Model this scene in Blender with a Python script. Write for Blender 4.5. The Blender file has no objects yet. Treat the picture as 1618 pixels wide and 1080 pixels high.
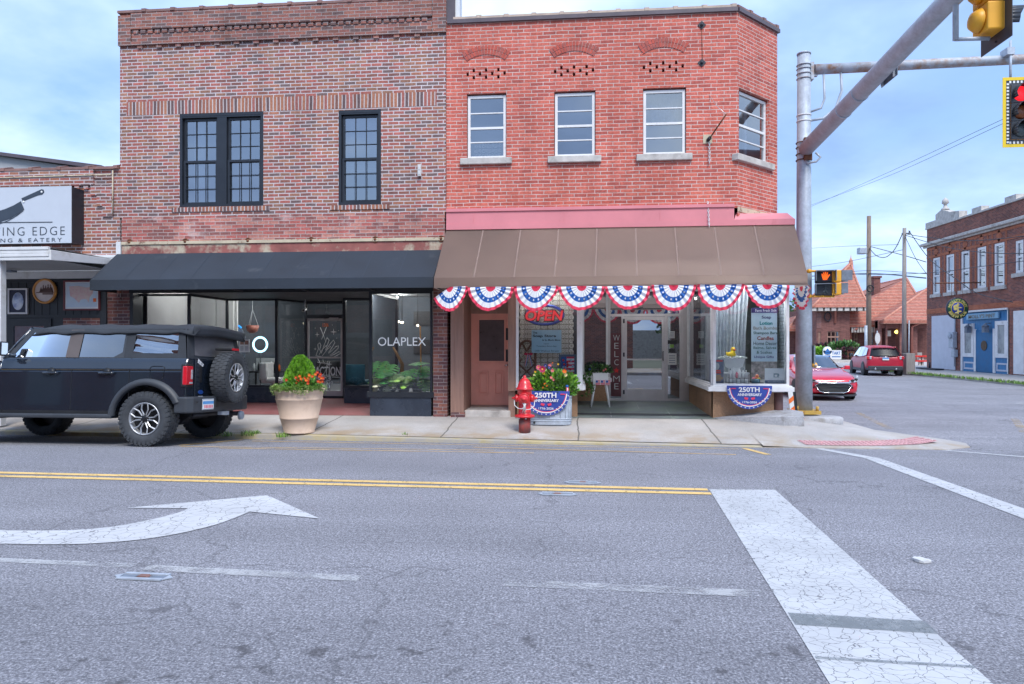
import bpy,bmesh,math,random
from mathutils import Vector,Matrix
rnd=random.Random(7)
R=math.radians
S=bpy.context.scene
C=S.collection

# ------------------------------------------------------------------ camera
FPX,YAW,CH=1090.0,R(5.4),1.55          # focal length in px of a 1618 px wide frame
sY,cY=math.sin(YAW),math.cos(YAW)
cam_d=bpy.data.cameras.new('camera')
cam_d.sensor_fit='HORIZONTAL';cam_d.sensor_width=36.0
cam_d.lens=FPX/1618*36.0
cam_d.clip_start=0.05;cam_d.clip_end=3000
cam=bpy.data.objects.new('camera',cam_d);C.objects.link(cam)
cam.location=(0,0,CH);cam.rotation_euler=(R(90),0,YAW)
S.camera=cam

def P(u,v,y):      # point of the photo on a plane parallel to the shop fronts
    xc=(u-809)/FPX;t=y/(cY+sY*xc)
    return t*(-sY+cY*xc),CH+t*(540-v)/FPX
def PXX(u,y):return P(u,540,y)[0]
def PZ(u,v,y):return P(u,v,y)[1]
def G(u,v,z=0.0):  # point of the photo on the ground
    t=FPX*(CH-z)/(v-540);xc=(u-809)/FPX
    return t*(-sY+cY*xc),t*(cY+sY*xc)
def PS(u,v,X):     # point of the photo on a plane parallel to the side street
    xc=(u-809)/FPX;t=X/(-sY+cY*xc)
    return t*(cY+sY*xc),CH+t*(540-v)/FPX

# ------------------------------------------------------------------ world and sun
SUN_EL,SUN_AZ=R(52),R(160)     # overcast: a broad weak sun from behind the camera, to the right
W=bpy.data.worlds.new('World');S.world=W;W.use_nodes=True
nt=W.node_tree;N=nt.nodes;L=nt.links
for n in list(N):N.remove(n)
def nd(tree,typ,**kw):
    n=tree.nodes.new(typ)
    for k,v in kw.items():
        if k.startswith('i_'):
            key=k[2:]
            n.inputs[int(key) if key.isdigit() else key].default_value=v
        else:setattr(n,k,v)
    return n
def math_n(tree,op,a,b=None,clamp=False):
    n=tree.nodes.new('ShaderNodeMath');n.operation=op;n.use_clamp=clamp
    for i,q in enumerate((a,b)):
        if q is None:continue
        if isinstance(q,(int,float)):n.inputs[i].default_value=q
        else:tree.links.new(q,n.inputs[i])
    return n.outputs[0]
def mixc(tree,fac,a,b,mode='MIX'):
    n=tree.nodes.new('ShaderNodeMix');n.data_type='RGBA';n.blend_type=mode
    for i,q in ((0,fac),(6,a),(7,b)):
        if isinstance(q,(int,float)):n.inputs[i].default_value=q
        elif isinstance(q,tuple):n.inputs[i].default_value=q if len(q) == 4 else (*q,1)
        else:tree.links.new(q,n.inputs[i])
    return n.outputs[2]
def ramp(tree,fac,stops,interp='LINEAR'):
    n=tree.nodes.new('ShaderNodeValToRGB');cr=n.color_ramp;cr.interpolation=interp
    while len(cr.elements)<len(stops):cr.elements.new(0.5)
    for e,(p,c) in zip(cr.elements,stops):
        e.position=p;e.color=(*c,1) if len(c) == 3 else c
    tree.links.new(fac,n.inputs[0]);return n.outputs[0]
def sky_tree():
    tc=nd(nt,'ShaderNodeTexCoord')
    sep=nd(nt,'ShaderNodeSeparateXYZ');L.new(tc.outputs['Generated'],sep.inputs[0])
    zz=math_n(nt,'ADD',math_n(nt,'MAXIMUM',sep.outputs[2],0.0),0.22)
    comb=nd(nt,'ShaderNodeCombineXYZ')
    L.new(math_n(nt,'DIVIDE',sep.outputs[0],zz),comb.inputs[0])
    L.new(math_n(nt,'DIVIDE',sep.outputs[1],zz),comb.inputs[1])
    n1=nd(nt,'ShaderNodeTexNoise',i_Scale=0.95,i_Detail=7.0,i_Roughness=0.52,i_Distortion=0.25)
    n2=nd(nt,'ShaderNodeTexNoise',i_Scale=0.85,i_Detail=6.0,i_Roughness=0.55)
    mp=nd(nt,'ShaderNodeMapping');mp.inputs['Location'].default_value=(1.1,5.2,0.4)
    L.new(comb.outputs[0],n1.inputs['Vector']);L.new(comb.outputs[0],mp.inputs[0]);L.new(mp.outputs[0],n2.inputs['Vector'])
    sky=nd(nt,'ShaderNodeTexSky',sky_type='NISHITA',sun_disc=False)
    sky.sun_elevation=SUN_EL;sky.sun_rotation=SUN_AZ;sky.air_density=1.3;sky.dust_density=1.5
    blue=mixc(nt,1.0,sky.outputs[0],(0.10,0.10,0.10),'MULTIPLY')
    base=mixc(nt,0.5,blue,(0.25,0.47,0.95))
    cl=ramp(nt,n1.outputs[0],[(0.33,(0,0,0)),(0.50,(1,1,1))])
    shade=ramp(nt,n2.outputs[0],[(0.34,(0.20,0.31,0.56)),(0.47,(0.37,0.53,0.86)),(0.60,(0.66,0.80,0.99))])
    col=mixc(nt,math_n(nt,'MULTIPLY',cl,0.92),base,shade)
    low=ramp(nt,sep.outputs[2],[(0.0,(1,1,1)),(0.35,(0,0,0))])
    col=mixc(nt,math_n(nt,'MULTIPLY',low,0.25),col,(0.50,0.70,1.02))
    bg=nd(nt,'ShaderNodeBackground');bg.inputs[1].default_value=0.66
    L.new(col,bg.inputs[0])
    out=nd(nt,'ShaderNodeOutputWorld');L.new(bg.outputs[0],out.inputs[0])
sky_tree()
sun_d=bpy.data.lights.new('sun','SUN');sun_d.energy=1.4;sun_d.angle=R(22);sun_d.color=(1.0,0.97,0.93)
sun=bpy.data.objects.new('sun',sun_d);C.objects.link(sun);sun.location=(0,0,40)
_d=Vector((math.sin(SUN_AZ)*math.cos(SUN_EL),math.cos(SUN_AZ)*math.cos(SUN_EL),math.sin(SUN_EL)))
sun.rotation_euler=_d.to_track_quat('Z','Y').to_euler()
vs=S.view_settings
vs.view_transform='Standard';vs.look='None';vs.gamma=1.0;vs.use_curve_mapping=False;vs.exposure=1.28
S.cycles.max_bounces=8;S.cycles.transparent_max_bounces=16;S.cycles.use_denoising=True

# ------------------------------------------------------------------ mesh helpers
def tri_frame(d):
    d=d.normalized();a=Vector((0,0,1)) if abs(d.z)<0.95 else Vector((1,0,0))
    x=d.cross(a).normalized();return x,d.cross(x).normalized()
class MB:
    def __init__(s):s.v=[];s.f=[];s.m=[];s.sm=[]
    def face(s,pts,mi=0,sm=False):
        b=len(s.v);s.v += [Vector(p) for p in pts];s.f.append(tuple(range(b,b+len(pts))));s.m.append(mi);s.sm.append(sm)
    def box(s,x0,x1,y0,y1,z0,z1,mi=0):
        b=len(s.v)
        s.v += [Vector((x,y,z)) for z in (z0,z1) for y in (y0,y1) for x in (x0,x1)]
        for q in ((0,2,3,1),(4,5,7,6),(0,1,5,4),(2,6,7,3),(0,4,6,2),(1,3,7,5)):
            s.f.append(tuple(b+i for i in q));s.m.append(mi);s.sm.append(False)
        return s
    def prism(s,poly,fn,a,b,mi=0,side_mi=None):     # fn(p, q, d) -> point
        k=len(s.v);n=len(poly)
        s.v += [Vector(fn(p[0],p[1],a)) for p in poly]+[Vector(fn(p[0],p[1],b)) for p in poly]
        s.f.append(tuple(range(k,k+n)));s.m.append(mi);s.sm.append(False)
        s.f.append(tuple(range(k+2*n-1,k+n-1,-1)));s.m.append(mi);s.sm.append(False)
        for i in range(n):
            j=(i+1) % n
            s.f.append((k+i,k+n+i,k+n+j,k+j));s.m.append(mi if side_mi is None else side_mi);s.sm.append(False)
        return s
    def tube(s,pts,r,n=8,mi=0,caps=True,sm=True):
        pts=[Vector(p) for p in pts];k=len(s.v);m=len(pts)
        rs=r if isinstance(r,(list,tuple)) else [r]*m
        px=None
        for i,p in enumerate(pts):
            d=pts[min(i+1,m-1)]-pts[max(i-1,0)]
            x,y=tri_frame(d)
            if px is not None:
                x=(px-d.normalized()*px.dot(d.normalized()))
                x=x.normalized() if x.length>1e-6 else px
                y=d.normalized().cross(x)
            px=x
            for q in range(n):
                a=2*math.pi*q/n
                s.v.append(p+(x*math.cos(a)+y*math.sin(a))*rs[i])
        for i in range(m-1):
            for q in range(n):
                w=(q+1) % n
                s.f.append((k+i*n+q,k+i*n+w,k+(i+1)*n+w,k+(i+1)*n+q));s.m.append(mi);s.sm.append(sm)
        if caps:
            s.f.append(tuple(range(k+n-1,k-1,-1)));s.m.append(mi);s.sm.append(False)
            s.f.append(tuple(range(k+(m-1)*n,k+m*n)));s.m.append(mi);s.sm.append(False)
        return s
    def lathe(s,prof,cen,n=24,mi=0,axis='z',sm=True,ell=(1,1),cap=True):
        k=len(s.v);cen=Vector(cen)
        for r,h in prof:
            for q in range(n):
                a=2*math.pi*q/n
                p=(r*math.cos(a)*ell[0],r*math.sin(a)*ell[1],h)
                if axis == 'y':p=(p[0],p[2],p[1])
                elif axis == 'x':p=(p[2],p[0],p[1])
                s.v.append(cen+Vector(p))
        for i in range(len(prof)-1):
            for q in range(n):
                w=(q+1) % n
                s.f.append((k+i*n+q,k+i*n+w,k+(i+1)*n+w,k+(i+1)*n+q));s.m.append(mi);s.sm.append(sm)
        for i,j_,rev in ((0,1,True),(len(prof)-1,len(prof)-2,False)):
            if cap and prof[i][0]>1e-5 and not (abs(prof[j_][1]-prof[i][1])<1e-6 and prof[j_][0]<prof[i][0]):
                r_=list(range(k+i*n,k+i*n+n));s.f.append(tuple(r_[::-1] if rev else r_));s.m.append(mi);s.sm.append(False)
        return s
    def ball(s,cen,r,n=10,mi=0):
        rx=r if isinstance(r,(tuple,list)) else (r,r,r);k=n // 2+1
        b=len(s.v)
        s.lathe([(math.sin(math.pi*i/k)+1e-6,-math.cos(math.pi*i/k)) for i in range(k+1)],(0,0,0),n,mi)
        cen=Vector(cen)
        for i in range(b,len(s.v)):
            v=s.v[i];s.v[i]=cen+Vector((v.x*rx[0],v.y*rx[1],v.z*rx[2]))
        return s
    def grid(s,fn,nu,nv,mi=0,sm=True):
        k=len(s.v)
        s.v += [Vector(fn(i/nu,j/nv)) for j in range(nv+1) for i in range(nu+1)]
        for j in range(nv):
            for i in range(nu):
                a=k+j*(nu+1)+i
                s.f.append((a,a+1,a+nu+2,a+nu+1));s.m.append(mi(i/nu,j/nv) if callable(mi) else mi);s.sm.append(sm)
        return s
    def xf(s,M,start=0):
        for i in range(start,len(s.v)):s.v[i]=M @ s.v[i]
        return s
    def build(s,name,mats,parent=None,local=False,bevel=0,seg=2,solid=0,weld=False,sub=0):
        if not isinstance(mats,(list,tuple)):mats=[mats]
        me=bpy.data.meshes.new(name)
        off=Vector((0,0,0));loc=Vector((0,0,0))
        if parent is None:
            if s.v:
                xs=[v.x for v in s.v];ys=[v.y for v in s.v];zs=[v.z for v in s.v]
                loc=off=Vector(((min(xs)+max(xs))/2,(min(ys)+max(ys))/2,min(zs)))
        elif not local:
            q=parent
            while q is not None:off=off+Vector(q.location);q=q.parent
        me.from_pydata([v-off for v in s.v],[],s.f)
        for m in mats:me.materials.append(m)
        me.polygons.foreach_set('material_index',s.m);me.polygons.foreach_set('use_smooth',s.sm)
        uv=me.uv_layers.new(name='UVMap');data=uv.data
        for p in me.polygons:
            n=p.normal
            if abs(n.z)>0.85:tx,ty=Vector((1,0,0)),Vector((0,1,0))
            else:
                tx=Vector((-n.y,n.x,0)).normalized()
                if tx.x+tx.y*0.3<0:tx=-tx
                ty=Vector((0,0,1))
            for li in p.loop_indices:
                w=me.vertices[me.loops[li].vertex_index].co+off
                data[li].uv=(w.dot(tx),w.dot(ty))
        ob=bpy.data.objects.new(name,me);C.objects.link(ob)
        if parent is not None:ob.parent=parent
        else:ob.location=loc
        if weld:
            bm=bmesh.new();bm.from_mesh(me);bmesh.ops.remove_doubles(bm,verts=bm.verts,dist=0.0005)
            bmesh.ops.recalc_face_normals(bm,faces=bm.faces);bm.to_mesh(me);bm.free()
        if solid:
            md=ob.modifiers.new('thickness','SOLIDIFY');md.thickness=solid;md.offset=0
        if bevel:
            md=ob.modifiers.new('bevel','BEVEL');md.width=bevel;md.segments=seg;md.limit_method='ANGLE';md.angle_limit=R(35)
        if sub:
            md=ob.modifiers.new('subdivision','SUBSURF');md.levels=sub;md.render_levels=sub
        return ob
def tag(o,label,cat,group=None,kind=None):
    o['label']=label;o['category']=cat
    if group:o['group']=group
    if kind:o['kind']=kind
    return o
def struct(o):o['kind']='structure';return o
def thing(name,label,cat,loc=(0,0,0),rot=(0,0,0),group=None):
    o=bpy.data.objects.new(name,None);C.objects.link(o);o.empty_display_size=0.2
    o.location=loc;o.rotation_euler=rot
    return tag(o,label,cat,group)
def copy_tree(o,parent=None):
    c=o.copy();C.objects.link(c)
    if parent is not None:c.parent=parent
    for ch in list(o.children):copy_tree(ch,c)
    return c
def text_mesh(txt,name,m,parent,x0,x1,z0,z1,y,th=0.004,face='front',bold=0.0,local=False,shear=0.0,spacing=1.0,arc=None):
    """lettering fitted into the rectangle x0..x1, z0..z1 on the plane y (or on plane X=y facing the side street)"""
    cu=bpy.data.curves.new('lettering','FONT');cu.body=txt;cu.size=1;cu.offset=bold;cu.shear=shear
    cu.space_character=spacing;cu.resolution_u=3;cu.extrude=0
    to=bpy.data.objects.new('lettering',cu);C.objects.link(to)
    bpy.context.view_layer.update()
    me=bpy.data.meshes.new_from_object(to.evaluated_get(bpy.context.evaluated_depsgraph_get()))
    bpy.data.objects.remove(to);bpy.data.curves.remove(cu)
    vs_=[v.co.copy() for v in me.vertices];fs=[tuple(p.vertices) for p in me.polygons];bpy.data.meshes.remove(me)
    if not vs_:return None
    ax,bx=min(v.x for v in vs_),max(v.x for v in vs_);ay,by=min(v.y for v in vs_),max(v.y for v in vs_)
    mb=MB()
    for v in vs_:
        p=(v.x-ax)/max(bx-ax,1e-6);q=(v.y-ay)/max(by-ay,1e-6)
        if arc:                                  # arc = (cx, cz, r0, r1, a0, a1)
            a=arc[4]+(arc[5]-arc[4])*p;r=arc[2]+(arc[3]-arc[2])*q
            X,Z=arc[0]+r*math.cos(a),arc[1]+r*math.sin(a)
        else:X,Z=x0+(x1-x0)*p,z0+(z1-z0)*q
        mb.v.append(Vector((X,y,Z)) if face == 'front' else Vector((y,X,Z)))
    n=len(mb.v);d=Vector((0,th,0)) if face == 'front' else Vector((th,0,0))
    mb.f=fs;mb.m=[0]*len(fs);mb.sm=[False]*len(fs)
    return mb.build(name,m,parent,local=local)
# ------------------------------------------------------------------ materials
def newmat(name):
    m=bpy.data.materials.new(name);m.use_nodes=True
    t=m.node_tree;b=t.nodes['Principled BSDF'];return m,t,b
def pos(t,local=False):
    if local:return nd(t,'ShaderNodeTexCoord').outputs['Object']
    return nd(t,'ShaderNodeNewGeometry').outputs['Position']
def noise(t,vec,scale,detail=4.0,rough=0.55,dist=0.0):
    n=nd(t,'ShaderNodeTexNoise',i_Scale=scale,i_Detail=detail,i_Roughness=rough,i_Distortion=dist)
    if vec is not None:t.links.new(vec,n.inputs['Vector'])
    return n.outputs[0]
def mapr(t,val,a,b,c=0.0,d=1.0,smooth=False):
    n=t.nodes.new('ShaderNodeMapRange');n.clamp=True
    if smooth:n.interpolation_type='SMOOTHSTEP'
    t.links.new(val,n.inputs[0])
    for i,q in enumerate((a,b,c,d)):n.inputs[i+1].default_value=q
    return n.outputs[0]
def bump(t,b,h,strength=0.3,dist=0.01):
    n=t.nodes.new('ShaderNodeBump');n.inputs['Strength'].default_value=strength;n.inputs['Distance'].default_value=dist
    t.links.new(h,n.inputs['Height']);t.links.new(n.outputs[0],b.inputs['Normal'])
def mat(name,col,rough=0.6,metal=0.0,var=0.15,vs=3.0,bmp=0.0,bs=60.0,coat=0.0,local=False,fine=0.0,spec=0.5,dirt=None,stretch=None):
    m,t,b=newmat(name)
    p=pos(t,local)
    if stretch:
        mp=nd(t,'ShaderNodeMapping');mp.inputs['Scale'].default_value=stretch;t.links.new(p,mp.inputs[0]);p=mp.outputs[0]
    f=noise(t,p,vs,5.0,0.6)
    lo=tuple(c*(1-var) for c in col);hi=tuple(min(1,c*(1+var)) for c in col)
    c=ramp(t,f,[(0.3,lo),(0.7,hi)])
    if fine:
        f2=noise(t,p,bs,2.0)
        c=mixc(t,1.0,c,ramp(t,f2,[(0.3,(1-fine,)*3),(0.7,(1+fine,)*3)]),'MULTIPLY')
    if dirt:
        dc,ds,d0,d1=dirt
        c=mixc(t,mapr(t,noise(t,p,ds,6.0,0.65),d0,d1),c,dc)
    t.links.new(c,b.inputs['Base Color'])
    t.links.new(mapr(t,f,0.25,0.75,max(0.02,rough*0.88),min(1,rough*1.12)),b.inputs['Roughness'])
    b.inputs['Metallic'].default_value=metal
    b.inputs['Coat Weight'].default_value=coat;b.inputs['Coat Roughness'].default_value=0.04
    b.inputs['Specular IOR Level'].default_value=spec
    if bmp:bump(t,b,noise(t,p,bs,3.0),bmp,0.01)
    return m
def canvas(name,col):
    m=mat(name,col,0.85,var=0.13,vs=1.0,bmp=0.2,bs=250,fine=0.08,dirt=((.30,.23,.20),1.1,.62,.85));t=m.node_tree;b=t.nodes['Principled BSDF']
    tl=nd(t,'ShaderNodeBsdfTranslucent');tl.inputs[0].default_value=(0.74,0.58,0.50,1);mx=nd(t,'ShaderNodeMixShader');mx.inputs[0].default_value=0.42
    o=[n for n in t.nodes if n.type == 'OUTPUT_MATERIAL'][0];t.links.new(b.outputs[0],mx.inputs[1]);t.links.new(tl.outputs[0],mx.inputs[2]);t.links.new(mx.outputs[0],o.inputs[0]);return m
def emit(name,col,strength,rough=0.4):
    m,t,b=newmat(name)
    b.inputs['Base Color'].default_value=(*[min(1,c) for c in col],1);b.inputs['Roughness'].default_value=rough
    b.inputs['Emission Color'].default_value=(*col,1);b.inputs['Emission Strength'].default_value=strength
    return m
def glass(name,tint=(0.85,0.9,0.92),refl=0.06,rough=0.0,ripple=0.0,mult=1.0):
    m=bpy.data.materials.new(name);m.use_nodes=True;t=m.node_tree
    for n in list(t.nodes):t.nodes.remove(n)
    tr=nd(t,'ShaderNodeBsdfTransparent');tr.inputs[0].default_value=(*tint,1)
    gl=nd(t,'ShaderNodeBsdfGlossy');gl.inputs['Roughness'].default_value=rough;gl.inputs[0].default_value=(0.95,0.97,1,1)
    fr=nd(t,'ShaderNodeFresnel',i_IOR=1.5)
    fac=math_n(t,'ADD',math_n(t,'MULTIPLY',fr.outputs[0],mult),refl,True)
    mx=nd(t,'ShaderNodeMixShader');t.links.new(fac,mx.inputs[0]);t.links.new(tr.outputs[0],mx.inputs[1]);t.links.new(gl.outputs[0],mx.inputs[2])
    if ripple:
        bp=nd(t,'ShaderNodeBump');bp.inputs['Strength'].default_value=ripple;bp.inputs['Distance'].default_value=0.02
        t.links.new(noise(t,pos(t),1.6,2.0),bp.inputs['Height']);t.links.new(bp.outputs[0],gl.inputs['Normal'])
    o=nd(t,'ShaderNodeOutputMaterial');t.links.new(mx.outputs[0],o.inputs[0]);return m
def brick(name,cols,mortar,bw=0.215,bh=0.0677,mt=0.011,soot=0.25,patch=None,vertical=False,bstr=0.5,joint_fade=0.0,wash=None):
    m,t,b=newmat(name)
    uvn=nd(t,'ShaderNodeUVMap',uv_map='UVMap')
    sp=nd(t,'ShaderNodeSeparateXYZ');t.links.new(uvn.outputs[0],sp.inputs[0])
    u,v=(sp.outputs[1],sp.outputs[0]) if vertical else (sp.outputs[0],sp.outputs[1])
    wob=noise(t,uvn.outputs[0],2.3,3.0)
    u=math_n(t,'ADD',u,math_n(t,'MULTIPLY',wob,0.05));v=math_n(t,'ADD',v,math_n(t,'MULTIPLY',wob,0.02))
    vr=math_n(t,'DIVIDE',v,bh);row=math_n(t,'FLOOR',vr);fv=math_n(t,'SUBTRACT',vr,row)
    rn=nd(t,'ShaderNodeTexWhiteNoise',noise_dimensions='1D');t.links.new(row,rn.inputs['W'])
    off=math_n(t,'ADD',math_n(t,'MULTIPLY',math_n(t,'FLOORED_MODULO',row,2.0),0.5),math_n(t,'MULTIPLY',rn.outputs[0],0.14))
    ur=math_n(t,'ADD',math_n(t,'DIVIDE',u,bw),0.0 if vertical else off);col=math_n(t,'FLOOR',ur);fu=math_n(t,'SUBTRACT',ur,col)
    du=math_n(t,'MULTIPLY',math_n(t,'MINIMUM',fu,math_n(t,'SUBTRACT',1.0,fu)),bw)
    dv=math_n(t,'MULTIPLY',math_n(t,'MINIMUM',fv,math_n(t,'SUBTRACT',1.0,fv)),bh)
    d=math_n(t,'MINIMUM',du,dv)
    mask=mapr(t,d,mt*0.35,mt*0.75)                      # 0 in the joint, 1 on the brick
    cb=nd(t,'ShaderNodeCombineXYZ');t.links.new(col,cb.inputs[0]);t.links.new(row,cb.inputs[1])
    wn=nd(t,'ShaderNodeTexWhiteNoise',noise_dimensions='2D');t.links.new(cb.outputs[0],wn.inputs['Vector'])
    c=ramp(t,wn.outputs[0],[(i/len(cols),q) for i,q in enumerate(cols)],'CONSTANT')
    c=mixc(t,1.0,c,ramp(t,noise(t,uvn.outputs[0],24.0,4.0),[(0.25,(0.72,)*3),(0.75,(1.28,)*3)]),'MULTIPLY')
    if joint_fade:
        jf=mapr(t,noise(t,uvn.outputs[0],3.1,5.0,0.7),0.42,0.62,0.0,joint_fade)
        mort=mixc(t,jf,mortar,cols[0])
    else:mort=mixc(t,mapr(t,noise(t,uvn.outputs[0],3.0,5.0),0.3,0.7,0,0.35),mortar,tuple(q*0.55 for q in mortar))
    c=mixc(t,mask,mort,c)
    if soot:
        c=mixc(t,1.0,c,ramp(t,noise(t,uvn.outputs[0],0.55,6.0,0.65),[(0.3,(1-soot,)*3),(0.65,(1.1,)*3)]),'MULTIPLY')
    ms=nd(t,'ShaderNodeMapping');ms.inputs['Scale'].default_value=(3.2,.22,1);t.links.new(uvn.outputs[0],ms.inputs[0])
    c=mixc(t,1.0,c,ramp(t,noise(t,ms.outputs[0],1.3,5.0,.62),[(.30,(.88,.87,.88)),(.55,(1.08,)*3),(.75,(1.16,)*3)]),'MULTIPLY')
    if wash:
        wc,w0,w1,ws=wash
        c=mixc(t,mapr(t,noise(t,uvn.outputs[0],ws,7.0,0.7),w0,w1,0,0.8),c,wc)
    t.links.new(c,b.inputs['Base Color']);b.inputs['Roughness'].default_value=0.88
    h=math_n(t,'ADD',mask,math_n(t,'MULTIPLY',noise(t,uvn.outputs[0],60.0,3.0),0.4))
    bump(t,b,h,bstr,0.008);return m
M={}
M['brick_mix']=brick('mixed_brick',[(0.34,0.112,0.088),(0.25,0.10,0.075),(0.36,0.145,0.09),(0.165,0.105,0.10),(0.40,0.125,0.10),(0.27,0.135,0.09),(0.31,0.105,0.088),(0.35,0.165,0.11),(0.21,0.092,0.078)],
                       (0.58,0.52,0.53),0.225,0.0692,0.0165,0.20)
M['brick_dark']=brick('sooty_brick',[(0.30,0.115,0.09),(0.22,0.095,0.075),(0.33,0.13,0.095),(0.16,0.095,0.09),(0.30,0.12,0.10)],(0.42,0.37,0.36),0.225,0.0692,0.011,0.4)
M['soldier']=brick('soldier_course_brick',[(0.30,0.12,0.08),(0.20,0.085,0.065),(0.36,0.15,0.09),(0.13,0.08,0.08),(0.32,0.11,0.09)],(0.58,0.53,0.52),9.0,0.0755,0.017,0.15,vertical=True)
M['brick_red']=brick('painted_red_brick',[(0.51,0.118,0.082),(0.45,0.10,0.07),(0.56,0.14,0.098),(0.49,0.112,0.082),(0.39,0.088,0.068),(0.53,0.128,0.095)],
                       (0.60,0.47,0.43),0.245,0.0705,0.0125,0.20,joint_fade=0.45,bstr=0.6)
M['brick_wash']=brick('faded_painted_brick',[(0.45,0.13,0.11),(0.32,0.10,0.085),(0.26,0.10,0.09),(0.48,0.20,0.16)],(0.50,0.40,0.38),0.225,0.0692,0.012,0.3,wash=((0.60,0.50,0.48),0.55,0.75,2.5))
M['brick_pier']=brick('pier_brick',[(0.20,0.075,0.06),(0.15,0.06,0.06),(0.25,0.10,0.075),(0.12,0.06,0.065),(0.22,0.085,0.08)],(0.34,0.27,0.26),0.225,0.0692,0.011,0.25)
M['brick_pub']=brick('brown_brick',[(0.25,0.078,0.055),(0.19,0.062,0.047),(0.29,0.095,0.062),(0.16,0.055,0.046)],(0.36,0.25,0.22),0.225,0.072,0.012,0.3)
M['brick_pub2']=brick('orange_trim_brick',[(0.42,0.12,0.055),(0.36,0.10,0.05),(0.46,0.14,0.07)],(0.34,0.20,0.14),0.225,0.072,0.010,0.2)
M['brick_station']=brick('station_brick',[(0.18,0.07,0.06),(0.15,0.058,0.05),(0.21,0.082,0.068)],(0.22,0.14,0.125),0.30,0.085,0.010,0.25)
M['brick_white']=brick('white_painted_brick',[(0.72,0.73,0.74),(0.66,0.68,0.70),(0.76,0.76,0.76)],(0.42,0.44,0.46),0.215,0.0677,0.009,0.1)
M['tilecoping']=mat('clay_coping',(0.24,0.13,0.11),0.5,var=0.3,vs=4)
M['tilecoping2']=mat('tan_coping',(0.47,0.36,0.29),0.6,var=0.25,vs=4)
M['flash']=mat('brown_flashing',(0.095,0.075,0.09),0.45,var=0.2)
M['limestone']=mat('limestone',(0.52,0.49,0.46),0.85,var=0.22,vs=5,bmp=0.3,bs=40,dirt=((0.25,0.22,0.2),3.0,0.55,0.75))
M['frame_black']=mat('black_window_frame',(0.018,0.022,0.030),0.35,var=0.2)
M['black_paint']=mat('black_painted_wood',(0.020,0.023,0.029),0.5,var=0.25,vs=2)
M['bulkhead']=mat('black_glazed_bulkhead',(0.035,0.046,0.068),0.28,var=0.25,vs=2)
M['white_frame']=mat('white_window_frame',(0.74,0.74,0.75),0.5,var=0.12,dirt=((0.36,0.32,0.30),6,0.58,0.8))
M['alu']=mat('anodised_aluminium',(0.55,0.52,0.52),0.38,0.55,var=0.1)
M['pink']=mat('pink_painted_metal',(0.69,0.235,0.262),0.55,var=0.08,vs=1.4,dirt=((0.52,0.15,0.17),2.5,0.6,0.8))
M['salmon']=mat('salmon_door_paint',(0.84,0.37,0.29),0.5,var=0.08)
M['brown_wood']=mat('brown_painted_wood',(0.33,0.19,0.145),0.55,var=0.15,stretch=(6,6,0.6))
M['stucco']=mat('tan_stucco',(0.38,0.225,0.135),0.9,var=0.12,bmp=0.8,bs=90,fine=0.3)
M['steel_rust']=mat('rusted_painted_steel',(0.30,0.10,0.085),0.7,var=0.3,vs=3,dirt=((0.50,0.43,0.32),2.2,0.5,0.62),bmp=0.3)
M['cream_rust']=mat('peeling_cream_paint',(0.55,0.47,0.34),0.7,var=0.2,dirt=((0.20,0.09,0.06),7,0.55,0.66))
M['white_metal']=mat('white_painted_metal',(0.68,0.69,0.70),0.5,var=0.1,dirt=((0.42,0.40,0.36),3,0.55,0.8))
M['rust']=mat('rust',(0.16,0.06,0.03),0.85,var=0.4,vs=15)
M['iron']=mat('dark_iron',(0.045,0.045,0.055),0.6,0.4,var=0.3)
M['concrete']=mat('concrete',(0.40,0.40,0.42),0.9,var=0.2,vs=3.5,bmp=0.4,bs=40,fine=.15,dirt=((0.24,0.22,0.20),3.0,0.50,0.68))
M['galv']=mat('galvanised_steel',(0.40,0.45,0.52),0.5,0.12,var=0.18,vs=6,fine=0.08,bs=25)
M['galv_rust']=mat('rust_streaked_galvanised',(0.40,0.44,0.50),0.55,0.1,var=0.2,vs=5,dirt=((0.30,0.17,0.10),3.2,0.46,0.64))
M['yellow_sig']=mat('yellow_signal_paint',(0.78,0.385,0.03),0.45,var=0.1)
M['yellow_sig2']=mat('yellow_reflective_tape',(0.80,0.56,0.02),0.4,var=0.05)
M['black_sig']=mat('black_signal_plastic',(0.035,0.042,0.055),0.45,var=0.2)
M['grey_sig']=mat('weathered_grey_plastic',(0.16,0.19,0.24),0.6,var=0.3,vs=8)
M['white']=mat('white_paint',(0.78,0.79,0.80),0.5,var=0.05)
M['offwhite']=mat('off_white_wall',(0.60,0.60,0.60),0.8,var=0.05)
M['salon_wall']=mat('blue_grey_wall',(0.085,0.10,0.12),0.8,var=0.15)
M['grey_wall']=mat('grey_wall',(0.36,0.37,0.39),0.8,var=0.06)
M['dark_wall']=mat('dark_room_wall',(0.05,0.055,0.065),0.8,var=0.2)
M['black']=mat('black_plastic',(0.012,0.013,0.016),0.5,var=0.2)
M['tile_red']=mat('red_quarry_tile',(0.27,0.085,0.085),0.6,var=0.15,vs=4)
M['tile_slate']=mat('green_grey_slate',(0.16,0.19,0.20),0.55,var=0.3,vs=1.8,dirt=((0.20,0.27,0.20),1.3,0.45,0.7))
M['fabric_black']=mat('black_canvas',(0.022,0.031,0.046),0.75,var=0.2,vs=1.2,bmp=0.15,bs=300,dirt=((0.075,0.085,0.10),1.6,0.60,0.85))
M['fabric_brown']=canvas('brown_canvas',(0.215,0.148,0.123))
M['seam']=mat('canvas_seam',(0.255,0.182,0.155),0.85,var=0.12)
M['seam_black']=mat('black_canvas_seam',(0.03,0.041,0.06),0.8,var=0.12)
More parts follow.
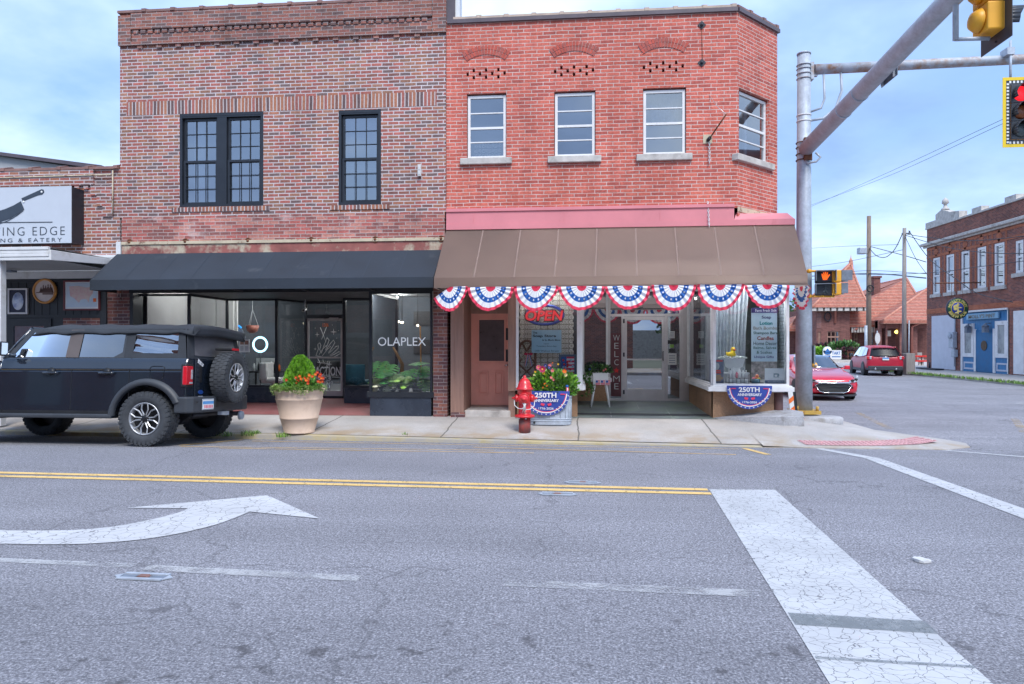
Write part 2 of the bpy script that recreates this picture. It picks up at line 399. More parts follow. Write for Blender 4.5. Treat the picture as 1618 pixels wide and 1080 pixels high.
M['hydrant']=mat('red_enamel',(0.62,0.020,0.028),0.32,var=0.10,coat=0.3,dirt=((0.42,0.05,0.045),9,0.58,0.75))
M['hydrant_rust']=mat('faded_red_iron',(0.30,0.045,0.04),0.7,var=0.35,vs=6,dirt=((0.13,0.075,0.07),5,0.45,0.62))
M['pot']=mat('cast_stone_terracotta',(0.66,0.50,0.39),0.8,var=0.10,vs=3,dirt=((0.44,0.30,0.22),3.0,0.56,0.80),bmp=0.15,bs=60)
M['soil']=mat('soil',(0.05,0.035,0.025),0.95,var=0.3,bmp=0.5)
M['green_arb']=mat('bright_arborvitae',(0.17,0.40,0.022),0.6,var=0.3,vs=14)
M['green_arb2']=mat('deep_arborvitae',(0.070,0.20,0.016),0.6,var=0.3,vs=14)
M['green_leaf']=mat('leaf_green',(0.085,0.20,0.040),0.5,var=0.35,vs=10)
M['green_light']=mat('sedum_green',(0.42,0.54,0.20),0.6,var=0.25,vs=12)
M['green_dark']=mat('dark_leaf_green',(0.022,0.062,0.022),0.5,var=0.35,vs=9)
M['green_mon']=mat('monstera_green',(0.045,0.27,0.05),0.55,var=0.3,vs=8)
M['green_yel']=mat('new_leaf_green',(0.22,0.42,0.06),0.4,var=0.25,vs=8)
M['cream_leaf']=mat('cream_variegation',(0.62,0.60,0.42),0.5,var=0.1)
M['green_tree']=mat('tree_leaf_green',(0.050,0.115,0.035),0.6,var=0.4,vs=1.5)
M['maroon']=mat('maroon_leaf',(0.12,0.035,0.05),0.6,var=0.35,vs=3)
M['grass']=mat('grass_green',(0.085,0.16,0.035),0.7,var=0.35,vs=6)
M['bark']=mat('bark',(0.12,0.085,0.06),0.9,var=0.3,vs=6)
M['stem']=mat('stem_brown',(0.30,0.16,0.07),0.7,var=0.25)
for nm,c_ in dict(red=(0.68,0.03,0.025),orange=(0.85,0.17,0.03),yellow=(0.90,0.60,0.02),pinkf=(0.80,0.18,0.26),magenta=(0.50,0.03,0.12),cream=(0.85,0.80,0.45),blue=(0.03,0.06,0.35)).items():
    M['fl_'+nm]=mat(nm+'_petal',c_,0.6,var=0.15,vs=20)
M['b_red']=mat('red_flag_cloth',(0.70,0.045,0.10),0.7,var=0.08,bmp=0.1)
M['b_white']=mat('white_flag_cloth',(0.74,0.74,0.77),0.75,var=0.05)
M['b_blue']=mat('blue_flag_cloth',(0.008,0.095,0.36),0.7,var=0.10)
M['banner_blue']=mat('blue_banner_cloth',(0.030,0.065,0.33),0.65,var=0.10)
M['tyre']=mat('tyre_rubber',(0.045,0.050,0.058),0.8,var=0.25,vs=10,local=True)
M['suv_black']=mat('black_car_paint',(0.011,0.016,0.026),0.10,0.0,var=0.1,coat=1.0,local=True)
M['suv_plastic']=mat('grey_black_moulding',(0.040,0.046,0.056),0.55,var=0.15,local=True)
M['softtop']=mat('soft_top_canvas',(0.030,0.036,0.046),0.8,var=0.25,vs=3,local=True,bmp=0.2,bs=200)
M['rim_cut']=mat('machined_alloy',(0.46,0.47,0.49),0.42,0.7,var=0.08,local=True)
M['rim_dark']=mat('black_alloy',(0.014,0.015,0.018),0.4,0.3,var=0.1,local=True)
M['car_red']=mat('bright_red_car_paint',(0.62,0.012,0.035),0.22,0.15,var=0.06,coat=1.0,local=True)
M['car_red2']=mat('dark_red_car_paint',(0.44,0.010,0.034),0.38,0.0,var=0.06,coat=0.15,local=True)
M['chrome']=mat('chrome',(0.75,0.76,0.78),0.12,1.0,var=0.03)
M['lamp_red']=mat('red_lamp_lens',(0.55,0.012,0.025),0.15,var=0.1,coat=0.8)
M['lamp_clear']=mat('clear_lamp_lens',(0.55,0.57,0.62),0.12,0.3,var=0.2,vs=30,coat=0.8)
M['wood_pole']=mat('weathered_pole_wood',(0.23,0.17,0.135),0.9,var=0.3,vs=5,stretch=(5,5,0.4))
M['wood_pole2']=mat('grey_pole_wood',(0.29,0.265,0.25),0.9,var=0.25,vs=5,stretch=(5,5,0.4))
M['copper_pipe']=mat('painted_downspout',(0.42,0.15,0.11),0.5,var=0.15)
M['gold_frame']=mat('honey_wood_frame',(0.50,0.22,0.055),0.4,var=0.15)
M['blue_wood']=mat('blue_painted_boards',(0.045,0.20,0.42),0.6,var=0.2,vs=3,stretch=(4,4,0.5),dirt=((0.10,0.25,0.42),3,0.5,0.75))
M['blue_door']=mat('deep_blue_door',(0.006,0.13,0.31),0.55,var=0.15)
M['pale_panel']=mat('pale_grey_panel',(0.56,0.58,0.66),0.7,var=0.06)
M['ceil_lamp']=emit('ceiling_lamp',(1.0,0.97,0.92),1.6)
M['ring_lamp']=emit('ring_light',(0.45,0.85,1.0),1.3)
M['bulb']=emit('warm_bulb',(1.0,0.85,0.62),3.0)
M['neon_blue']=emit('blue_led',(0.02,0.30,0.9),0.8)
M['sig_red_on']=emit('red_signal_on',(0.62,0.012,0.02),0.8)
M['hand_on']=emit('orange_hand_on',(0.62,0.085,0.006),0.8)
M['sig_amber']=mat('amber_lens_off',(0.26,0.075,0.025),0.3,var=0.1)
M['sig_green']=mat('green_lens_off',(0.075,0.10,0.11),0.3,var=0.1)
M['glass_shop']=glass('shop_glass',(0.86,0.91,0.93),0.04)
M['glass_dark']=glass('entry_glass',(0.42,0.44,0.46),0.30)
M['glass_up']=glass('upper_window_glass',(0.60,0.66,0.72),0.30,0.03,0.06)
M['glass_up2']=glass('old_window_glass',(0.60,0.66,0.74),0.27,0.02,0.10)
M['glass_car']=glass('tinted_car_glass',(0.10,0.12,0.14),0.15,0.0)
M['glass_rear']=mat('dark_rear_glass',(0.012,0.014,0.018),0.25,var=.1,spec=.3)
M['glass_screen']=glass('windscreen_glass',(0.45,0.52,0.56),0.24,0.0)
M['vinyl']=glass('clear_vinyl',(0.35,0.38,0.42),0.38,0.06,0.6)
M['sheer']=None
def sheer_mat(name,col,alpha):
    m=bpy.data.materials.new(name);m.use_nodes=True;t=m.node_tree;b=t.nodes['Principled BSDF']
    b.inputs['Base Color'].default_value=(*col,1);b.inputs['Roughness'].default_value=0.9
    f=noise(t,pos(t),7.0,3.0)
    t.links.new(mapr(t,f,0.3,0.7,alpha*0.8,min(1,alpha*1.2)),b.inputs['Alpha']);return m
M['sheer']=sheer_mat('sheer_curtain',(0.72,0.78,0.86),0.55)
M['curtain']=mat('white_curtain',(0.66,0.69,0.72),0.9,var=0.06)
M['lace']=None
def lace_mat():
    m=bpy.data.materials.new('crochet_lace');m.use_nodes=True;t=m.node_tree;b=t.nodes['Principled BSDF']
    b.inputs['Base Color'].default_value=(0.60,0.55,0.47,1);b.inputs['Roughness'].default_value=0.95
    uvn=nd(t,'ShaderNodeUVMap',uv_map='UVMap');sp=nd(t,'ShaderNodeSeparateXYZ');t.links.new(uvn.outputs[0],sp.inputs[0])
    fx=math_n(t,'SUBTRACT',math_n(t,'FLOORED_MODULO',math_n(t,'DIVIDE',sp.outputs[0],0.075),1.0),0.5)
    fz=math_n(t,'SUBTRACT',math_n(t,'FLOORED_MODULO',math_n(t,'DIVIDE',sp.outputs[1],0.095),1.0),0.5)
    r=math_n(t,'SQRT',math_n(t,'ADD',math_n(t,'MULTIPLY',fx,fx),math_n(t,'MULTIPLY',fz,fz)))
    ring=math_n(t,'SUBTRACT',1.0,mapr(t,math_n(t,'ABSOLUTE',math_n(t,'SUBTRACT',r,0.33)),0.05,0.11))
    dot=math_n(t,'SUBTRACT',1.0,mapr(t,r,0.10,0.16))
    al=math_n(t,'MAXIMUM',math_n(t,'MAXIMUM',ring,dot),mapr(t,noise(t,uvn.outputs[0],60.0,2.0),0.35,0.55,0.6,0.95))
    t.links.new(al,b.inputs['Alpha'])
    c=mixc(t,math_n(t,'MAXIMUM',ring,dot),(0.36,0.32,0.27),(0.74,0.69,0.61));t.links.new(c,b.inputs['Base Color'])
    return m
M['lace']=lace_mat()
# ---- road surface
def asphalt_col(t,p,tone=1.0):
    fine=noise(t,p,72.0,2.0,0.75);mid=noise(t,p,24.0,3.0,0.75);big=noise(t,p,0.55,5.0,0.6)
    mp=nd(t,'ShaderNodeMapping');mp.inputs['Scale'].default_value=(0.12,1.6,1);t.links.new(p,mp.inputs[0])
    lane=noise(t,mp.outputs[0],1.0,4.0,0.6)
    g=ramp(t,fine,[(0.30,(0.072,0.072,0.085)),(0.52,(0.235,0.235,0.262)),(0.72,(0.52,0.52,0.56))])
    g=mixc(t,1.0,g,ramp(t,mid,[(0.3,(0.68,)*3),(0.7,(1.32,)*3)]),'MULTIPLY')
    g=mixc(t,1.0,g,ramp(t,big,[(0.3,(0.86,)*3),(0.7,(1.12,)*3)]),'MULTIPLY')
    g=mixc(t,1.0,g,ramp(t,lane,[(0.3,(0.88*tone,)*3),(0.7,(1.08*tone,)*3)]),'MULTIPLY')
    spots=mapr(t,noise(t,p,5.2,3.0,0.6),0.60,0.68,0.0,0.75)
    sy_=nd(t,'ShaderNodeSeparateXYZ');t.links.new(p,sy_.inputs[0])
    near=mapr(t,sy_.outputs[1],3.4,4.5,1.0,0.10)
    g=mixc(t,mapr(t,sy_.outputs[1],3.2,5.0,0.18,0.0),g,(0.10,0.105,0.13));g=mixc(t,math_n(t,'MULTIPLY',mapr(t,math_n(t,'ABSOLUTE',math_n(t,'SUBTRACT',sy_.outputs[1],8.6)),0.2,0.9,0.22,0.0),mapr(t,lane,.3,.6)),g,(0.12,0.12,0.145))
    g=mixc(t,math_n(t,'MULTIPLY',spots,near),g,(0.060,0.058,0.066))
    return g,fine
def asphalt(name,tone=1.0,cracks=0.35):
    m,t,b=newmat(name);p=pos(t)
    g,fine=asphalt_col(t,p,tone)
    if cracks:
        vo=nd(t,'ShaderNodeTexVoronoi',feature='DISTANCE_TO_EDGE',i_Scale=0.33)
        wp=nd(t,'ShaderNodeVectorMath',operation='ADD')
        nz=nd(t,'ShaderNodeTexNoise',i_Scale=1.5,i_Detail=5.0);t.links.new(p,nz.inputs['Vector'])
        t.links.new(p,wp.inputs[0]);t.links.new(nz.outputs['Color'],wp.inputs[1]);t.links.new(wp.outputs[0],vo.inputs['Vector'])
        g=mixc(t,mapr(t,vo.outputs[0],0.0,0.006,cracks,0.0),g,(0.04,0.04,0.045))
    t.links.new(g,b.inputs['Base Color']);b.inputs['Roughness'].default_value=0.85
    bump(t,b,fine,0.6,0.006);return m
M['asphalt']=asphalt('asphalt',1.0,0.40)
M['asphalt2']=asphalt('side_street_asphalt',1.08,0.55)
def paint(name,col,wear0,wear1,cscale=6.0,craze=0.8,alpha=1.0):
    m,t,b=newmat(name);p=pos(t)
    g,fine=asphalt_col(t,p)
    c=mixc(t,1.0,(*col,1),ramp(t,noise(t,p,2.2,5.0),[(0.3,(0.84,)*3),(0.7,(1.06,)*3)]),'MULTIPLY')
    vo=nd(t,'ShaderNodeTexVoronoi',feature='DISTANCE_TO_EDGE',i_Scale=cscale);wp=nd(t,'ShaderNodeVectorMath',operation='ADD')
    nz=nd(t,'ShaderNodeTexNoise',i_Scale=4.0,i_Detail=4.0);t.links.new(p,nz.inputs['Vector'])
    sc_=nd(t,'ShaderNodeVectorMath',operation='SCALE');sc_.inputs[3].default_value=0.25;t.links.new(nz.outputs['Color'],sc_.inputs[0])
    t.links.new(p,wp.inputs[0]);t.links.new(sc_.outputs[0],wp.inputs[1]);t.links.new(wp.outputs[0],vo.inputs['Vector'])
    crk=mapr(t,vo.outputs[0],0.008,0.026,craze,0.0)
    worn=mapr(t,math_n(t,'ADD',math_n(t,'MULTIPLY',noise(t,p,3.0,6.0,0.7),0.7),math_n(t,'MULTIPLY',fine,0.3)),wear0,wear1)
    t.links.new(c,b.inputs['Base Color']);b.inputs['Roughness'].default_value=0.75
    t.links.new(math_n(t,'MULTIPLY',math_n(t,'SUBTRACT',1.0,math_n(t,'MAXIMUM',crk,worn),True),alpha),b.inputs['Alpha'])
    bump(t,b,fine,0.4,0.005);return m
M['p_white']=paint('white_road_paint',(0.55,0.56,0.585),0.60,0.74,8.0,0.62)
M['p_white_bar']=paint('crazed_white_road_paint',(0.52,0.535,0.56),0.60,0.76,13.0,0.72)
M['p_white_thin']=paint('worn_white_road_paint',(0.58,0.59,0.61),0.43,0.57,9.0,0.2,0.72)
M['p_ghost']=paint('ghost_yellow_paint',(0.60,0.45,0.26),0.42,0.60,9.0,0.1,0.42)
M['p_scuff']=paint('tyre_scuff_mark',(0.20,0.23,0.25),0.46,0.70,30.0,0.0,0.62)
M['p_yellow']=paint('yellow_road_paint',(0.78,0.53,0.20),0.58,0.72,5.0,0.5)
M['p_yellow_thin']=paint('worn_yellow_road_paint',(0.76,0.50,0.20),0.50,0.64,9.0,0.2)
def pavement(name,base,stain,joints=2.35,off=0.0):
    m,t,b=newmat(name);p=pos(t)
    sp=nd(t,'ShaderNodeSeparateXYZ');t.links.new(p,sp.inputs[0])
    c=ramp(t,noise(t,p,1.1,6.0,0.6),[(0.3,tuple(q*0.82 for q in base)),(0.7,tuple(q*1.12 for q in base))])
    c=mixc(t,1.0,c,ramp(t,noise(t,p,60.0,3.0),[(0.3,(0.85,)*3),(0.7,(1.12,)*3)]),'MULTIPLY')
    edge=mapr(t,sp.outputs[1],11.6,12.7,1.0,0.12)
    c=mixc(t,math_n(t,'MULTIPLY',edge,mapr(t,noise(t,p,1.3,5.0,0.65),0.40,0.60,0,0.85)),c,stain)
    if joints:
        xj=math_n(t,'ADD',sp.outputs[0],math_n(t,'MULTIPLY',noise(t,p,1.2,3.0),0.12))
        d=math_n(t,'ABSOLUTE',math_n(t,'SUBTRACT',math_n(t,'FLOORED_MODULO',math_n(t,'DIVIDE',math_n(t,'ADD',xj,off),joints),1.0),0.5))
        c=mixc(t,mapr(t,d,0.003,0.008,0.85,0.0),c,(0.09,0.085,0.075))
    t.links.new(c,b.inputs['Base Color']);b.inputs['Roughness'].default_value=0.9
    bump(t,b,noise(t,p,70.0,3.0),0.25,0.006);return m
M['pavement']=pavement('pavement_concrete',(0.45,0.425,0.41),(0.34,0.235,0.125),2.35,1.1)
M['ramp_conc']=pavement('corner_concrete',(0.455,0.435,0.425),(0.36,0.27,0.17),0)
M['kerb_y']=mat('yellow_painted_kerb',(0.52,0.43,0.24),0.85,var=0.2,vs=4,dirt=((0.38,0.35,0.31),2.0,0.40,0.56))
M['tactile']=mat('red_tactile_paving',(0.58,0.33,0.345),0.75,var=0.15,vs=5,dirt=((0.48,0.32,0.31),4,0.52,0.75))
# ------------------------------------------------------------------ ground, road, pavement
YK=11.5                                    # far kerb of the main street
def lerp(a,b,t):return a+(b-a)*max(0.0,min(1.0,t))
def gut(x):return lerp(-0.12,-0.16,(x+10)/10)
def road_z(x,y):
    if y <= 9.6:return 0.0
    if y <= YK:return lerp(0,gut(x),(y-9.6)/(YK-9.6))
    return lerp(gut(x),-0.33,(y-YK)/11.0)
def kerb_top(x):return lerp(lerp(-0.055,-0.11,(x+5)/4.2),-0.150,(x+0.8)/4.2)
ZF=0.075
def walk_z(x,y):return lerp(kerb_top(x),ZF,(y-YK)/(13.45-YK))
YD=16.65                                    # the recessed shop doors stand here
def entry_z(y):return lerp(ZF,0.15,(y-13.45)/2.8)

b=MB();b.face([(-900,-900,-0.9),(900,-900,-0.9),(900,900,-0.9),(-900,900,-0.9)])
struct(b.build('ground',mat('far_ground',(0.13,0.14,0.09),0.95,var=0.3,vs=0.05)))
xs=[-60]+[x for x in range(-14,19)]+[60,160]
ys=[0.8,5,9.6,10.2,10.9,YK]
b=MB();b.grid(lambda p,q:(xs[round(p*(len(xs)-1))],ys[round(q*(len(ys)-1))],road_z(xs[round(p*(len(xs)-1))],ys[round(q*(len(ys)-1))])),len(xs)-1,len(ys)-1,sm=False)
road=struct(b.build('road',M['asphalt']))
xs2=[4.4,5.5,7,9,12,15,19.2];ys2=[YK,12.2,13,14,16,18,20,22.5,30,60,140]
b=MB();b.grid(lambda p,q:(xs2[round(p*6)],ys2[round(q*10)],road_z(xs2[round(p*6)],ys2[round(q*10)])),6,10,sm=False)
side_road=struct(b.build('side_street',M['asphalt2']))
def sheet(name,pts,m,parent,dz=0.006,n=1):
    """painted marking lying on the road; pts are the outline; strips of 2 x k points when n > 1"""
    b=MB();b.face([(x,y,road_z(x,y)+dz) for x,y in pts]);return b.build(name,m,parent)
def stripe(name,A,B,w,m,parent,dz=0.005,k=48,w1=None):
    A,B=Vector(A),Vector(B);d=(B-A).normalized();nrm=Vector((-d.y,d.x));w1=w if w1 is None else w1
    b=MB()
    def fn(p,q):
        r=A+(B-A)*p+nrm*((q-0.5)*(w+(w1-w)*p));return (r.x,r.y,road_z(r.x,r.y)+dz)
    b.grid(fn,k,1,sm=False);return b.build(name,m,parent)
for dy in (0.0,-0.19):
    stripe('double_yellow_line',(-25,7.95+dy),(1.36,7.39+dy),0.105,M['p_yellow'],road,k=20)
sheet('stop_bar',[(1.38,7.40),(2.06,7.44),(1.84,2.6),(1.10,2.6)],M['p_white_bar'],road,0.005)
stripe('tyre_scuff',(1.19,3.98),(1.91,3.93),0.17,M['p_scuff'],road,0.008);stripe('tyre_scuff',(1.16,3.50),(1.88,3.47),0.03,M['p_scuff'],road,0.008)
b=MB()
arr=[(-4.18,6.06),(-3.64,6.31),(-3.11,6.69),(-2.24,5.85),(-2.97,6.03)]
cur_lo=[(-2.97,6.03),(-3.05,5.56),(-3.32,5.16),(-3.76,4.95),(-4.4,4.89),(-5.2,4.88),(-6.4,4.88)]
cur_hi=[(-3.60,6.10),(-3.60,5.92),(-3.76,5.56),(-4.02,5.34),(-4.5,5.25),(-5.2,5.24),(-6.4,5.24)]
b.face([(x,y,0.006) for x,y in [(-4.18,6.06),(-3.11,6.69),(-2.24,5.85),(-2.97,6.03),(-3.60,6.10)]])
from mathutils.geometry import interpolate_bezier
def smooth(c):
    o=[]
    for i in range(len(c)-1):
        p0,p1,p2,p3=[Vector(c[max(0,min(len(c)-1,j))]) for j in (i-1,i,i+1,i+2)]
        for k in range(6):s_=k/6;q=.5*(2*p1+(p2-p0)*s_+(2*p0-5*p1+4*p2-p3)*s_ ** 2+(3*p1-p0-3*p2+p3)*s_ ** 3);o.append((q.x,q.y))
    return o+[c[-1]]
cur_lo,cur_hi=smooth(cur_lo),smooth(cur_hi)
for i in range(len(cur_lo)-1):
    b.face([(*cur_lo[i],0.006),(*cur_hi[i],0.006),(*cur_hi[i+1],0.006),(*cur_lo[i+1],0.006)])
b.build('turn_arrow',M['p_white'],road)
stripe('lane_line',(-7.5,4.62),(-3.05,4.50),0.085,M['p_white_thin'],road)
stripe('lane_line',(-2.95,4.47),(-1.42,4.40),0.11,M['p_white_thin'],road)
stripe('lane_line',(-0.46,4.41),(1.15,4.36),0.12,M['p_white_thin'],road)
stripe('crosswalk_line',(3.84,11.42),(4.02,6.35),0.16,M['p_white'],road,w1=0.26)
stripe('crosswalk_line',(4.0,6.4),(4.1,2.0),0.26,M['p_white'],road,0.0065)
stripe('crosswalk_line',(5.74,11.42),(6.6,9.2),0.15,M['p_white'],road)
stripe('parking_line',(-6.02,9.98),(-5.70,11.30),0.085,M['p_yellow'],road)
stripe('parking_line',(2.63,11.2),(2.66,9.95),0.10,M['p_yellow'],road)
stripe('parking_edge_line',(-5.9,9.79),(-1.2,9.99),0.06,M['p_yellow_thin'],road,k=20)
stripe('parking_edge_line',(-1.6,10.55),(2.2,9.85),0.075,M['p_yellow_thin'],road,k=20)
stripe('parking_edge_line',(-5.4,11.05),(2.5,11.02),0.06,M['p_yellow_thin'],road,k=20)
stripe('parking_edge_line',(-5.2,9.62),(-0.6,9.60),0.05,M['p_yellow_thin'],road,k=20)
for A,B in (((6.3,14.6),(7.2,18.6)),((8.6,14.2),(10.2,17.2))):
    stripe('faded_lane_line',A,B,0.15,M['p_ghost'],side_road)
stripe('lane_line',(13.2,22.3),(14.9,23.2),0.30,M['p_white_thin'],side_road)
# lane reflectors and a flattened scrap on the tarmac
def reflector(x,y,rot,label):
    t=thing('road_reflector',label,'road reflector',(x,y,0.004),(0,0,rot),'raised reflectors set in the road');t.scale=(.82,.72,.8)
    b=MB();b.box(-0.19,0.19,-0.085,-0.045,0,0.012);b.box(-0.19,0.19,0.045,0.085,0,0.012)
    b.prism([(-0.25,0),(-0.19,-0.06),(-0.19,0.06)],lambda p,q,d:(p,q,d),0,0.008);b.prism([(0.25,0),(0.19,0.06),(0.19,-0.06)],lambda p,q,d:(p,q,d),0,0.008)
    b.build('casting',M['galv'],t,local=True)
    b=MB();b.prism([(-0.05,0.003),(0.05,0.003),(0.035,0.018),(-0.035,0.018)],lambda p,q,d:(p,d,q),-0.03,0.03)
    b.build('lens',M['tilecoping'],t,local=True,bevel=0.003)
    for x_ in (-0.185,0.065):b=MB();b.box(x_,x_+.12,-0.04,0.04,0,0.004);b.build('plate',M['grey_sig'],t,local=True)
reflector(-2.84,4.29,R(-1),'steel reflector casting in the road under the faded lane dash')
reflector(0.06,7.62,R(-1),'small reflector casting just beyond the double yellow line')
reflector(-0.20,7.02,R(-1),'small reflector casting on the near side of the double yellow line')
b=MB();r_=random.Random(3);n=14;cx_,cy_=G(1457,887)
pts=[(cx_+math.cos(a)*(0.05+0.025*r_.random()),cy_+math.sin(a)*(0.035+0.025*r_.random()),0.012+0.014*r_.random()) for a in [2*math.pi*i/n for i in range(n)]]
for i in range(n):b.face([(cx_,cy_,0.020),pts[i],pts[(i+1) % n]])
for i in range(n):b.face([pts[i],(pts[i][0],pts[i][1],0.004),(pts[(i+1) % n][0],pts[(i+1) % n][1],0.004),pts[(i+1) % n]])
tag(b.build('litter',M['offwhite']),'crushed white scrap of litter lying on the road beyond the stop bar','litter')

# far pavement with its kerb
xw=[-40,-24,-16]+[x*0.5 for x in range(-26,9)]
yw=[YK+0.14,11.9,12.4,12.9,13.45,13.62]
b=MB();b.grid(lambda p,q:(xw[round(p*(len(xw)-1))],yw[round(q*5)],walk_z(xw[round(p*(len(xw)-1))],yw[round(q*5)])),len(xw)-1,5,sm=False)
struct(b.build('pavement',M['pavement']))
b=MB();xk=[x for x in xw if x <= 3.0]
b.grid(lambda p,q:(xk[round(p*(len(xk)-1))],(YK,YK+0.015,YK+0.142)[round(q*2)],(gut(0)-0.2,kerb_top(xk[round(p*(len(xk)-1))])-0.008,kerb_top(xk[round(p*(len(xk)-1))])+0.003)[round(q*2)]),len(xk)-1,2,sm=False)
struct(b.build('kerb',M['kerb_y']))
# corner apron
zc=lambda x,y:road_z(x,y)+0.012
out=[(3.0,YK),(3.7,YK),(5.0,YK),(5.85,YK+0.02),(6.35,11.85),(6.55,12.35),(6.45,12.9),(5.9,13.15),(5.85,14.0),(5.55,15.2),(5.25,16.8),(5.2,19),(5.2,24),(5.2,140)]
inn=[(3.0,13.62),(3.3,13.62),(3.6,13.62),(3.98,13.62),(4.0,13.66),(4.02,13.72),(4.03,13.8),(4.04,14.0),(4.05,14.6),(4.05,15.2),(4.05,16.8),(4.05,19),(4.05,24),(4.05,140)]
b=MB()
for k in range(5):
    for i in range(len(out)-1):
        q=[]
        for (j,tt) in ((i,k/5),(i+1,k/5),(i+1,(k+1)/5),(i,(k+1)/5)):
            ox,oy=out[j];ix,iy=inn[j]
            x,y=lerp(ox,ix,tt),lerp(oy,iy,tt)
            z0=zc(ox,oy)+(0.0 if oy<15 else 0.10);z1=ZF if iy<15 else ZF
            if j == 0:z0=walk_z(3.0,YK+.14)
            q.append((x,y,lerp(z0,z1,tt)))
        b.face(q)
for i in range(0,len(out)-1):     # the low edge of the apron
    (x0,y0),(x1,y1)=out[i],out[i+1]
    za,zb=zc(x0,y0)+(0.0 if y0<15 else 0.10),zc(x1,y1)+(0.0 if y1<15 else 0.10)
    b.face([(x0,y0,za),(x1,y1,zb),(x1,y1,zb-0.3),(x0,y0,za-0.3)])
corner=struct(b.build('street_corner',M['ramp_conc']))
def apron_z(x,y):return lerp(road_z(x,y)+0.012,ZF,(y-YK)/2.6*0.55)+0.01
b=MB()     # red tactile paving: a band along the kerb and a pad at the tip, each with rows of raised domes
rows=[]
band=[((3.72,11.66),(3.66,11.95)),((4.3,11.63),(4.28,11.93)),((4.9,11.66),(4.88,11.98)),((5.5,11.78),(5.42,12.12)),((5.95,12.02),(5.72,12.32))]
def zs(x,y):       # height of the apron under a point, by its construction
    best=None
    for i in range(len(out)-1):
        for tt_ in (0.0,):pass
    t_=(y-YK)/2.12;return lerp(road_z(x,YK)+0.012,ZF,t_)+0.008
for i in range(len(band)-1):
    (a0,a1),(b0,b1)=band[i],band[i+1]
    b.face([(*a0,zs(*a0)),(*b0,zs(*b0)),(*b1,zs(*b1)),(*a1,zs(*a1))])
tp=struct(b.build('tactile_strip',M['tactile']))
b=MB()
for i in range(len(band)-1):
    (a0,a1),(b0,b1)=band[i],band[i+1]
    for p in range(8):
        for q in range(4):
            tx=(p+0.5)/8;ty=(q+0.5)/4
            x=lerp(lerp(a0[0],b0[0],tx),lerp(a1[0],b1[0],tx),ty);y=lerp(lerp(a0[1],b0[1],tx),lerp(a1[1],b1[1],tx),ty)
            b.lathe([(0.026,0),(0.02,0.010),(0.0,0.012)],(x,y,zs(x,y)),6)
b.build('domes',M['tactile'],tp)
b=MB();pad=[(5.0,12.12),(5.85,12.35),(5.80,13.0),(5.15,13.0)]
zp=lambda x,y:lerp(zc(5.9,12.4)+0.006,zc(5.9,12.4)+0.07,(5.9-x)/1.2)
b.face([(x,y,zp(x,y)+0.022) for x,y in pad]);tp2=struct(b.build('tactile_pad',M['tactile']))
b=MB()
for p in range(12):
    for q in range(9):
        tx=(p+0.5)/12;ty=(q+0.5)/9
        x=lerp(lerp(pad[0][0],pad[1][0],tx),lerp(pad[3][0],pad[2][0],tx),ty);y=lerp(lerp(pad[0][1],pad[1][1],tx),lerp(pad[3][1],pad[2][1],tx),ty)
        b.lathe([(0.026,0),(0.02,0.010),(0.0,0.012)],(x,y,zp(x,y)+0.022),6)
b.build('domes',M['tactile'],tp2)
# far side pavement of the side street
b=MB();b.grid(lambda p,q:((18.9,18.91,19.1,22.7)[round(p*3)],(20,30,47,60)[round(q*3)],(-0.45,-0.20,-0.19,-0.155)[round(p*3)]),3,3,sm=False)
struct(b.build('far_pavement',M['ramp_conc']))
b=MB();b.face([(-2,60,-0.30),(60,60,-0.30),(60,100,-0.30),(-2,100,-0.30)]);b.face([(18.4,47.02,-0.165),(40,47.02,-0.165),(40,60,-0.29),(18.4,60,-0.29)])
struct(b.build('station_yard',M['ramp_conc']))
# near pavement behind the camera
b=MB();b.box(-60,60,-4.45,0.8,-0.3,0.13);struct(b.build('near_pavement',M['ramp_conc']))
def tuft(b,x,y,z,n,h,w,r,seedr):
    for _ in range(n):
        a=seedr.random()*6.28;rr=r*math.sqrt(seedr.random());px,py=x+rr*math.cos(a),y+rr*math.sin(a)
        hh=h*(0.5+seedr.random()*0.7);t=seedr.random()*6.28;ww=w*(0.6+seedr.random()*0.8)
        dx,dy=math.cos(t)*ww,math.sin(t)*ww;lx,ly=(seedr.random()-.5)*hh*1.1,(seedr.random()-.5)*hh*1.1
        b.face([(px-dx,py-dy,z),(px+dx,py+dy,z),(px+dx*.3+lx,py+dy*.3+ly,z+hh),(px-dx*.3+lx,py-dy*.3+ly,z+hh)],seedr.randrange(2))
b=MB();r2=random.Random(11)
for u,v,n,rad in ((345,687.5,80,.18),(395,688,130,.16),(405,688,60,.10),(448,690,90,.12),(360,689,40,.1),(84,676,40,.08),(640,689,22,.06)):
    x,y=G(u,v,-0.09);tuft(b,x,y,(walk_z(x,y) if x<3 else zs(x,y))-0.03,n,0.075,0.006,rad,r2)
o=b.build('kerb_weeds',[M['grass'],M['green_yel']]);tag(o,'short green weeds growing in the joint along the kerb','weeds',kind='stuff')
b=MB()
for i in range(800):
    y=20+27*(r2.random() ** 1.3);x=18.86+(r2.random()-.5)*0.35
    tuft(b,x,y,-0.24,4,0.13,0.018,0.12,r2)
o=b.build('verge_grass',[M['grass'],M['green_yel']]);tag(o,'thin strip of grass along the far kerb before the pub','grass',kind='stuff')
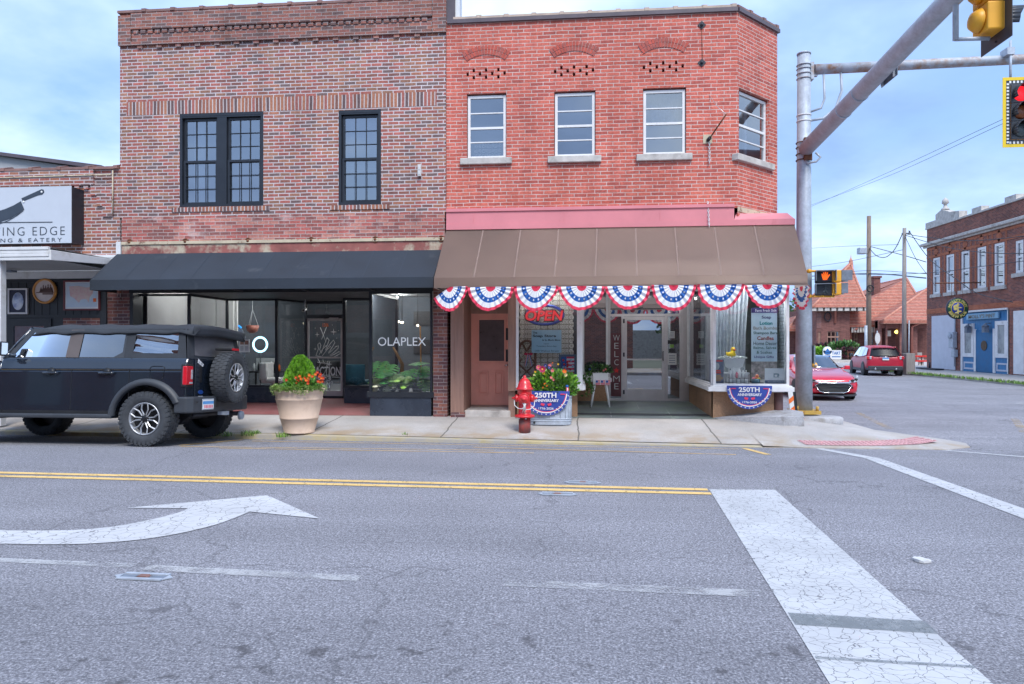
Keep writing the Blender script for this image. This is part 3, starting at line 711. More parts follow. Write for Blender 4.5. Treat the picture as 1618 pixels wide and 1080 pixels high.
# ------------------------------------------------------------------ wall helpers
YF=13.45
front=lambda u,v,d:(u,YF+d,v)
def side_of(ox,oy,ang):       # a wall seen with u running along (cos, sin) and d going to its left hand side
    ca,sa=math.cos(ang),math.sin(ang)
    return lambda u,v,d:(ox+u*ca-d*sa,oy+u*sa+d*ca,v)
def boxT(b,T,u0,u1,v0,v1,d0,d1,mi=0):
    k=len(b.v);b.box(u0,u1,v0,v1,d0,d1,mi)
    for i in range(k,len(b.v)):p=b.v[i];b.v[i]=Vector(T(p.x,p.y,p.z))
    return b
def holewall(b,T,u0,u1,v0,v1,holes,depth=0.12,mi=0,rev=0):
    us=sorted({u0,u1,*[h for q in holes for h in q[:2]]});vv=sorted({v0,v1,*[h for q in holes for h in q[2:]]})
    for i in range(len(us)-1):
        for j in range(len(vv)-1):
            cu,cv=(us[i]+us[i+1])/2,(vv[j]+vv[j+1])/2
            if any(h[0]<cu<h[1] and h[2]<cv<h[3] for h in holes):continue
            b.face([T(us[i],vv[j],0),T(us[i+1],vv[j],0),T(us[i+1],vv[j+1],0),T(us[i],vv[j+1],0)],mi)
    for a0,a1,c0,c1 in holes:
        for p,q in (((a0,c0),(a0,c1)),((a0,c1),(a1,c1)),((a1,c1),(a1,c0)),((a1,c0),(a0,c0))):
            b.face([T(*p,0),T(*q,0),T(*q,depth),T(*p,depth)],rev)
def bars(b,T,u0,u1,v0,v1,d0,d1,fw,cols=1,rows=1,mw=0.015,mi=0,dm=None):
    boxT(b,T,u0,u0+fw,v0,v1,d0,d1,mi);boxT(b,T,u1-fw,u1,v0,v1,d0,d1,mi)
    boxT(b,T,u0+fw,u1-fw,v0,v0+fw,d0,d1,mi);boxT(b,T,u0+fw,u1-fw,v1-fw,v1,d0,d1,mi)
    m0=d0+0.006 if dm is None else dm;m1=min(d1-0.004,m0+0.02)
    for i in range(1,cols):
        x=lerp(u0+fw,u1-fw,i/cols);boxT(b,T,x-mw/2,x+mw/2,v0+fw,v1-fw,m0,m1,mi)
    for i in range(1,rows):
        z=lerp(v0+fw,v1-fw,i/rows);boxT(b,T,u0+fw,u1-fw,z-mw/2,z+mw/2,m0-0.002,m1-0.002,mi)
def paneT(T,u0,u1,v0,v1,d,m,parent,name='pane'):
    b=MB();b.face([T(u0,v0,d),T(u1,v0,d),T(u1,v1,d),T(u0,v1,d)]);return b.build(name,m,parent)
def foldcurtain(T,u0,u1,v0,v1,d,m,parent,name,folds=8,amp=0.03,pinch=0.0):
    b=MB()
    def fn(p,q):
        w=1-pinch*math.sin(q*math.pi*0.6)
        return T(u0+(u1-u0)*p*w,v0+(v1-v0)*(1-q),d+amp*math.sin(p*folds*6.283)+amp*0.4*math.sin(p*folds*2.1*6.283+1))
    b.grid(fn,folds*10,6);return b.build(name,m,parent)
def coping(parent,T,u0,u1,z,m,L=0.62,r=0.085,step=0.02,name='coping',d0=-0.06,d1=0.36):
    b=MB();n=max(1,round((u1-u0)/L));h=(u1-u0)/n
    for i in range(n):
        a=u0+i*h
        prof=[(d0,0),(d0,0.05),((d0+d1)/2,0.11),(d1,0.05),(d1,0)]
        b.prism(prof,lambda p,q,d:T(d,z+q,p),a,a+h-0.006)
        b.prism([(p*1.06-0.012,q*1.22+0.004) for p,q in prof],lambda p,q,d:T(d,z+q,p),a+h-0.085,a+h-0.001)
    return b.build(name,m,parent)

# ------------------------------------------------------------------ mixed brick building with the salon
XL,XR,ZT=-9.42,-2.585,8.33
bb=thing('brick_building','two storey mixed red and brown brick building with black sash windows','building',((XL+XR)/2,YF,ZF))
H1=(-8.12,-6.335,4.315,6.225);H2=(-4.765,-3.895,4.297,6.195)
b=MB();holewall(b,front,XL,XR,4.12,7.62,[H1,H2],0.14)
holewall(b,front,XL,XL+0.27,7.62,ZT,[],0);holewall(b,front,XR-0.27,XR,7.62,ZT,[],0)
holewall(b,front,XL+0.27,XR-0.27,7.62,ZT,[],0)
for x in (XL,XR):b.face([(x,YF,2.4),(x,30,2.4),(x,30,ZT),(x,YF,ZT)])
b.face([(XL,30,0),(XR,30,0),(XR,30,ZT),(XL,30,ZT)])
b.build('wall',M['brick_mix'],bb)
b=MB()
boxT(b,front,XL-0.012,XL+0.26,7.66,ZT-0.05,-0.05,0.0);boxT(b,front,XR-0.26,XR+0.012,7.66,ZT+0.02,-0.05,0.0)
boxT(b,front,XL+0.27,XR-0.27,7.985,8.05,-0.06,0.0);boxT(b,front,XL+0.27,XR-0.27,8.05,ZT-0.001,-0.05,0.0)
boxT(b,front,XL+0.27,XR-0.27,7.66,7.725,-0.055,0.0);boxT(b,front,XL+0.27,XR-0.27,7.725,7.90,-0.02,0.0)
b.build('corbel_band',M['brick_dark'],bb)
b=MB();x=XL+0.32;i=0
while x<XR-0.38:
    boxT(b,front,x,x+0.105,7.90,7.985,-0.04,0.0);x += 0.155
x=XL+0.40
while x<XR-0.4:
    boxT(b,front,x,x+0.11,7.60,7.66,-0.04,0.0);x += 0.415
b.build('dentil_course',M['brick_dark'],bb)
b=MB();boxT(b,front,-9.27,-2.77,6.228,6.505,-0.006,0.0);boxT(b,front,-8.28,-6.2,4.215,4.305,-0.02,0.06);boxT(b,front,-4.94,-3.72,4.20,4.287,-0.02,0.06)
b.build('soldier_course',M['soldier'],bb)
b=MB();boxT(b,front,XL+0.04,XR-0.02,3.62,4.119,-0.004,0.14);b.build('faded_brick_band',M['brick_wash'],bb)
b=MB();boxT(b,front,XL+0.06,XR+0.0,3.555,3.615,-0.05,0.1);b.build('cream_ledge',M['cream_rust'],bb)
b=MB();boxT(b,front,XL+0.06,XR+0.0,3.36,3.553,-0.025,0.2);sb=b.build('steel_lintel',M['steel_rust'],bb)
for u in (205,293,392,492,593,697):
    b=MB();cx,cz=P(u,382.5-(u-205)*0.0115,YF-0.03)
    b.lathe([(0.068,0),(0.068,-0.012),(0.052,-0.022),(0.05,-0.012),(0.032,-0.012),(0.028,-0.03),(0.0,-0.034)],(cx,YF-0.024,cz),16,axis='y')
    b.build('rosette',M['rust'],sb)
coping(bb,front,XL-0.02,XR-0.03,ZT,M['tilecoping'])
b=MB();b.face([(XL,YF,ZT-0.3),(XR,YF,ZT-0.3),(XR,30,ZT-0.3),(XL,30,ZT-0.3)]);b.build('roof',M['iron'],bb)
def black_window(hole,units,right_post):
    u0,u1,v0,v1=hole
    b=MB();bars(b,front,u0,u1,v0,v1,0.0,0.12,0.055)
    boxT(b,front,u0+0.056,u1-0.056,v1-0.085,v1-0.056,0.004,0.12)
    w=b.build('window',M['frame_black'],bb)
    for a0,a1 in units:
        zm=(v0+v1)/2-0.02
        b=MB();bars(b,front,a0,a1,zm-0.02,v1-0.09,0.06,0.10,0.045,3,3,0.010);b.build('upper_sash',M['frame_black'],w)
        b=MB();bars(b,front,a0,a1,v0+0.056,zm+0.02,0.035,0.075,0.045,3,3,0.010);b.build('lower_sash',M['frame_black'],w)
        paneT(front,a0+.02,a1-.02,v0+.08,v1-.1,0.088,M['glass_up'],w)
    return w
w1=black_window(H1,[(-8.06,-7.325),(-7.115,-6.395)],None)
b=MB();boxT(b,front,-7.32,-7.12,4.372,6.14,0.008,0.12);b.build('mullion',M['frame_black'],w1)
foldcurtain(front,-7.98,-7.74,4.33,6.15,0.30,M['curtain'],w1,'curtain',3,0.03)
w2=black_window(H2,[(-4.705,-3.955)],None)
b=MB()
for i in range(34):
    z=6.10-i*0.034;b.face([front(-4.70,z,0.20),front(-3.96,z,0.20),front(-3.96,z-0.026,0.222),front(-4.70,z-0.026,0.222)])
b.build('blind',M['curtain'],w2)
t_=MB();t_.box(*[-4.5,-4.12,YF+.22,YF+.3,4.36,4.45]); 
# rooms behind the upper windows
def room(parent,x0,x1,y0,y1,z0,z1,m,name='room'):
    b=MB();b.face([(x0,y1,z0),(x1,y1,z0),(x1,y1,z1),(x0,y1,z1)])
    for x in (x0,x1):b.face([(x,y0,z0),(x,y1,z0),(x,y1,z1),(x,y0,z1)])
    for z in (z0,z1):b.face([(x0,y0,z),(x1,y0,z),(x1,y1,z),(x0,y1,z)])
    return b.build(name,m,parent)
room(bb,XL+0.2,XR-0.2,YF+0.145,19,3.95,6.9,M['grey_wall'],'upstairs_room')
b=MB();b.box(-3.105-0.035,-3.105+0.03,YF-0.06,YF,4.83,5.06);b.box(-3.125,-3.09,YF-0.068,YF-0.06,4.86,4.92);b.box(-3.125,-3.09,YF-0.068,YF-0.06,4.95,5.02)
tag(b.build('wall_sensor',M['offwhite'],bevel=0.004),'small pale box fixed to the brickwork right of the single black window','sensor box')

# ---- salon shopfront: displays either side of a recessed door
ZH=2.56
zb0,zs0=0.05,0.50
Xp=lambda u,y:PXX(u,y)
xa,xb_=Xp(217,13.72),Xp(299,13.78)
xc0,xc1=Xp(359,15.5),Xp(437,15.5)
xd0,xd1=Xp(484,YD),Xp(543,YD)
xe0,xe1=Xp(544,15.5),-4.12
xf0,xf1=-4.12,Xp(682,13.5)
plan=[((xa,13.72),(xb_,13.78)),((xb_,13.78),(xc0,15.5)),((xc0,15.5),(xc1,15.5)),((xc1,15.5),(xd0,YD)),((xd1,YD),(xe0,15.5)),((xe0,15.5),(xe1,15.5)),((xf0,15.5),(xf0,13.5)),((xf0,13.5),(xf1,13.5))]
bulk=MB()
for i,(A,B_) in enumerate(plan):
    L_=math.dist(A,B_);T=side_of(A[0],A[1],math.atan2(B_[1]-A[1],B_[0]-A[0]))
    if i == 4:bulk.build('bulkhead',M['bulkhead'],bb);bulk=MB()
    fr=MB();bars(fr,T,-0.02,L_+0.02,zs0,ZH,-0.03,0.03,0.045)
    if i == 7:boxT(fr,T,-0.06,L_+0.06,zs0-0.05,zs0+0.055,-0.075,0.05)
    f=fr.build('display_window',M['frame_black'],bb)
    paneT(T,0.02,L_-0.02,zs0+0.03,ZH-0.03,0.0,M['glass_shop'],f)
    boxT(bulk,T,0,L_,zb0-0.06,zs0-0.002 if i != 7 else zs0-0.052,0.0 if i != 7 else-0.05,0.16)
    if i in (2,5):boxT(bulk,T,0.03,L_-0.03,zs0-0.05,zs0-0.01,-0.03,0.0)
bulk.build('bulkhead',M['bulkhead'],bb)
b=MB();boxT(b,front,XL+0.27,xa,-0.1,3.36,0.02,0.5);boxT(b,front,xa,xf1+0.05,ZH,3.36,0.0,0.08)
b.prism([(xb_+.02,13.54),(xb_+.02,13.8),(xc0,15.52),(xc1,15.52),(xd0,YD+.03),(xd1,YD+.03),(xe0,15.52),(xf0-.02,15.52),(xf0-.02,13.54)],lambda p,q,d:(p,q,d),ZH+.001,ZH+.06)
b.build('black_fascia',M['black_paint'],bb)
b=MB();boxT(b,front,xf1+0.045,XR+0.03,-0.08,3.36,-0.012,0.5);b.build('brick_pier',M['brick_pier'],bb)
b=MB();boxT(b,front,XL-0.34,XL+0.26,-0.08,3.36,0.03,0.5);b.build('brick_pier',M['brick_pier'],bb)
b=MB();b.grid(lambda p,q:(lerp(xa-0.3,xf0,p),lerp(13.45,17.2,q),entry_z(lerp(13.45,17.2,q))+0.004),2,4,sm=False);b.build('entry_floor',M['tile_red'],bb)
# door
Td=lambda u,v,d:(u,YD+d,v)
zd0,zd1=0.15,2.14
fr=MB();bars(fr,Td,xd0-0.05,xd1+0.05,zd0,ZH,-0.04,0.05,0.06);boxT(fr,Td,xd0+0.01,xd1-0.01,zd1,zd1+0.09,-0.04,0.05)
f=fr.build('door_frame',M['frame_black'],bb);paneT(Td,xd0+0.01,xd1-0.01,zd1+0.08,ZH-0.06,0.0,M['glass_shop'],f)
dr=MB();bars(dr,Td,xd0+0.015,xd1-0.015,zd0+0.02,zd1-0.005,-0.02,0.03,0.055);boxT(dr,Td,xd0+0.071,xd1-0.071,zd0+0.075,zd0+0.19,-0.02,0.03)
dr=dr.build('door',M['alu'],bb)
paneT(Td,xd0+0.05,xd1-0.05,zd0+0.1,zd1-0.04,0.01,M['glass_shop'],dr)
b=MB();zb_=PZ(520,564.5,YD);boxT(b,Td,xd0+0.06,xd1-0.06,zb_-0.02,zb_+0.02,-0.06,-0.04);b.build('push_bar',M['alu'],dr)
b=MB();zc_=zd1-0.02;boxT(b,Td,xd1-0.34,xd1-0.12,zc_-0.02,zc_+0.035,-0.08,-0.041);b.tube([Td(xd1-0.3,zc_+0.03,-0.06),Td(xd1-0.46,zc_-0.02,-0.16),Td(xd1-0.16,zc_-0.05,-0.05)],0.009,5);b.build('door_closer',M['alu'],dr)
dec=MB()   # white line drawing of a hand reaching up between stars
def dl(pts,r=0.006):dec.tube([Td(*P(u,v,YD),-0.0) for u,v in pts] if False else [(P(u,v,YD)[0],YD+0.003,P(u,v,YD)[1]) for u,v in pts],r,4)
for s_ in ([(499,562),(501,556),(503,551),(502,544),(505,541),(507,545),(505,552),(508,558)],[(508,557),(511,548),(514,540),(517,533),(520,537),(517,545),(514,553)],[(514,556),(518,548),(523,541),(527,537),(529,541),(525,548),(519,557)],[(519,558),(525,553),(531,547),(535,546),(534,550),(527,557),(521,561)],[(522,562),(529,559),(536,555),(538,558),(531,562),(524,565)],[(500,562),(512,564),(524,565)],[(506,517),(515,540)],[(516,516),(508,536)],[(504,560),(510,551),(516,545)],[(509,562),(516,553),(522,547)],[(502,566),(506,574),(503,582),(508,590)],[(510,568),(513,575),(518,570),(515,583)],[(512,590),(517,580),(521,571)],[(501,572),(520,575)]):
    dl(s_)
for u,v,r in ((527,524,5.5),(501,528,4),(520.5,575,4.5),(498,551,2.5),(535,522,1.2),(498,518,1.2),(512,511,1.2),(532,534,1.2),(525,513,1.2)):
    x,z=P(u,v,YD);q=r*0.0155
    dec.face([(x+(q if i % 2 == 0 else q*0.22)*math.cos(i*math.pi/4+(0))*(1 if i % 4 != 2 else 1),YD+0.002,z+(q if i % 2 == 0 else q*0.22)*math.sin(i*math.pi/4)) for i in range(8)])
dec.build('hand_decal',M['white'],dr)
def door_text(txt,u0,u1,v0,v1,m,bold=0.0,th=0.003):
    x0,z0=P(u0,v1,YD);x1,z1=P(u1,v0,YD);return text_mesh(txt,'lettering',m,dr,x0,x1,z0,z1,YD-0.001,bold=bold)
door_text('REACTION',487,538,579,593,M['white'],0.01);door_text('1893',491,523,593.5,601,M['white'],0.01)
door_text('EST 2020',497,526,602.5,606,M['white']);door_text('1306',510,519,510,516,M['fl_orange'],0.01)
b=MB();x0,z0=P(525,596,YD);b.box(x0,x0+0.2,YD-0.001,YD+0.001,z0,z0+0.012);b.build('lettering',M['white'],dr)
# camera over the door
t=thing('security_camera','small white security camera under the soffit beside the salon door','camera',(Xp(481,15.9),15.9,PZ(483,489,15.9)))
b=MB();x,y,z=t.location;b.tube([(x+0.02,y-0.11,z-0.02),(x,y+0.05,z+0.01)],0.035,12);b.build('body',M['white'],t)
b=MB();b.tube([(x+0.021,y-0.118,z-0.022),(x+0.02,y-0.108,z-0.0195)],0.026,12);b.build('lens',M['black'],t)
b=MB();b.tube([(x,y+0.04,z+0.03),(x,y+0.06,ZH)],0.014,8);b.build('bracket',M['white'],t)
# name on the right hand display glass
x0,z0=P(597,546,13.49);x1,z1=P(673,532.5,13.49)
o=text_mesh('OLAPLEX','window_lettering',M['white'],None,x0,x1,z0,z1,13.494,0.003)
tag(o,'white capital letters reading OLAPLEX on the plant window','window lettering')

# ---- salon interior
b=MB()
x0,x1,y1=XL+0.2,XR-0.1,23.0
b.face([(x0,y1,0.1),(x1,y1,0.1),(x1,y1,2.95),(x0,y1,2.95)])
b.face([(x0,13.7,0.1),(x0,y1,0.1),(x0,y1,2.95),(x0,13.7,2.95)]);b.face([(x1,13.7,0.1),(x1,y1,0.1),(x1,y1,2.95),(x1,13.7,2.95)])
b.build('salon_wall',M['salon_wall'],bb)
b=MB();b.face([(x0,13.7,2.95),(x1,13.7,2.95),(x1,y1,2.95),(x0,y1,2.95)]);b.build('salon_ceiling',M['grey_wall'],bb)
b=MB();b.face([(x0,13.6,0.02),(x1,13.6,0.02),(x1,y1,0.12),(x0,y1,0.12)])
b.box(xa,xb_+0.3,13.9,15.4,0.3,zs0-0.01);b.box(xf0+0.05,xf1,13.62,15.45,0.3,zs0-0.01);b.build('salon_floor',M['grey_wall'],bb)
b=MB()
for xq in (-8.75,-8.3):b.box(xq-0.05,xq+0.05,15.9,15.99,0.12,2.94)
b.box(-9.2,-8.2,16.0,16.06,0.12,2.94);b.box(-9.2,-9.15,13.8,16.0,.12,2.94);b.build('partition',M['offwhite'],bb)
b=MB(); 
for i in range(5):
    for j in range(6):
        if (i+j) % 2 and i*j % 3:b.box(-5.6+i*0.55,-5.6+i*0.55+0.55,21.0,21.04,0.3+j*0.44,0.3+j*0.44+0.44)
b.build('checker_wall',M['black_paint'],bb)
b=MB();b.box(-5.65,-2.75,21.05,21.1,0.1,2.95);b.build('inner_wall',M['salon_wall'],bb)
b=MB();b.box(xe0+0.3,xe0+0.42,17.5,17.62,0.12,2.95);b.box(-3.75,-3.63,18.0,18.12,0.12,2.95);b.build('column',M['grey_wall'],bb)
for i,(x,y) in enumerate(((-8.3,14.8),(-7.3,16.4),(-6.2,18.5),(-5.3,20),(-3.9,14.5),(-3.2,14.6),(-4.4,17.5),(-3.2,18.2),(-6.4,16.8),(-7.6,19.6))):
    t=thing('ceiling_lamp',['round recessed lamp in the salon ceiling behind the glass'][0],'ceiling lamp',(x,y,2.90),group='recessed lamps in the salon ceiling')
    b=MB();b.lathe([(0.0,0),(0.045,0),(0.045,0.012)],(0,0,0.0),14);b.build('diffuser',M['ceil_lamp'],t,local=True)
    b=MB();b.lathe([(0.045,-0.004),(0.07,-0.004),(0.07,0.05)],(0,0,0.0),14);b.build('trim',M['grey_wall'],t,local=True)
    d=bpy.data.lights.new('lamp_light','POINT');d.energy=17 if y>15 else 9;d.shadow_soft_size=0.035;d.color=(1,0.97,0.93)
    lo_=bpy.data.objects.new('lamp_light',d);C.objects.link(lo_);lo_.parent=t;lo_.location=(0,0,-0.05)
def ringlight(u,v,y,r):
    x,z=P(u,v,y);t=thing('ring_light','glowing white ring light on a stand inside the salon','ring light',(x,y,0.12))
    b=MB();b.tube([(x+r*math.cos(a),y,z+r*math.sin(a)) for a in [i*2*math.pi/28 for i in range(29)]],0.026,8,caps=False);b.build('ring',M['ring_lamp'],t)
    b=MB();b.tube([(x,y+.02,0.14),(x,y+0.02,z-r)],0.014,8);b.lathe([(0.16,0),(0.16,0.02),(0.02,0.03)],(x,y+0.02,0.12),14);b.build('stand',M['black'],t)
ringlight(411,544,17.2,0.185)
x,z=P(390,555,16.9)
t=thing('mirror','dark oval mirror edged with blue light behind the salon glass','mirror',(x-.3,17.5,1.0));mx_,mz_=P(373,545,17.5)
b=MB();b.lathe([(0.0,0),(0.28,0),(0.28,0.03)],(0,0,0),28,axis='y');b.xf(Matrix.Translation((mx_,17.5,mz_)) @ Matrix.Diagonal((1,1,1.8,1)));b.build('glass',M['grey_sig'],t)
b=MB();b.tube([(mx_+0.30*math.cos(a),17.49,mz_+0.53*math.sin(a)) for a in [R(60)+i*R(80)/12 for i in range(13)]],0.022,6);b.build('light_edge',M['neon_blue'],t)
def easy(name,label,cat,parts,group=None):
    """a thing from finished meshes: parts = [(name, builder, material)]"""
    pts=[v for _,b,_ in parts for v in b.v]
    lo=Vector(((min(p.x for p in pts)+max(p.x for p in pts))/2,(min(p.y for p in pts)+max(p.y for p in pts))/2,min(p.z for p in pts)))
    if len(parts) == 1:return tag(parts[0][1].build(name,parts[0][2]),label,cat,group)
    t=thing(name,label,cat,lo,group=group)
    for n,b,m in parts:b.build(n,m,t)
    return t
def bx(x0,x1,y0,y1,z0,z1):return MB().box(x0,x1,y0,y1,z0,z1)
# notice on the glass, salon furniture seen through it
x,z=P(386,546,15.48);b1=bx(x-0.125,x+0.125,15.482,15.488,z-0.15,z+0.15)
b2=MB();b2.box(x-0.10,x-0.012,15.478,15.481,z+0.03,z+0.12);b2.box(x+0.012,x+0.10,15.478,15.481,z+0.03,z+0.12)
b3=MB()
for k in range(5):b3.box(x-0.10,x-0.02,15.478,15.481,z-0.02-k*0.022,z-0.012-k*0.022);b3.box(x+0.015,x+0.09,15.478,15.481,z-0.02-k*0.022,z-0.012-k*0.022)
easy('notice','white printed notice with two photos taped to the salon glass','notice',[('sheet',b1,M['white']),('photo',b2,M['brown_wood']),('print',b3,M['grey_sig'])])
def chair(x,y,yaw,fabric,label):
    t=thing('salon_chair',label,'chair',(x,y,0.12),(0,0,yaw))
    b=MB();b.box(-0.27,0.27,-0.25,0.25,0.40,0.52);b.build('seat',fabric,t,local=True,bevel=0.04)
    b=MB();b.grid(lambda p,q:(0.33*math.sin((p-0.5)*2.6),0.30*math.cos((p-0.5)*2.6),0.46+0.44*q),12,3);b.build('backrest',fabric,t,local=True,solid=0.07,bevel=0.02)
    b=MB();b.tube([(0,0,0.0),(0,0,0.4)],0.04,10);b.lathe([(0.28,0),(0.28,0.03),(0.05,0.05)],(0,0,0),18);b.build('pedestal',M['chrome'],t,local=True)
teal=mat('teal_velvet',(0.045,0.16,0.21),0.7,var=0.2)
chair(Xp(565,16.2),16.25,R(150),teal,'teal tub chair behind the glass right of the salon door')
chair(Xp(432,17),17.0,R(100),M['offwhite'],'white salon chair behind the glass near the ring light')
for u,y,lab in ((520,18.5,'dark styling chair seen through the salon door glass'),(610,18.8,'dark styling chair behind the plants in the salon window')):
    chair(Xp(u,y),y,R(20),M['black'],lab)
x0=Xp(395,17.6);b1=bx(x0,x0+0.9,17.4,17.9,0.74,0.78);b2=MB();[b2.box(x0+a,x0+a+0.04,yy,yy+0.04,0.12,0.74) for a in (0.02,0.84) for yy in (17.42,17.84)]
easy('styling_desk','narrow dark desk with bottles behind the salon glass','desk',[('top',b1,M['black_paint']),('legs_frame',b2,M['black_paint'])])
r3=random.Random(5)
for i in range(7):
    xx=x0+0.08+i*0.12;h=0.12+0.14*r3.random()
    b1=MB();b1.lathe([(0.03,0),(0.032,h*0.7),(0.012,h*0.85),(0.012,h)],(xx,17.6+0.1*r3.random(),0.78),8)
    tag(b1.build('bottle',[M['white'],M['black'],M['fl_orange'],teal][i % 4]),['slim white bottle on the salon desk','slim black bottle on the salon desk','orange bottle on the salon desk','teal bottle on the salon desk'][i % 4],'bottle','bottles on the salon desk')
b1=bx(x0+0.1,x0+0.6,17.75,17.78,0.80,1.12);b2=bx(x0+0.3,x0+0.4,17.7,17.82,0.78,0.81)
easy('monitor','pale backed screen standing on the salon desk','monitor',[('screen',b1,M['offwhite']),('foot',b2,M['offwhite'])])
# pendant cluster and hanging planter
for k,(u,v,y) in enumerate(((597,503,17.6),(630,508,18.4),(634,509,18.4),(636,509,18.6),(660,514,17.2),(280+45,498,18))):
    x,z=P(u,v,y);b1=MB().ball((x,y,z),0.03,10);b2=MB().tube([(x,y,z+0.04),(x,y,2.94)],0.006,5)
    easy('pendant_lamp','small bare bulb pendant glowing inside the salon','pendant lamp',[('bulb',b1,M['bulb']),('cord',b2,M['black'])],'bare bulb pendants in the salon')
x,z=P(399,520,16.8);b1=MB().lathe([(0.05,0),(0.13,0.06),(0.16,0.2),(0.15,0.2),(0.02,0.06)],(x,16.8,z-0.1),14)
b2=MB();[b2.tube([(x+0.14*math.cos(a),16.8+0.14*math.sin(a),z+0.09),(x,16.8,z+0.5),(x,16.8,2.94)],0.007,5) for a in (0.3,2.4,4.5)]
easy('hanging_pot','terracotta pot hanging on cords inside the salon window','hanging pot',[('pot',b1,M['copper_pipe']),('cord',b2,M['curtain'])])
x0,z0=P(352,600,15.9)
# plants in the right hand display
def leaf_blade(b,base,tip,width,droop,up,mi=0,notch=5,var=None):
    """a split leaf: half blades with slits along the rim"""
    base,tip=Vector(base),Vector(tip);ax=tip-base;L_=ax.length;ax.normalize()
    side=ax.cross(Vector(up)).normalized();nrm=side.cross(ax).normalized();n=notch*3
    for sgn in (-1,1):
        for i in range(n):
            t0,t1=i/n,(i+1)/n
            def wd(t):return width*(math.sin(math.pi*min(1,t*0.93+0.05)) ** 0.6)*(1-0.25*t)
            cut=0.35 if i % 3 == 2 and 0.12<t0<0.92 else 1.0
            def pt(t,w):return base+ax*(L_*t)+side*sgn*w+nrm*(-droop*(t*t)*L_-0.25*w*w/max(width,.01)) 
            k0,k1=wd(t0)*cut,wd(t1)*(cut if i % 3 == 2 else 1.0)
            b.face([pt(t0,0),pt(t1,0),pt(t1+0.06,k1),pt(t0+0.06,k0)],mi if var is None or r3.random()>0.35 else var,True)
def window_plant(name,label,pu,pv,py,leaves,mats):
    x,z=P(pu,pv,py);z=zs0
    t=thing(name,label,'plant',(x,py,z));st=MB();lv=MB()
    for (u,v,y,L_,w,mi) in leaves:
        lx,lz=P(u,v,y);a=math.atan2(lz-z,lx-x); 
        base=Vector((lx,y,lz));dirv=Vector((math.cos(a)*0.6+(r3.random()-.5)*0.4,-0.75,-0.35+0.5*r3.random())).normalized()
        L_ *= 1.25;tip=base+dirv*L_
        leaf_blade(lv,base,tip,w*1.25,0.25,(0,-0.35,1),mi,5,2 if mi == 2 else None)
        st.tube([(x+(r3.random()-.5)*.1,py,z),((x+lx)/2,(py+y)/2+0.05,(z+lz)/2+0.12),(lx,y,lz)],0.008,5)
    lv.build('foliage',mats,t);st.build('stem',M['green_leaf'],t)
    b=MB().lathe([(0.10,0),(0.14,0.16),(0.125,0.16),(0.1,0.1)],(x,py,z),14);b.build('pot',M['dark_wall'],t)
mm=[M['green_mon'],M['green_leaf'],M['cream_leaf'],M['green_yel']]
window_plant('monstera','split leaf monstera with drooping leaves at left of the OLAPLEX window',617,612,14.1,
             [(612,582,13.95,.38,.17,0),(622,575,14.1,.36,.17,0),(606,590,13.9,.33,.15,1),(626,590,13.9,.36,.17,1),(616,600,13.85,.30,.13,0),(603,602,13.95,.26,.11,1),(628,602,14.0,.28,.12,0),(610,570,14.3,.3,.13,0)],mm)
window_plant('monstera','tall monstera with broad dark leaves at right of the OLAPLEX window',660,612,14.2,
             [(662,572,14.0,.40,.20,0),(672,578,14.1,.36,.17,0),(655,582,14.1,.34,.15,0),(668,595,13.9,.34,.14,1),(676,602,13.9,.30,.12,3),(644,585,14.2,.30,.12,0),(650,598,14.1,.26,.10,1)],mm)
window_plant('variegated_plant','cream and green variegated plant low in the OLAPLEX window',608,617,13.8,
             [(606,604,13.75,.26,.09,2),(612,608,13.72,.24,.08,2),(600,608,13.75,.22,.08,0),(618,606,13.75,.22,.08,2),(597,612,13.72,.2,.07,2)],mm)
window_plant('young_monstera','small bright green young plant at the foot of the OLAPLEX window',638,614,13.9,
             [(634,594,13.8,.30,.10,3),(642,600,13.78,.28,.09,3),(630,602,13.8,.24,.09,3),(646,594,13.85,.24,.09,3)],mm)
x,z=P(664,515,14.3);x2,z2=P(666,600,14.3)
tag(MB().tube([(x2,14.3,zs0),(x,14.3,z)],0.016,7).build('plant_stake',M['gold_frame']),'tan bamboo stake standing among the window plants','plant stake')
x,z=P(634,575,14.4);b=MB();b.tube([(x,14.4,zs0),(x+0.02,14.4,z),(x-0.09,14.38,z+0.22),(x-0.18,14.4,z+0.36)],[0.045,0.04,0.03,0.018],8)
tag(b.build('driftwood',M['stem']),'knotty brown branch leaning behind the window plants','branch')

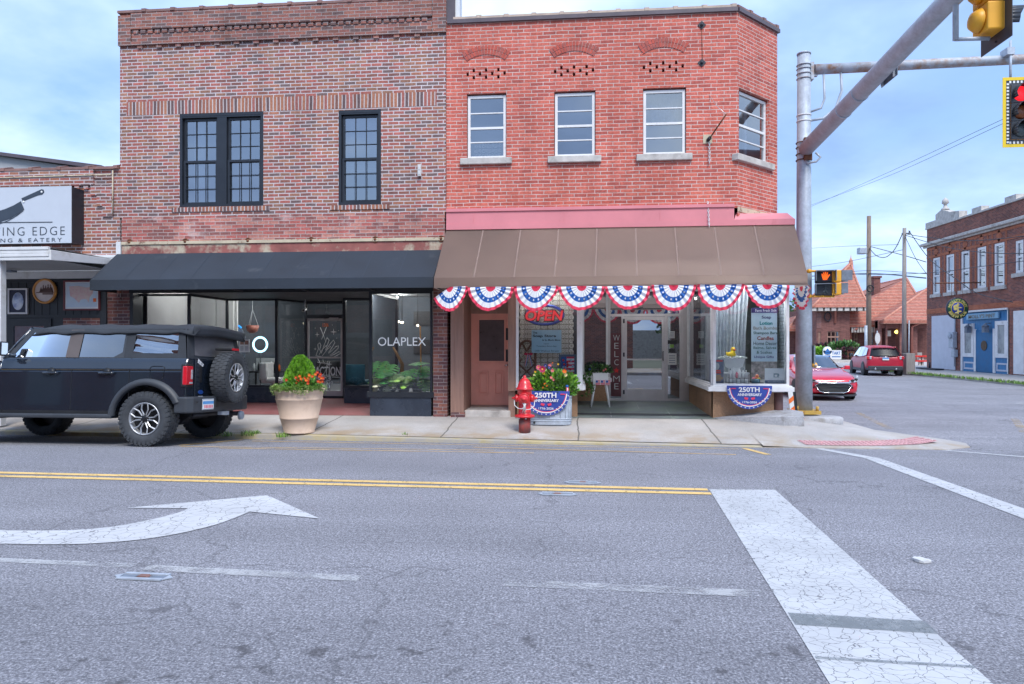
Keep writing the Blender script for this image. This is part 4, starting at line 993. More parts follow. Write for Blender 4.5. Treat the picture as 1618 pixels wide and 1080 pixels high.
# ---- black awning
def awning(name,label,xl,xr,zt,zf,zbm,y0,proj,m,seam_m,seams,xl2=None,xr2=None,scallop=0.0):
    xl2=xl if xl2 is None else xl2;xr2=xr if xr2 is None else xr2
    t=thing(name,label,'awning',((xl+xr)/2,y0,zt));yf=y0-proj
    b=MB();ns=36
    def top(p,q):
        x=lerp(lerp(xl,xr,p),lerp(xl2,xr2,p),q);sag=0.012*math.sin(p*seams*math.pi) ** 2*math.sin(q*math.pi)
        return (x,lerp(y0-0.01,yf,q),lerp(zt,zf,q)-sag)
    b.grid(top,ns*2,6)
    b.face([(xl,y0-0.01,zt),(xl2,yf,zf),(xl2,yf,zbm),(xl,y0-0.01,zbm)]);b.face([(xr,y0-0.01,zt),(xr2,yf,zf),(xr2,yf,zbm),(xr,y0-0.01,zbm)])
    b.build('canopy',m,t)
    b=MB();b.grid(lambda p,q:(lerp(xl2,xr2,p),yf-0.004-0.006*q,lerp(zf+0.004,zbm,q)-scallop*abs(math.sin(p*seams*math.pi))*q*0),ns,2);b.build('valance',m,t)
    b=MB()
    for i in range(1,seams):
        p=i/seams;k=[top(p,q/6) for q in range(7)]
        for q in range(6):
            A,B_=Vector(k[q]),Vector(k[q+1]);b.face([A+Vector((-0.011,-0.002,0.004)),A+Vector((0.011,-0.002,0.004)),B_+Vector((0.011,-0.003,0.004)),B_+Vector((-0.011,-0.003,0.004))])
    b.build('seam',seam_m,t)
    b=MB();b.tube([(xl2,yf+0.02,zbm+0.03),(xr2,yf+0.02,zbm+0.03)],0.016,6)
    for i in range(seams+1):
        p=i/seams
        if i % 2 == 0:b.tube([(lerp(xl,xr,p),y0-0.02,zbm+0.02),(lerp(xl2,xr2,p),yf+0.03,zbm+0.03)],0.013,6);b.tube([(lerp(xl,xr,p),y0-0.03,zt-0.05),(lerp(xl2,xr2,p),yf+0.03,zf-0.03)],0.013,6)
    b.build('frame',M['iron'],t);return t
awning('fabric_awning','black canvas awning over the salon shopfront',-9.46,-2.66,3.365,2.755,2.56,YF-0.03,0.80,M['fabric_black'],M['seam_black'],10)

x0_,x1_=PXX(330,14.6),PXX(383,14.6);t=thing('stone_bench','pale stone bench by the salon bulkhead, half hidden behind the spare wheel','bench',((x0_+x1_)/2,14.6,.09))
b=MB();b.box(x0_,x1_,14.42,14.78,.40,.47);b.build('seat',M['limestone'],t,bevel=.02)
for x_ in (x0_+.14,x1_-.14):b=MB();b.prism([(-.10,.09),(.10,.09),(.06,.24),(.09,.40),(-.09,.40),(-.06,.24)],lambda p,q,d:(x_+p,d,q),14.46,14.74);b.build('leg',M['limestone'],t)
# ------------------------------------------------------------------ painted red brick corner building with the soap store
RX0,RX1,RXC,RZT=-2.575,3.03,4.05,7.90
rb=thing('brick_building','two storey red painted brick corner building with pink fascia and old white windows','building',((RX0+RXC)/2,YF,ZF))
RH=[(-2.165,-1.382,5.16,6.44),(-0.445,0.353,5.155,6.43),(1.258,2.075,5.15,6.43)]
ch=side_of(RX1,YF,R(45));CL=math.hypot(RXC-RX1,RXC-RX1)
CHH=(0.05,1.13,5.12,6.40)
vents=[]
for cx,cz in ((-1.784,6.826),(-0.062,6.822),(1.644,6.834)):
    for i in range(4):vents.append((cx+(i-1.5)*0.244-0.024,cx+(i-1.5)*0.244+0.024,cz-0.035,cz+0.035))
    for i in range(3):
        for s_ in (-1,1):vents.append((cx+(i-1)*0.244-0.024,cx+(i-1)*0.244+0.024,cz+s_*0.0705-0.035,cz+s_*0.0705+0.035))
b=MB();holewall(b,front,RX0,RX1,4.10,RZT,RH+vents,0.11);holewall(b,ch,0,CL,3.95,RZT,[CHH],0.12)
b.face([(RXC,YF+RXC-RX1,0),(RXC,30,0),(RXC,30,RZT),(RXC,YF+RXC-RX1,RZT)])
b.face([(RX0,30,0),(RXC,30,0),(RXC,30,RZT),(RX0,30,RZT)])
b.build('wall',M['brick_red'],rb)
b=MB()
for v in vents:boxT(b,front,v[0]-.003,v[1]+.003,v[2]-.003,v[3]+.003,0.112,0.12)
b.build('vent_backing',M['black'],rb)
for cx,cz in ((-1.784,7.385),(-0.062,7.39),(1.644,7.395)):
    b=MB();Rr=0.86;th_=0.19;a1=0.60;c0=cz-Rr;seg=15
    b2=MB()
    for i in range(24):
        u0,u1=-a1+2*a1*i/24,-a1+2*a1*(i+1)/24
        b2.face([(cx+r*math.sin(a),YF-0.004,c0+r*math.cos(a)) for r,a in ((Rr,u0),(Rr,u1),(Rr-th_,u1),(Rr-th_,u0))])
    for rr0,rr1,off in ((Rr-0.004,Rr-0.091,0),(Rr-0.101,Rr-th_+0.004,0.0)):
        for i in range(seg):
            u0=-a1+2*a1*(i+0.07)/seg;u1=-a1+2*a1*(i+0.93)/seg
            b.prism([(cx+rr0*math.sin(u0),c0+rr0*math.cos(u0)),(cx+rr0*math.sin(u1),c0+rr0*math.cos(u1)),(cx+rr1*math.sin(u1),c0+rr1*math.cos(u1)),(cx+rr1*math.sin(u0),c0+rr1*math.cos(u0))],lambda p,q,d:(p,d,q),YF-0.016,YF-0.002,rnd.randrange(2))
    ar=b.build('brick_arch',[mat('arch_brick',(0.44,0.085,0.06),0.85,var=0.3,vs=9,bmp=.3),mat('arch_brick_worn',(0.38,0.095,0.075),0.85,var=0.35,vs=9,bmp=.3)],rb)
    b2.build('mortar',mat('arch_mortar',(0.62,0.45,0.42),0.9,var=.2),ar)
b=MB();boxT(b,front,RX0+0.02,RX1,RZT-0.075,RZT,-0.05,0.1);boxT(b,ch,0.0,CL+0.03,RZT-0.075,RZT,-0.05,0.1);b.build('flashing',M['flash'],rb)
coping(rb,front,RX0+0.14,RX1-0.02,RZT+0.002,M['tilecoping2'],0.56,d0=-0.03,d1=0.3);coping(rb,ch,0.0,CL,RZT+0.002,M['tilecoping'],0.56,d0=-0.03,d1=0.3)
b=MB();boxT(b,front,RX0-0.02,RX0+0.17,RZT+0.0,RZT+0.46,0.0,0.35);b.build('metal_flue',M['flash'],rb)
b=MB();boxT(b,front,RX0+0.172,RX0+0.26,RZT+0.005,RZT+0.6,0.05,0.3);b.build('white_flue',M['white_metal'],rb)
b=MB();b.face([(RX0,YF+.1,RZT-0.2),(RX1,YF+.1,RZT-0.2),(RXC,YF+1.1,RZT-0.2),(RXC,30,RZT-0.2),(RX0,30,RZT-0.2)]);b.build('roof',M['iron'],rb)
room(rb,RX0+0.2,RXC-0.1,YF+1.2,18,4.3,6.9,M['grey_wall'],'upstairs_room')
def white_window(T,h,mats,deep=0.05):
    u0,u1,v0,v1=h;b=MB();bars(b,T,u0+0.012,u1-0.012,v0+0.004,v1-0.03,deep,deep+0.06,0.052)
    zm=(v0+v1)/2-0.03
    boxT(b,T,u0+0.065,u1-0.065,zm-0.022,zm+0.022,deep+0.004,deep+0.05)
    for q in ((v0+0.056+zm)/2,(v1-0.08+zm)/2):boxT(b,T,u0+0.065,u1-0.065,q-0.011,q+0.011,deep+0.008,deep+0.045)
    w=b.build('window',M['white_frame'],rb);paneT(T,u0+0.03,u1-0.03,v0+0.03,v1-0.05,deep+0.03,M['glass_up2'],w)
    b=MB();boxT(b,T,u0-0.125,u1+0.11,v0-0.125,v0+0.002,-0.07,0.08);b.build('sill',M['limestone'],w,bevel=0.012)
    return w
rw=[white_window(front,h,None) for h in RH]
wc=white_window(ch,CHH,None,0.07)
foldcurtain(front,-2.05,-1.5,5.18,5.52,0.22,M['lace'],rw[0],'lace_curtain',4,0.02)
foldcurtain(front,1.35,1.98,5.85,6.4,0.35,M['sheer'],rw[2],'curtain',4,0.02)
for i,h in enumerate(RH):
    b=MB();b.face([front(h[0],h[2],0.5),front(h[1],h[2],0.5),front(h[1],h[3],0.5),front(h[0],h[3],0.5)]);b.build('roller_blind',M['grey_wall'],rw[i])
b=MB();boxT(b,ch,0.72,0.80,5.14,6.3,0.3,0.34);boxT(b,ch,0.1,0.6,5.95,6.05,0.4,0.44);b.build('inner_frame',M['white_frame'],wc)
for v in (39.5,99):
    cx,cz=P(1108.7,v,YF);b=MB();q=0.078
    b.prism([(cx-q,cz),(cx,cz+q),(cx+q,cz),(cx,cz-q)],lambda p,r,d:(p,d,r),YF-0.018,YF);b.lathe([(0.03,0),(0.024,-0.03),(0,-0.032)],(cx,YF-0.018,cz),8,axis='y');b.build('tie_plate',M['iron'],rb)
b=MB();x0,z0=P(1108.7,45,YF);b.tube([(x0,YF-0.006,z0),(x0+0.01,YF-0.006,P(1109,94,YF)[1])],0.006,4);b.build('rust_streak',M['rust'],rb)
# flagpole holder
x,z=P(1118,219.5,YF);b=MB();b.box(x-0.085,x+0.085,YF-0.012,YF,z-0.085,z+0.085);fl=b.build('flag_bracket',M['cream_rust'],rb)
b=MB();b.tube([(x,YF-0.02,z-0.03),(x+0.03,YF-0.10,z+0.0)],0.035,8);b.build('socket',M['iron'],fl)
x2,z2=P(1147.5,180,YF-0.45);b=MB();b.tube([(x+0.03,YF-0.10,z),(x2,YF-0.45,z2)],0.014,6);b.build('rod',M['rust'],fl)
x3,z3=P(1121,150,YF);b=MB();b.tube([(x3,YF,z3),(lerp(x3,x2,.5),YF-0.2,lerp(z3,z2,.5)-0.03),(x2,YF-0.44,z2)],0.006,4);b.build('guy_wire',M['alu'],fl)
def chain(parent,A,B_,r=0.008,link=0.042,m=None,name='chain'):
    A,B_=Vector(A),Vector(B_);n=max(2,round((B_-A).length/link));b=MB();d=(B_-A).normalized();x_,y_=tri_frame(d)
    for i in range(n):
        c=A+(B_-A)*((i+.5)/n);s_=x_ if i % 2 else y_
        b.tube([c+d*(link*0.62*math.cos(a))+s_*(link*0.34*math.sin(a)) for a in [k*math.pi/4 for k in range(9)]],r*0.8,4,caps=False)
    return b.build(name,m or M['white_metal'],parent)
xa_,za_=P(1121,224,YF-.05);xb2,zb2=P(1121,258,YF-.05);chain(fl,(xa_,YF-.05,za_),(xb2,YF-.05,zb2))
xa_,za_=P(1119,317,YF-.08);xb2,zb2=P(1120.5,358,YF-.12);chain(rb,(xa_,YF-.03,za_),(xb2,YF-.13,zb2),name='awning_chain')
# pink fascia; its right end pitches back to the canted corner
b=MB();xr_=PXX(1159,YF)
boxT(b,front,RX0+0.01,xr_,3.775,4.105,-0.06,0.05);boxT(b,front,RX0+0.01,xr_,4.105,4.165,-0.085,0.05);boxT(b,front,RX0+0.01,4.07,3.755,3.865,-0.07,0.05)
for u in (0.1,0.42,0.75):x=lerp(RX0,xr_,u);boxT(b,front,x-0.004,x+0.004,3.87,4.10,-0.066,-0.06)
b.face([(xr_,YF-0.05,3.86),(4.07,YF-0.05,3.86),(4.02,YF+0.25,4.03),(xr_+0.06,YF+0.06,4.0)])
b.face([(4.07,YF-0.05,3.86),(4.02,YF+0.25,4.03),(4.10,YF+1.1,4.03),(4.10,YF+1.1,3.86)]);b.face([(4.02,YF+.25,4.03),(xr_+.06,YF+.06,4.0),(RX1,YF,4.03),(RXC,YF+RXC-RX1,4.03)])
b.face([(4.07,YF-0.05,3.40),(4.07,YF-0.05,3.86),(4.10,YF+1.4,3.86),(4.10,YF+1.4,3.40)])
b.build('fascia',M['pink'],rb)
b=MB();boxT(b,ch,0.0,CL*0.8,4.03,4.125,-0.012,0.0);b.build('flashing_strip',M['cream_rust'],rb)
aw2=awning('fabric_awning','brown canvas awning above the soap store, hung with flag bunting',RX0+0.005,4.07,3.755,2.70,2.52,YF-0.02,1.20,M['fabric_brown'],M['seam'],9,RX0+0.01,3.925)

# ---- soap store shopfront
SZ,SZB,STOP=0.73,0.615,2.80
jl0,jl1,jr0,jr1=PXX(714,YF),PXX(733,YF),PXX(803,YF),PXX(815.5,YF)
b=MB();boxT(b,front,jl0,jl1,0.06,3.4,-0.02,0.06);boxT(b,front,jl0-0.02,jl0+0.055,0.06,3.4,-0.03,-0.02);boxT(b,front,jl1-0.05,jl1,0.06,3.4,-0.032,-0.02)
boxT(b,front,jl0+0.05,jl1,0.06,3.4,0.06,0.95);boxT(b,front,jr0,jr1,SZB-.02,3.4,-0.03,0.06);boxT(b,front,jr0+.03,jr1-.03,SZB-.02,3.4,-0.042,-0.03);boxT(b,front,jr0,jr1-0.03,0.06,3.4,0.06,0.95)
b.build('door_surround',M['brown_wood'],rb)
b=MB();boxT(b,front,jl0-0.01,jl1+0.02,ZF-0.15,ZF+0.09,-0.05,0.1);b.build('brick_base',M['brick_pier'],rb)
b=MB();boxT(b,front,jl1,jr0+.04,ZF-0.1,0.20,0.04,1.0);b.build('step',M['limestone'],rb,bevel=0.02)
yd=14.33;To=lambda u,v,d:(u,yd+d,v)
o0,o1=PXX(744.5,yd),jr0-0.005;oz0,oz1=0.235,2.145
b=MB();boxT(b,To,jl1-0.02,o0,0.2,3.0,-0.02,0.06);boxT(b,To,o0,jr0+0.01,oz1,oz1+0.06,-0.03,0.06);boxT(b,To,o0,jr0,oz1+0.06,3.3,0.0,0.05);boxT(b,To,o0,jr0,0.2,oz0,-0.06,0.06)
b.build('door_frame',M['brown_wood'],rb)
b=MB();gx0,gx1=PXX(757,yd),PXX(797,yd);gz0,gz1=PZ(770,570,yd),PZ(770,505,yd)
holewall(b,To,o0,o1,oz0,oz1,[(gx0,gx1,gz0,gz1)],0.03); 
for a0,a1 in ((PXX(756.5,yd),PXX(772,yd)),(PXX(781,yd),PXX(796,yd))):
    z0,z1=PZ(760,623,yd),PZ(760,586,yd);bars(b,To,a0,a1,z0,z1,-0.03,0.0,0.026);boxT(b,To,a0+0.05,a1-0.05,z0+0.05,z1-0.05,-0.022,0.0)
bars(b,To,gx0-0.03,gx1+0.03,gz0-0.03,gz1+0.03,-0.022,-0.001,0.032)
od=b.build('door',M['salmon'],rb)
paneT(To,gx0,gx1,gz0,gz1,0.025,mat('frosted_dark_glass',(0.085,0.062,0.066),0.3,var=0.25,vs=7,coat=.3,bmp=.5,bs=160),od,'glass')
b=MB()
for v0,v1 in ((518,537),(552,571)):boxT(b,To,PXX(799,yd),PXX(803.5,yd),PZ(800,v1,yd),PZ(800,v0,yd),-0.012,0.0)
b.build('lock_plate',M['black'],od)
b=MB();b.tube([To(PXX(798,yd),PZ(800,577,yd),-0.05),To(PXX(803,yd),PZ(800,576,yd),-0.05),To(PXX(803,yd),PZ(800,576,yd),0.0)],0.016,8);b.build('handle',M['chrome'],od)
# display windows
lx0,lx1=jr1,0.045;gx_=2.575;rx1=3.975;yb=16.35
def display(A,B_,name='display_window',sill=True,glassm='glass_shop',posts=True):
    L_=math.dist(A,B_);T=side_of(A[0],A[1],math.atan2(B_[1]-A[1],B_[0]-A[0]));b=MB()
    bars(b,T,0,L_,SZ-0.02,STOP,-0.03,0.03,0.05)
    f=b.build(name,M['white_frame'],rb);paneT(T,0.03,L_-0.03,SZ+0.01,STOP-0.03,0.0,M[glassm],f)
    if sill:
        b=MB();boxT(b,T,-0.10 if sill == 1 else 0.0,L_+0.08,SZB,SZ-0.03,-0.085,0.10);boxT(b,T,-0.06 if sill == 1 else 0.0,L_+0.05,SZ-0.03,SZ-0.005,-0.06,0.05);b.build('sill',M['white_frame'],f,bevel=0.006)
    return f
dl_=display((lx0,YF),(lx1,YF),sill=2);display((lx1+0.03,YF+0.035),(lx1+0.03,yb),sill=2)
xk0,xk1=lx1+0.07,PXX(961,yb);dk=display((xk0,yb+0.035),(xk1,yb+0.035),sill=2,glassm='glass_dark')
dr1=display((gx_,yb),(gx_,YF+0.035),sill=2);dr2=display((gx_,YF),(rx1,YF),sill=1);dr3=display((rx1-0.03,YF+0.035),(rx1-0.03,YF+1.9),sill=2)
b=MB()
boxT(b,front,lx0,lx1-0.05,-0.1,SZB,0.17,0.3);b.box(lx1-0.16,lx1-0.04,YF+0.16,yb,-0.1,SZB);boxT(b,lambda u,v,d:(u,yb+d,v),lx1-.16,xk1,0.0,SZB,0.08,0.2)
b.build('bulkhead',M['stucco'],rb);b=MB()
b.box(gx_+0.03,gx_+0.15,YF+0.17,yb+0.1,-0.1,SZB);boxT(b,front,gx_+0.03,3.75,-0.1,SZB,0.165,0.3);boxT(b,front,gx_+.33,gx_+.336,0.0,SZB,0.160,0.166);b.box(3.78,3.9,YF+0.3,15.6,-0.2,SZB)
b.build('bulkhead',M['stucco'],rb)
b=MB();b.tube([(3.84,YF+0.20,-0.1),(3.84,YF+0.20,SZB+0.01)],0.085,14);b.build('corner_column',mat('rusty_brown_column',(0.16,0.075,0.065),0.6,var=0.2,vs=3,dirt=((0.30,0.12,0.05),6,0.6,0.7)),rb)
b=MB();b.lathe([(0.15,0),(0.15,3.2)],(3.77,YF+0.62,SZB),20);b.build('white_brick_column',M['brick_white'],rb)
b=MB();b.grid(lambda p,q:(lerp(lx1-0.6,gx_+0.1,p),lerp(13.46,17.2,q),entry_z(lerp(13.46,17.2,q))+0.005),2,4,sm=False);b.build('entry_floor',M['tile_slate'],rb)
b=MB()
for u0,v0,u1,v1 in ((1003,636,1010,648),(1043,636,1062,659),(965,650,966,658)):
    pa=G(u0,v0,0.11);pb=G(u1,v1,0.09);b.tube([(*pa,entry_z(pa[1])+0.003),(*pb,entry_z(pb[1])+0.003)],0.008,4)
b.build('floor_joint',M['concrete'],rb)
b=MB();b.box(RX0+.1,rx1,YF+0.05,17.4,STOP,STOP+0.08);b.build('soffit',M['grey_wall'],rb)
b=MB();boxT(b,front,jr1,rx1+.03,STOP+0.08,3.75,0.0,0.1);b.box(rx1-.06,rx1,YF+.1,15.6,STOP+.08,3.75);b.build('upper_panel',M['white_frame'],rb)
# door and sidelights
Ts=lambda u,v,d:(u,YD+d,v)
e=[PXX(u,YD) for u in (963,983.5,1053,1076)];ez0=0.155;eh=2.16
b=MB();bars(b,Ts,e[0]-0.03,e[3]+0.02,ez0,STOP,-0.04,0.05,0.05);boxT(b,Ts,e[0],e[3],eh,eh+0.06,-0.045,0.05)
for x in e[1:3]:boxT(b,Ts,x-0.025,x+0.025,ez0+.05,eh,-0.04,0.05)
boxT(b,Ts,e[3]+0.02,gx_+0.05,0.1,STOP,-0.06,0.1)
ef=b.build('entrance_frame',M['alu'],rb)
for a0,a1,z0,z1 in ((e[0],e[1],ez0,eh),(e[2],e[3],ez0,eh),(e[0],e[3],eh,STOP)):paneT(Ts,a0,a1,z0,z1,0.0,M['glass_dark'],ef)
b=MB();d0_,d1_=e[1]+0.03,e[2]-0.03;bars(b,Ts,d0_,d1_,ez0+0.01,eh-0.01,-0.035,0.03,0.075);boxT(b,Ts,d0_+0.076,d1_-0.076,ez0+0.086,ez0+0.27,-0.03,0.03)
zq=PZ(1018,567.5,YD);boxT(b,Ts,d0_+0.076,d1_-0.076,zq-0.018,zq+0.018,-0.05,-0.02)
sd=b.build('door',M['alu'],rb);paneT(Ts,d0_+0.05,d1_-0.05,ez0+0.2,eh-0.05,0.0,M['glass_dark'],sd)
b=MB();hx=d1_-0.04;hz0,hz1=PZ(1047,569,YD),PZ(1047,555,YD);b.tube([Ts(hx,hz0,-0.03),Ts(hx-.02,hz0,-0.09),Ts(hx-.02,hz1,-0.09),Ts(hx,hz1,-0.03)],0.012,8);b.build('handle',M['iron'],sd)
b=MB();[boxT(b,Ts,d0_-0.02,d0_+0.02,z-0.05,z+0.05,-0.055,-0.03) for z in (0.36,1.25,2.05)];b.build('hinge',M['iron'],sd)
# shop interior
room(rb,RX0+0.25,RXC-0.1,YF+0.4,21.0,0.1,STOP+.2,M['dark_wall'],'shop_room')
b=MB();b.box(lx0,lx1-.02,YF+.06,YF+1.3,SZB-.02,SZ-0.03);b.box(gx_+0.06,rx1-.06,YF+.06,YF+1.35,SZB-.02,SZ-0.03);b.build('display_floor',M['offwhite'],rb)
d=bpy.data.lights.new('shop_fill_light','POINT');d.energy=40;d.shadow_soft_size=0.3;lo_=bpy.data.objects.new('shop_fill_light',d);C.objects.link(lo_);lo_.location=(1.2,18.4,2.3)  # fill light added to brighten the shop room, no fixture

for i,(x,y) in enumerate(((-.6,YF+.2),(2.95,YF+.7),(3.6,YF+.4),(PXX(919,13.75),13.75),(PXX(1064,13.75),13.75))):  # unseen lamps added to brighten the displays and the entry
    t=thing('ceiling_lamp','small added fill lamp under the soap store ceiling, unseen behind the bunting','ceiling lamp',(x,y,STOP-.012),group='added fill lamps under the soap store ceiling')
    b=MB();b.lathe([(0.0,0),(0.06,0),(0.06,0.01)],(0,0,0.0),12);b.build('diffuser',M['ceil_lamp'],t,local=True)
    d=bpy.data.lights.new('lamp_light','POINT');d.energy=10;d.shadow_soft_size=0.03;lo_=bpy.data.objects.new('lamp_light',d);C.objects.link(lo_);lo_.parent=t;lo_.location=(0,0,-0.03)
# ---- things in the left display
YG=YF+0.12
def rect(u0,v0,u1,v1,y):a=P(u0,v1,y);c=P(u1,v0,y);return a[0],c[0],a[1],c[1]
b=MB();x0,x1,z0,z1=rect(820,462,907,607,YF+0.34)
def lace_fn(p,q):
    sc=0.028*abs(math.sin(q*math.pi*13));x=lerp(x0,x1,p);x += (sc-.03)*(1 if p>0.95 else (-1 if p<0.05 else 0))
    return (x,YF+0.34+0.012*math.sin(p*19),lerp(z1,z0,q))
b.grid(lace_fn,40,78);tag(b.build('lace_curtain',M['lace']),'cream crochet lace panel with scalloped sides behind the OPEN sign','curtain')
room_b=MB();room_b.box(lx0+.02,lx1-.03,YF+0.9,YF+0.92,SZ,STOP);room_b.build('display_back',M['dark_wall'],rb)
x0,x1,z0,z1=rect(829,480,892,514,YG)
cx,cz=(x0+x1)/2,(z0+z1)/2
t=thing('open_sign','red and blue OPEN sign hanging in the lace curtained window','open sign',(cx,YG,z0))
b=MB();b.tube([(cx+0.365*math.cos(a),YG+0.01,cz+0.185*math.sin(a)) for a in [i*2*math.pi/40 for i in range(41)]],0.026,8,caps=False);b.build('ring',mat('blue_neon_tube',(0.055,0.10,0.48),0.3,coat=.5),t)
b=MB();b.tube([(cx+0.365*math.cos(a),YG+0.03,cz+0.185*math.sin(a)) for a in [i*2*math.pi/40 for i in range(41)]],0.036,6,caps=False);b.build('ring_backing',M['black'],t)
lx_0,lx_1=PXX(830,YG),PXX(890,YG);lz0,lz1=PZ(860,506.5,YG),PZ(860,490,YG)
text_mesh('OPEN','letters_backing',M['black'],t,lx_0-0.02,lx_1+0.02,lz0-0.025,lz1+0.025,YG-0.012,bold=0.07,shear=0.15)
text_mesh('OPEN','letters',emit('red_neon_letter',(0.60,0.035,0.04),.35),t,lx_0,lx_1,lz0,lz1,YG-0.022,bold=0.03,shear=0.15)
b=MB();[b.tube([(cx+s_,YG+.02,cz+0.17),(cx+s_*.8,YG+.02,STOP)],0.004,4) for s_ in (-0.12,0.12)];b.build('hanging_wire',M['black'],t)
x0,x1,z0,z1=rect(840,521,887,557,YF+.06)
t=thing('shop_sign','pale blue card reading The Soap Store in the lace window','sign',((x0+x1)/2,YF+.06,z0));ys=YF+.06
bx(x0,x1,ys,ys+0.006,z0,z1).build('card',mat('pale_blue_card',(0.46,0.66,0.74),0.7,var=.03),t)
ink=M['black'];w_=x1-x0;h_=z1-z0
for txt,a0,a1,c0,c1,bo in (('The',.03,.19,.84,.93,.02),('Soap Store',.04,.82,.655,.80,.03),('& So Much More',.36,.97,.52,.60,.02),('Open',.41,.58,.355,.425,0),('Tuesday-Saturday',.16,.84,.24,.325,0),('1300 Walnut Street',.08,.91,.045,.125,0)):
    text_mesh(txt,'lettering',ink,t,x0+a0*w_,x0+a1*w_,z0+c0*h_,z0+c1*h_,ys-0.002,bold=bo)
# arched trellis
yt=YF+.16;t=thing('trellis','brown arched wooden trellis with a ribbon standing in the lace window','trellis',(PXX(832,yt),yt,SZ));b=MB()
x0,x1,z0,z1=rect(819,538,846,603,yt);xm=(x0+x1)/2
arch=[(x0,z0)]+[(xm-(x1-x0)/2*math.cos(a),lerp(z0,z1,.72)+(z1-lerp(z0,z1,.72))*math.sin(a)) for a in [i*math.pi/10 for i in range(11)]]+[(x1,z0)]
b.tube([(p,yt,q) for p,q in arch],0.024,4,sm=False)
for A,B_ in (((x0,lerp(z0,z1,.45)),(x1,lerp(z0,z1,.05))),((x1,lerp(z0,z1,.45)),(x0,lerp(z0,z1,.05))),((xm-.1,lerp(z0,z1,.95)),(xm+.02,lerp(z0,z1,.7))),((xm+.1,lerp(z0,z1,.95)),(xm-.02,lerp(z0,z1,.7))),((x0,lerp(z0,z1,.45)),(xm,lerp(z0,z1,.72))),((x1,lerp(z0,z1,.45)),(xm,lerp(z0,z1,.72)))):
    b.tube([(A[0],yt+.012,A[1]),(B_[0],yt+.012,B_[1])],0.017,4,sm=False)
b.build('frame',mat('brown_trellis_wood',(0.17,0.085,0.055),.7),t)
xr,zr=P(835,559,yt-.04);b=MB()
for s_ in (-1,1):b.ball((xr+s_*0.045,yt-.04,zr),(0.042,0.02,0.026),10,0);b.grid(lambda p,q:(xr+s_*(0.012+0.05*q)+(p-.5)*0.035,yt-.045,zr-0.24*q),3,4,lambda p,q:(0,1,2)[min(2,int(p*3))])
b.build('ribbon_bow',[M['b_red'],M['b_white'],M['b_blue']],t)
b=MB(); 
for _ in range(60):
    a=rnd.random()*6.28;r_=0.11*rnd.random();c_=Vector((xr-.03+r_*math.cos(a),yt-.03,zr-.05+r_*math.sin(a)*1.1));q=0.014
    b.face([c_+Vector((-q,0,-q)),c_+Vector((q,.01,-q*.4)),c_+Vector((q*.3,0,q*1.3))])
b.build('dried_sprig',M['cream_leaf'],t)
# framed flag picture
yt=YF+.10;x0,x1,z0,z1=rect(883,559.5,911,605.5,yt);t=thing('framed_picture','blue framed flag and flowers picture leaning in the lace window','picture',((x0+x1)/2,yt,z0))
b=MB();bars(b,lambda u,v,d:(u,yt+d,v),x0,x1,z0,z1,0,0.03,0.045);b.build('frame',mat('slate_blue_frame',(0.075,0.13,0.19),.5),t)
b=MB();a0,a1,c0,c1=x0+.045,x1-.045,z0+.045,z1-.045
for i in range(13):b.box(a0+(a1-a0)*(.42 if i<7 else 0),a1,yt+.014,yt+.018,c1-(c1-c0)*(i+1)/13,c1-(c1-c0)*i/13,i % 2)
b.box(a0,a0+(a1-a0)*.42,yt+.014,yt+.018,c1-(c1-c0)*7/13,c1,2);b.build('flag',[M['b_red'],M['b_white'],M['b_blue']],t)
b=MB()
for i in range(14):b.ball((lerp(a0,a1,.15+.75*rnd.random()),yt+.012,lerp(c0,c1,.12+.75*rnd.random())),(0.024,0.006,0.024),7,rnd.randrange(3))
b.build('flowers',[M['fl_red'],mat('pale_blue_petal',(0.35,0.5,0.65),.7),M['fl_red']],t)

# ---- things in the right display
def poster():
    y=YF+.07;x0,x1,z0,z1=rect(1121.5,568,1143.5,605,y);t=thing('poster','dark poster with red headlines at left of the soap display','poster',((x0+x1)/2,y,z0));w_,h_=x1-x0,z1-z0
    bx(x0,x1,y,y+.005,z0,z1).build('sheet',mat('dark_blue_poster',(0.085,0.105,0.19),.4,var=.4,vs=9),t)
    text_mesh('FREE NIGHT','lettering',M['fl_red'],t,x0+.08*w_,x1-.08*w_,z0+.92*h_,z0+.985*h_,y-.002,bold=.03) if False else None
    b=MB();b.box(x0+.08*w_,x0+.42*w_,y-.003,y,z0+.92*h_,z0+.98*h_);b.box(x0+.48*w_,x1-.08*w_,y-.003,y,z0+.92*h_,z0+.98*h_);b.box(x0+.22*w_,x1-.22*w_,y-.003,y,z0+.50*h_,z0+.56*h_);b.box(x0+.17*w_,x1-.19*w_,y-.003,y,z0+.42*h_,z0+.48*h_);b.build('headline',M['fl_red'],t)
    b=MB();b.box(x0+.2*w_,x1-.2*w_,y-.004,y,z0+.08*h_,z0+.36*h_);b.box(x0+.06*w_,x1-.06*w_,y-.003,y,z0+.16*h_,z0+.27*h_);b.build('brown_panel',M['stem'],t)
    b=MB();cx_,cz_=x0+.5*w_,z0+.72*h_;b.ball((cx_,y-.001,cz_),(.05,.004,.07),10);b.build('pale_figure',M['grey_wall'],t)
poster()
foldcurtain(front,PXX(1128,YF+.9),PXX(1184,YF+.9),SZ,STOP,0.9,M['sheer'],None,'sheer_curtain',9,0.045,0.12)
o=bpy.data.objects['sheer_curtain'];tag(o,'white sheer curtain hanging behind the rubber duck','curtain')
o=foldcurtain(side_of(gx_+.25,16.2,R(-90)),0.1,1.9,SZ,STOP,0.0,M['sheer'],None,'sheer_curtain',7,0.04);tag(o,'white sheer curtain along the entry side of the soap display','curtain')
yb_=YF+.42
x0,x1,z0,z1=rect(1143,566,1177,581,yb_)
t=thing('bath_tub','small white display bathtub heaped with pale beads','display tub',((x0+x1)/2,yb_,z0))
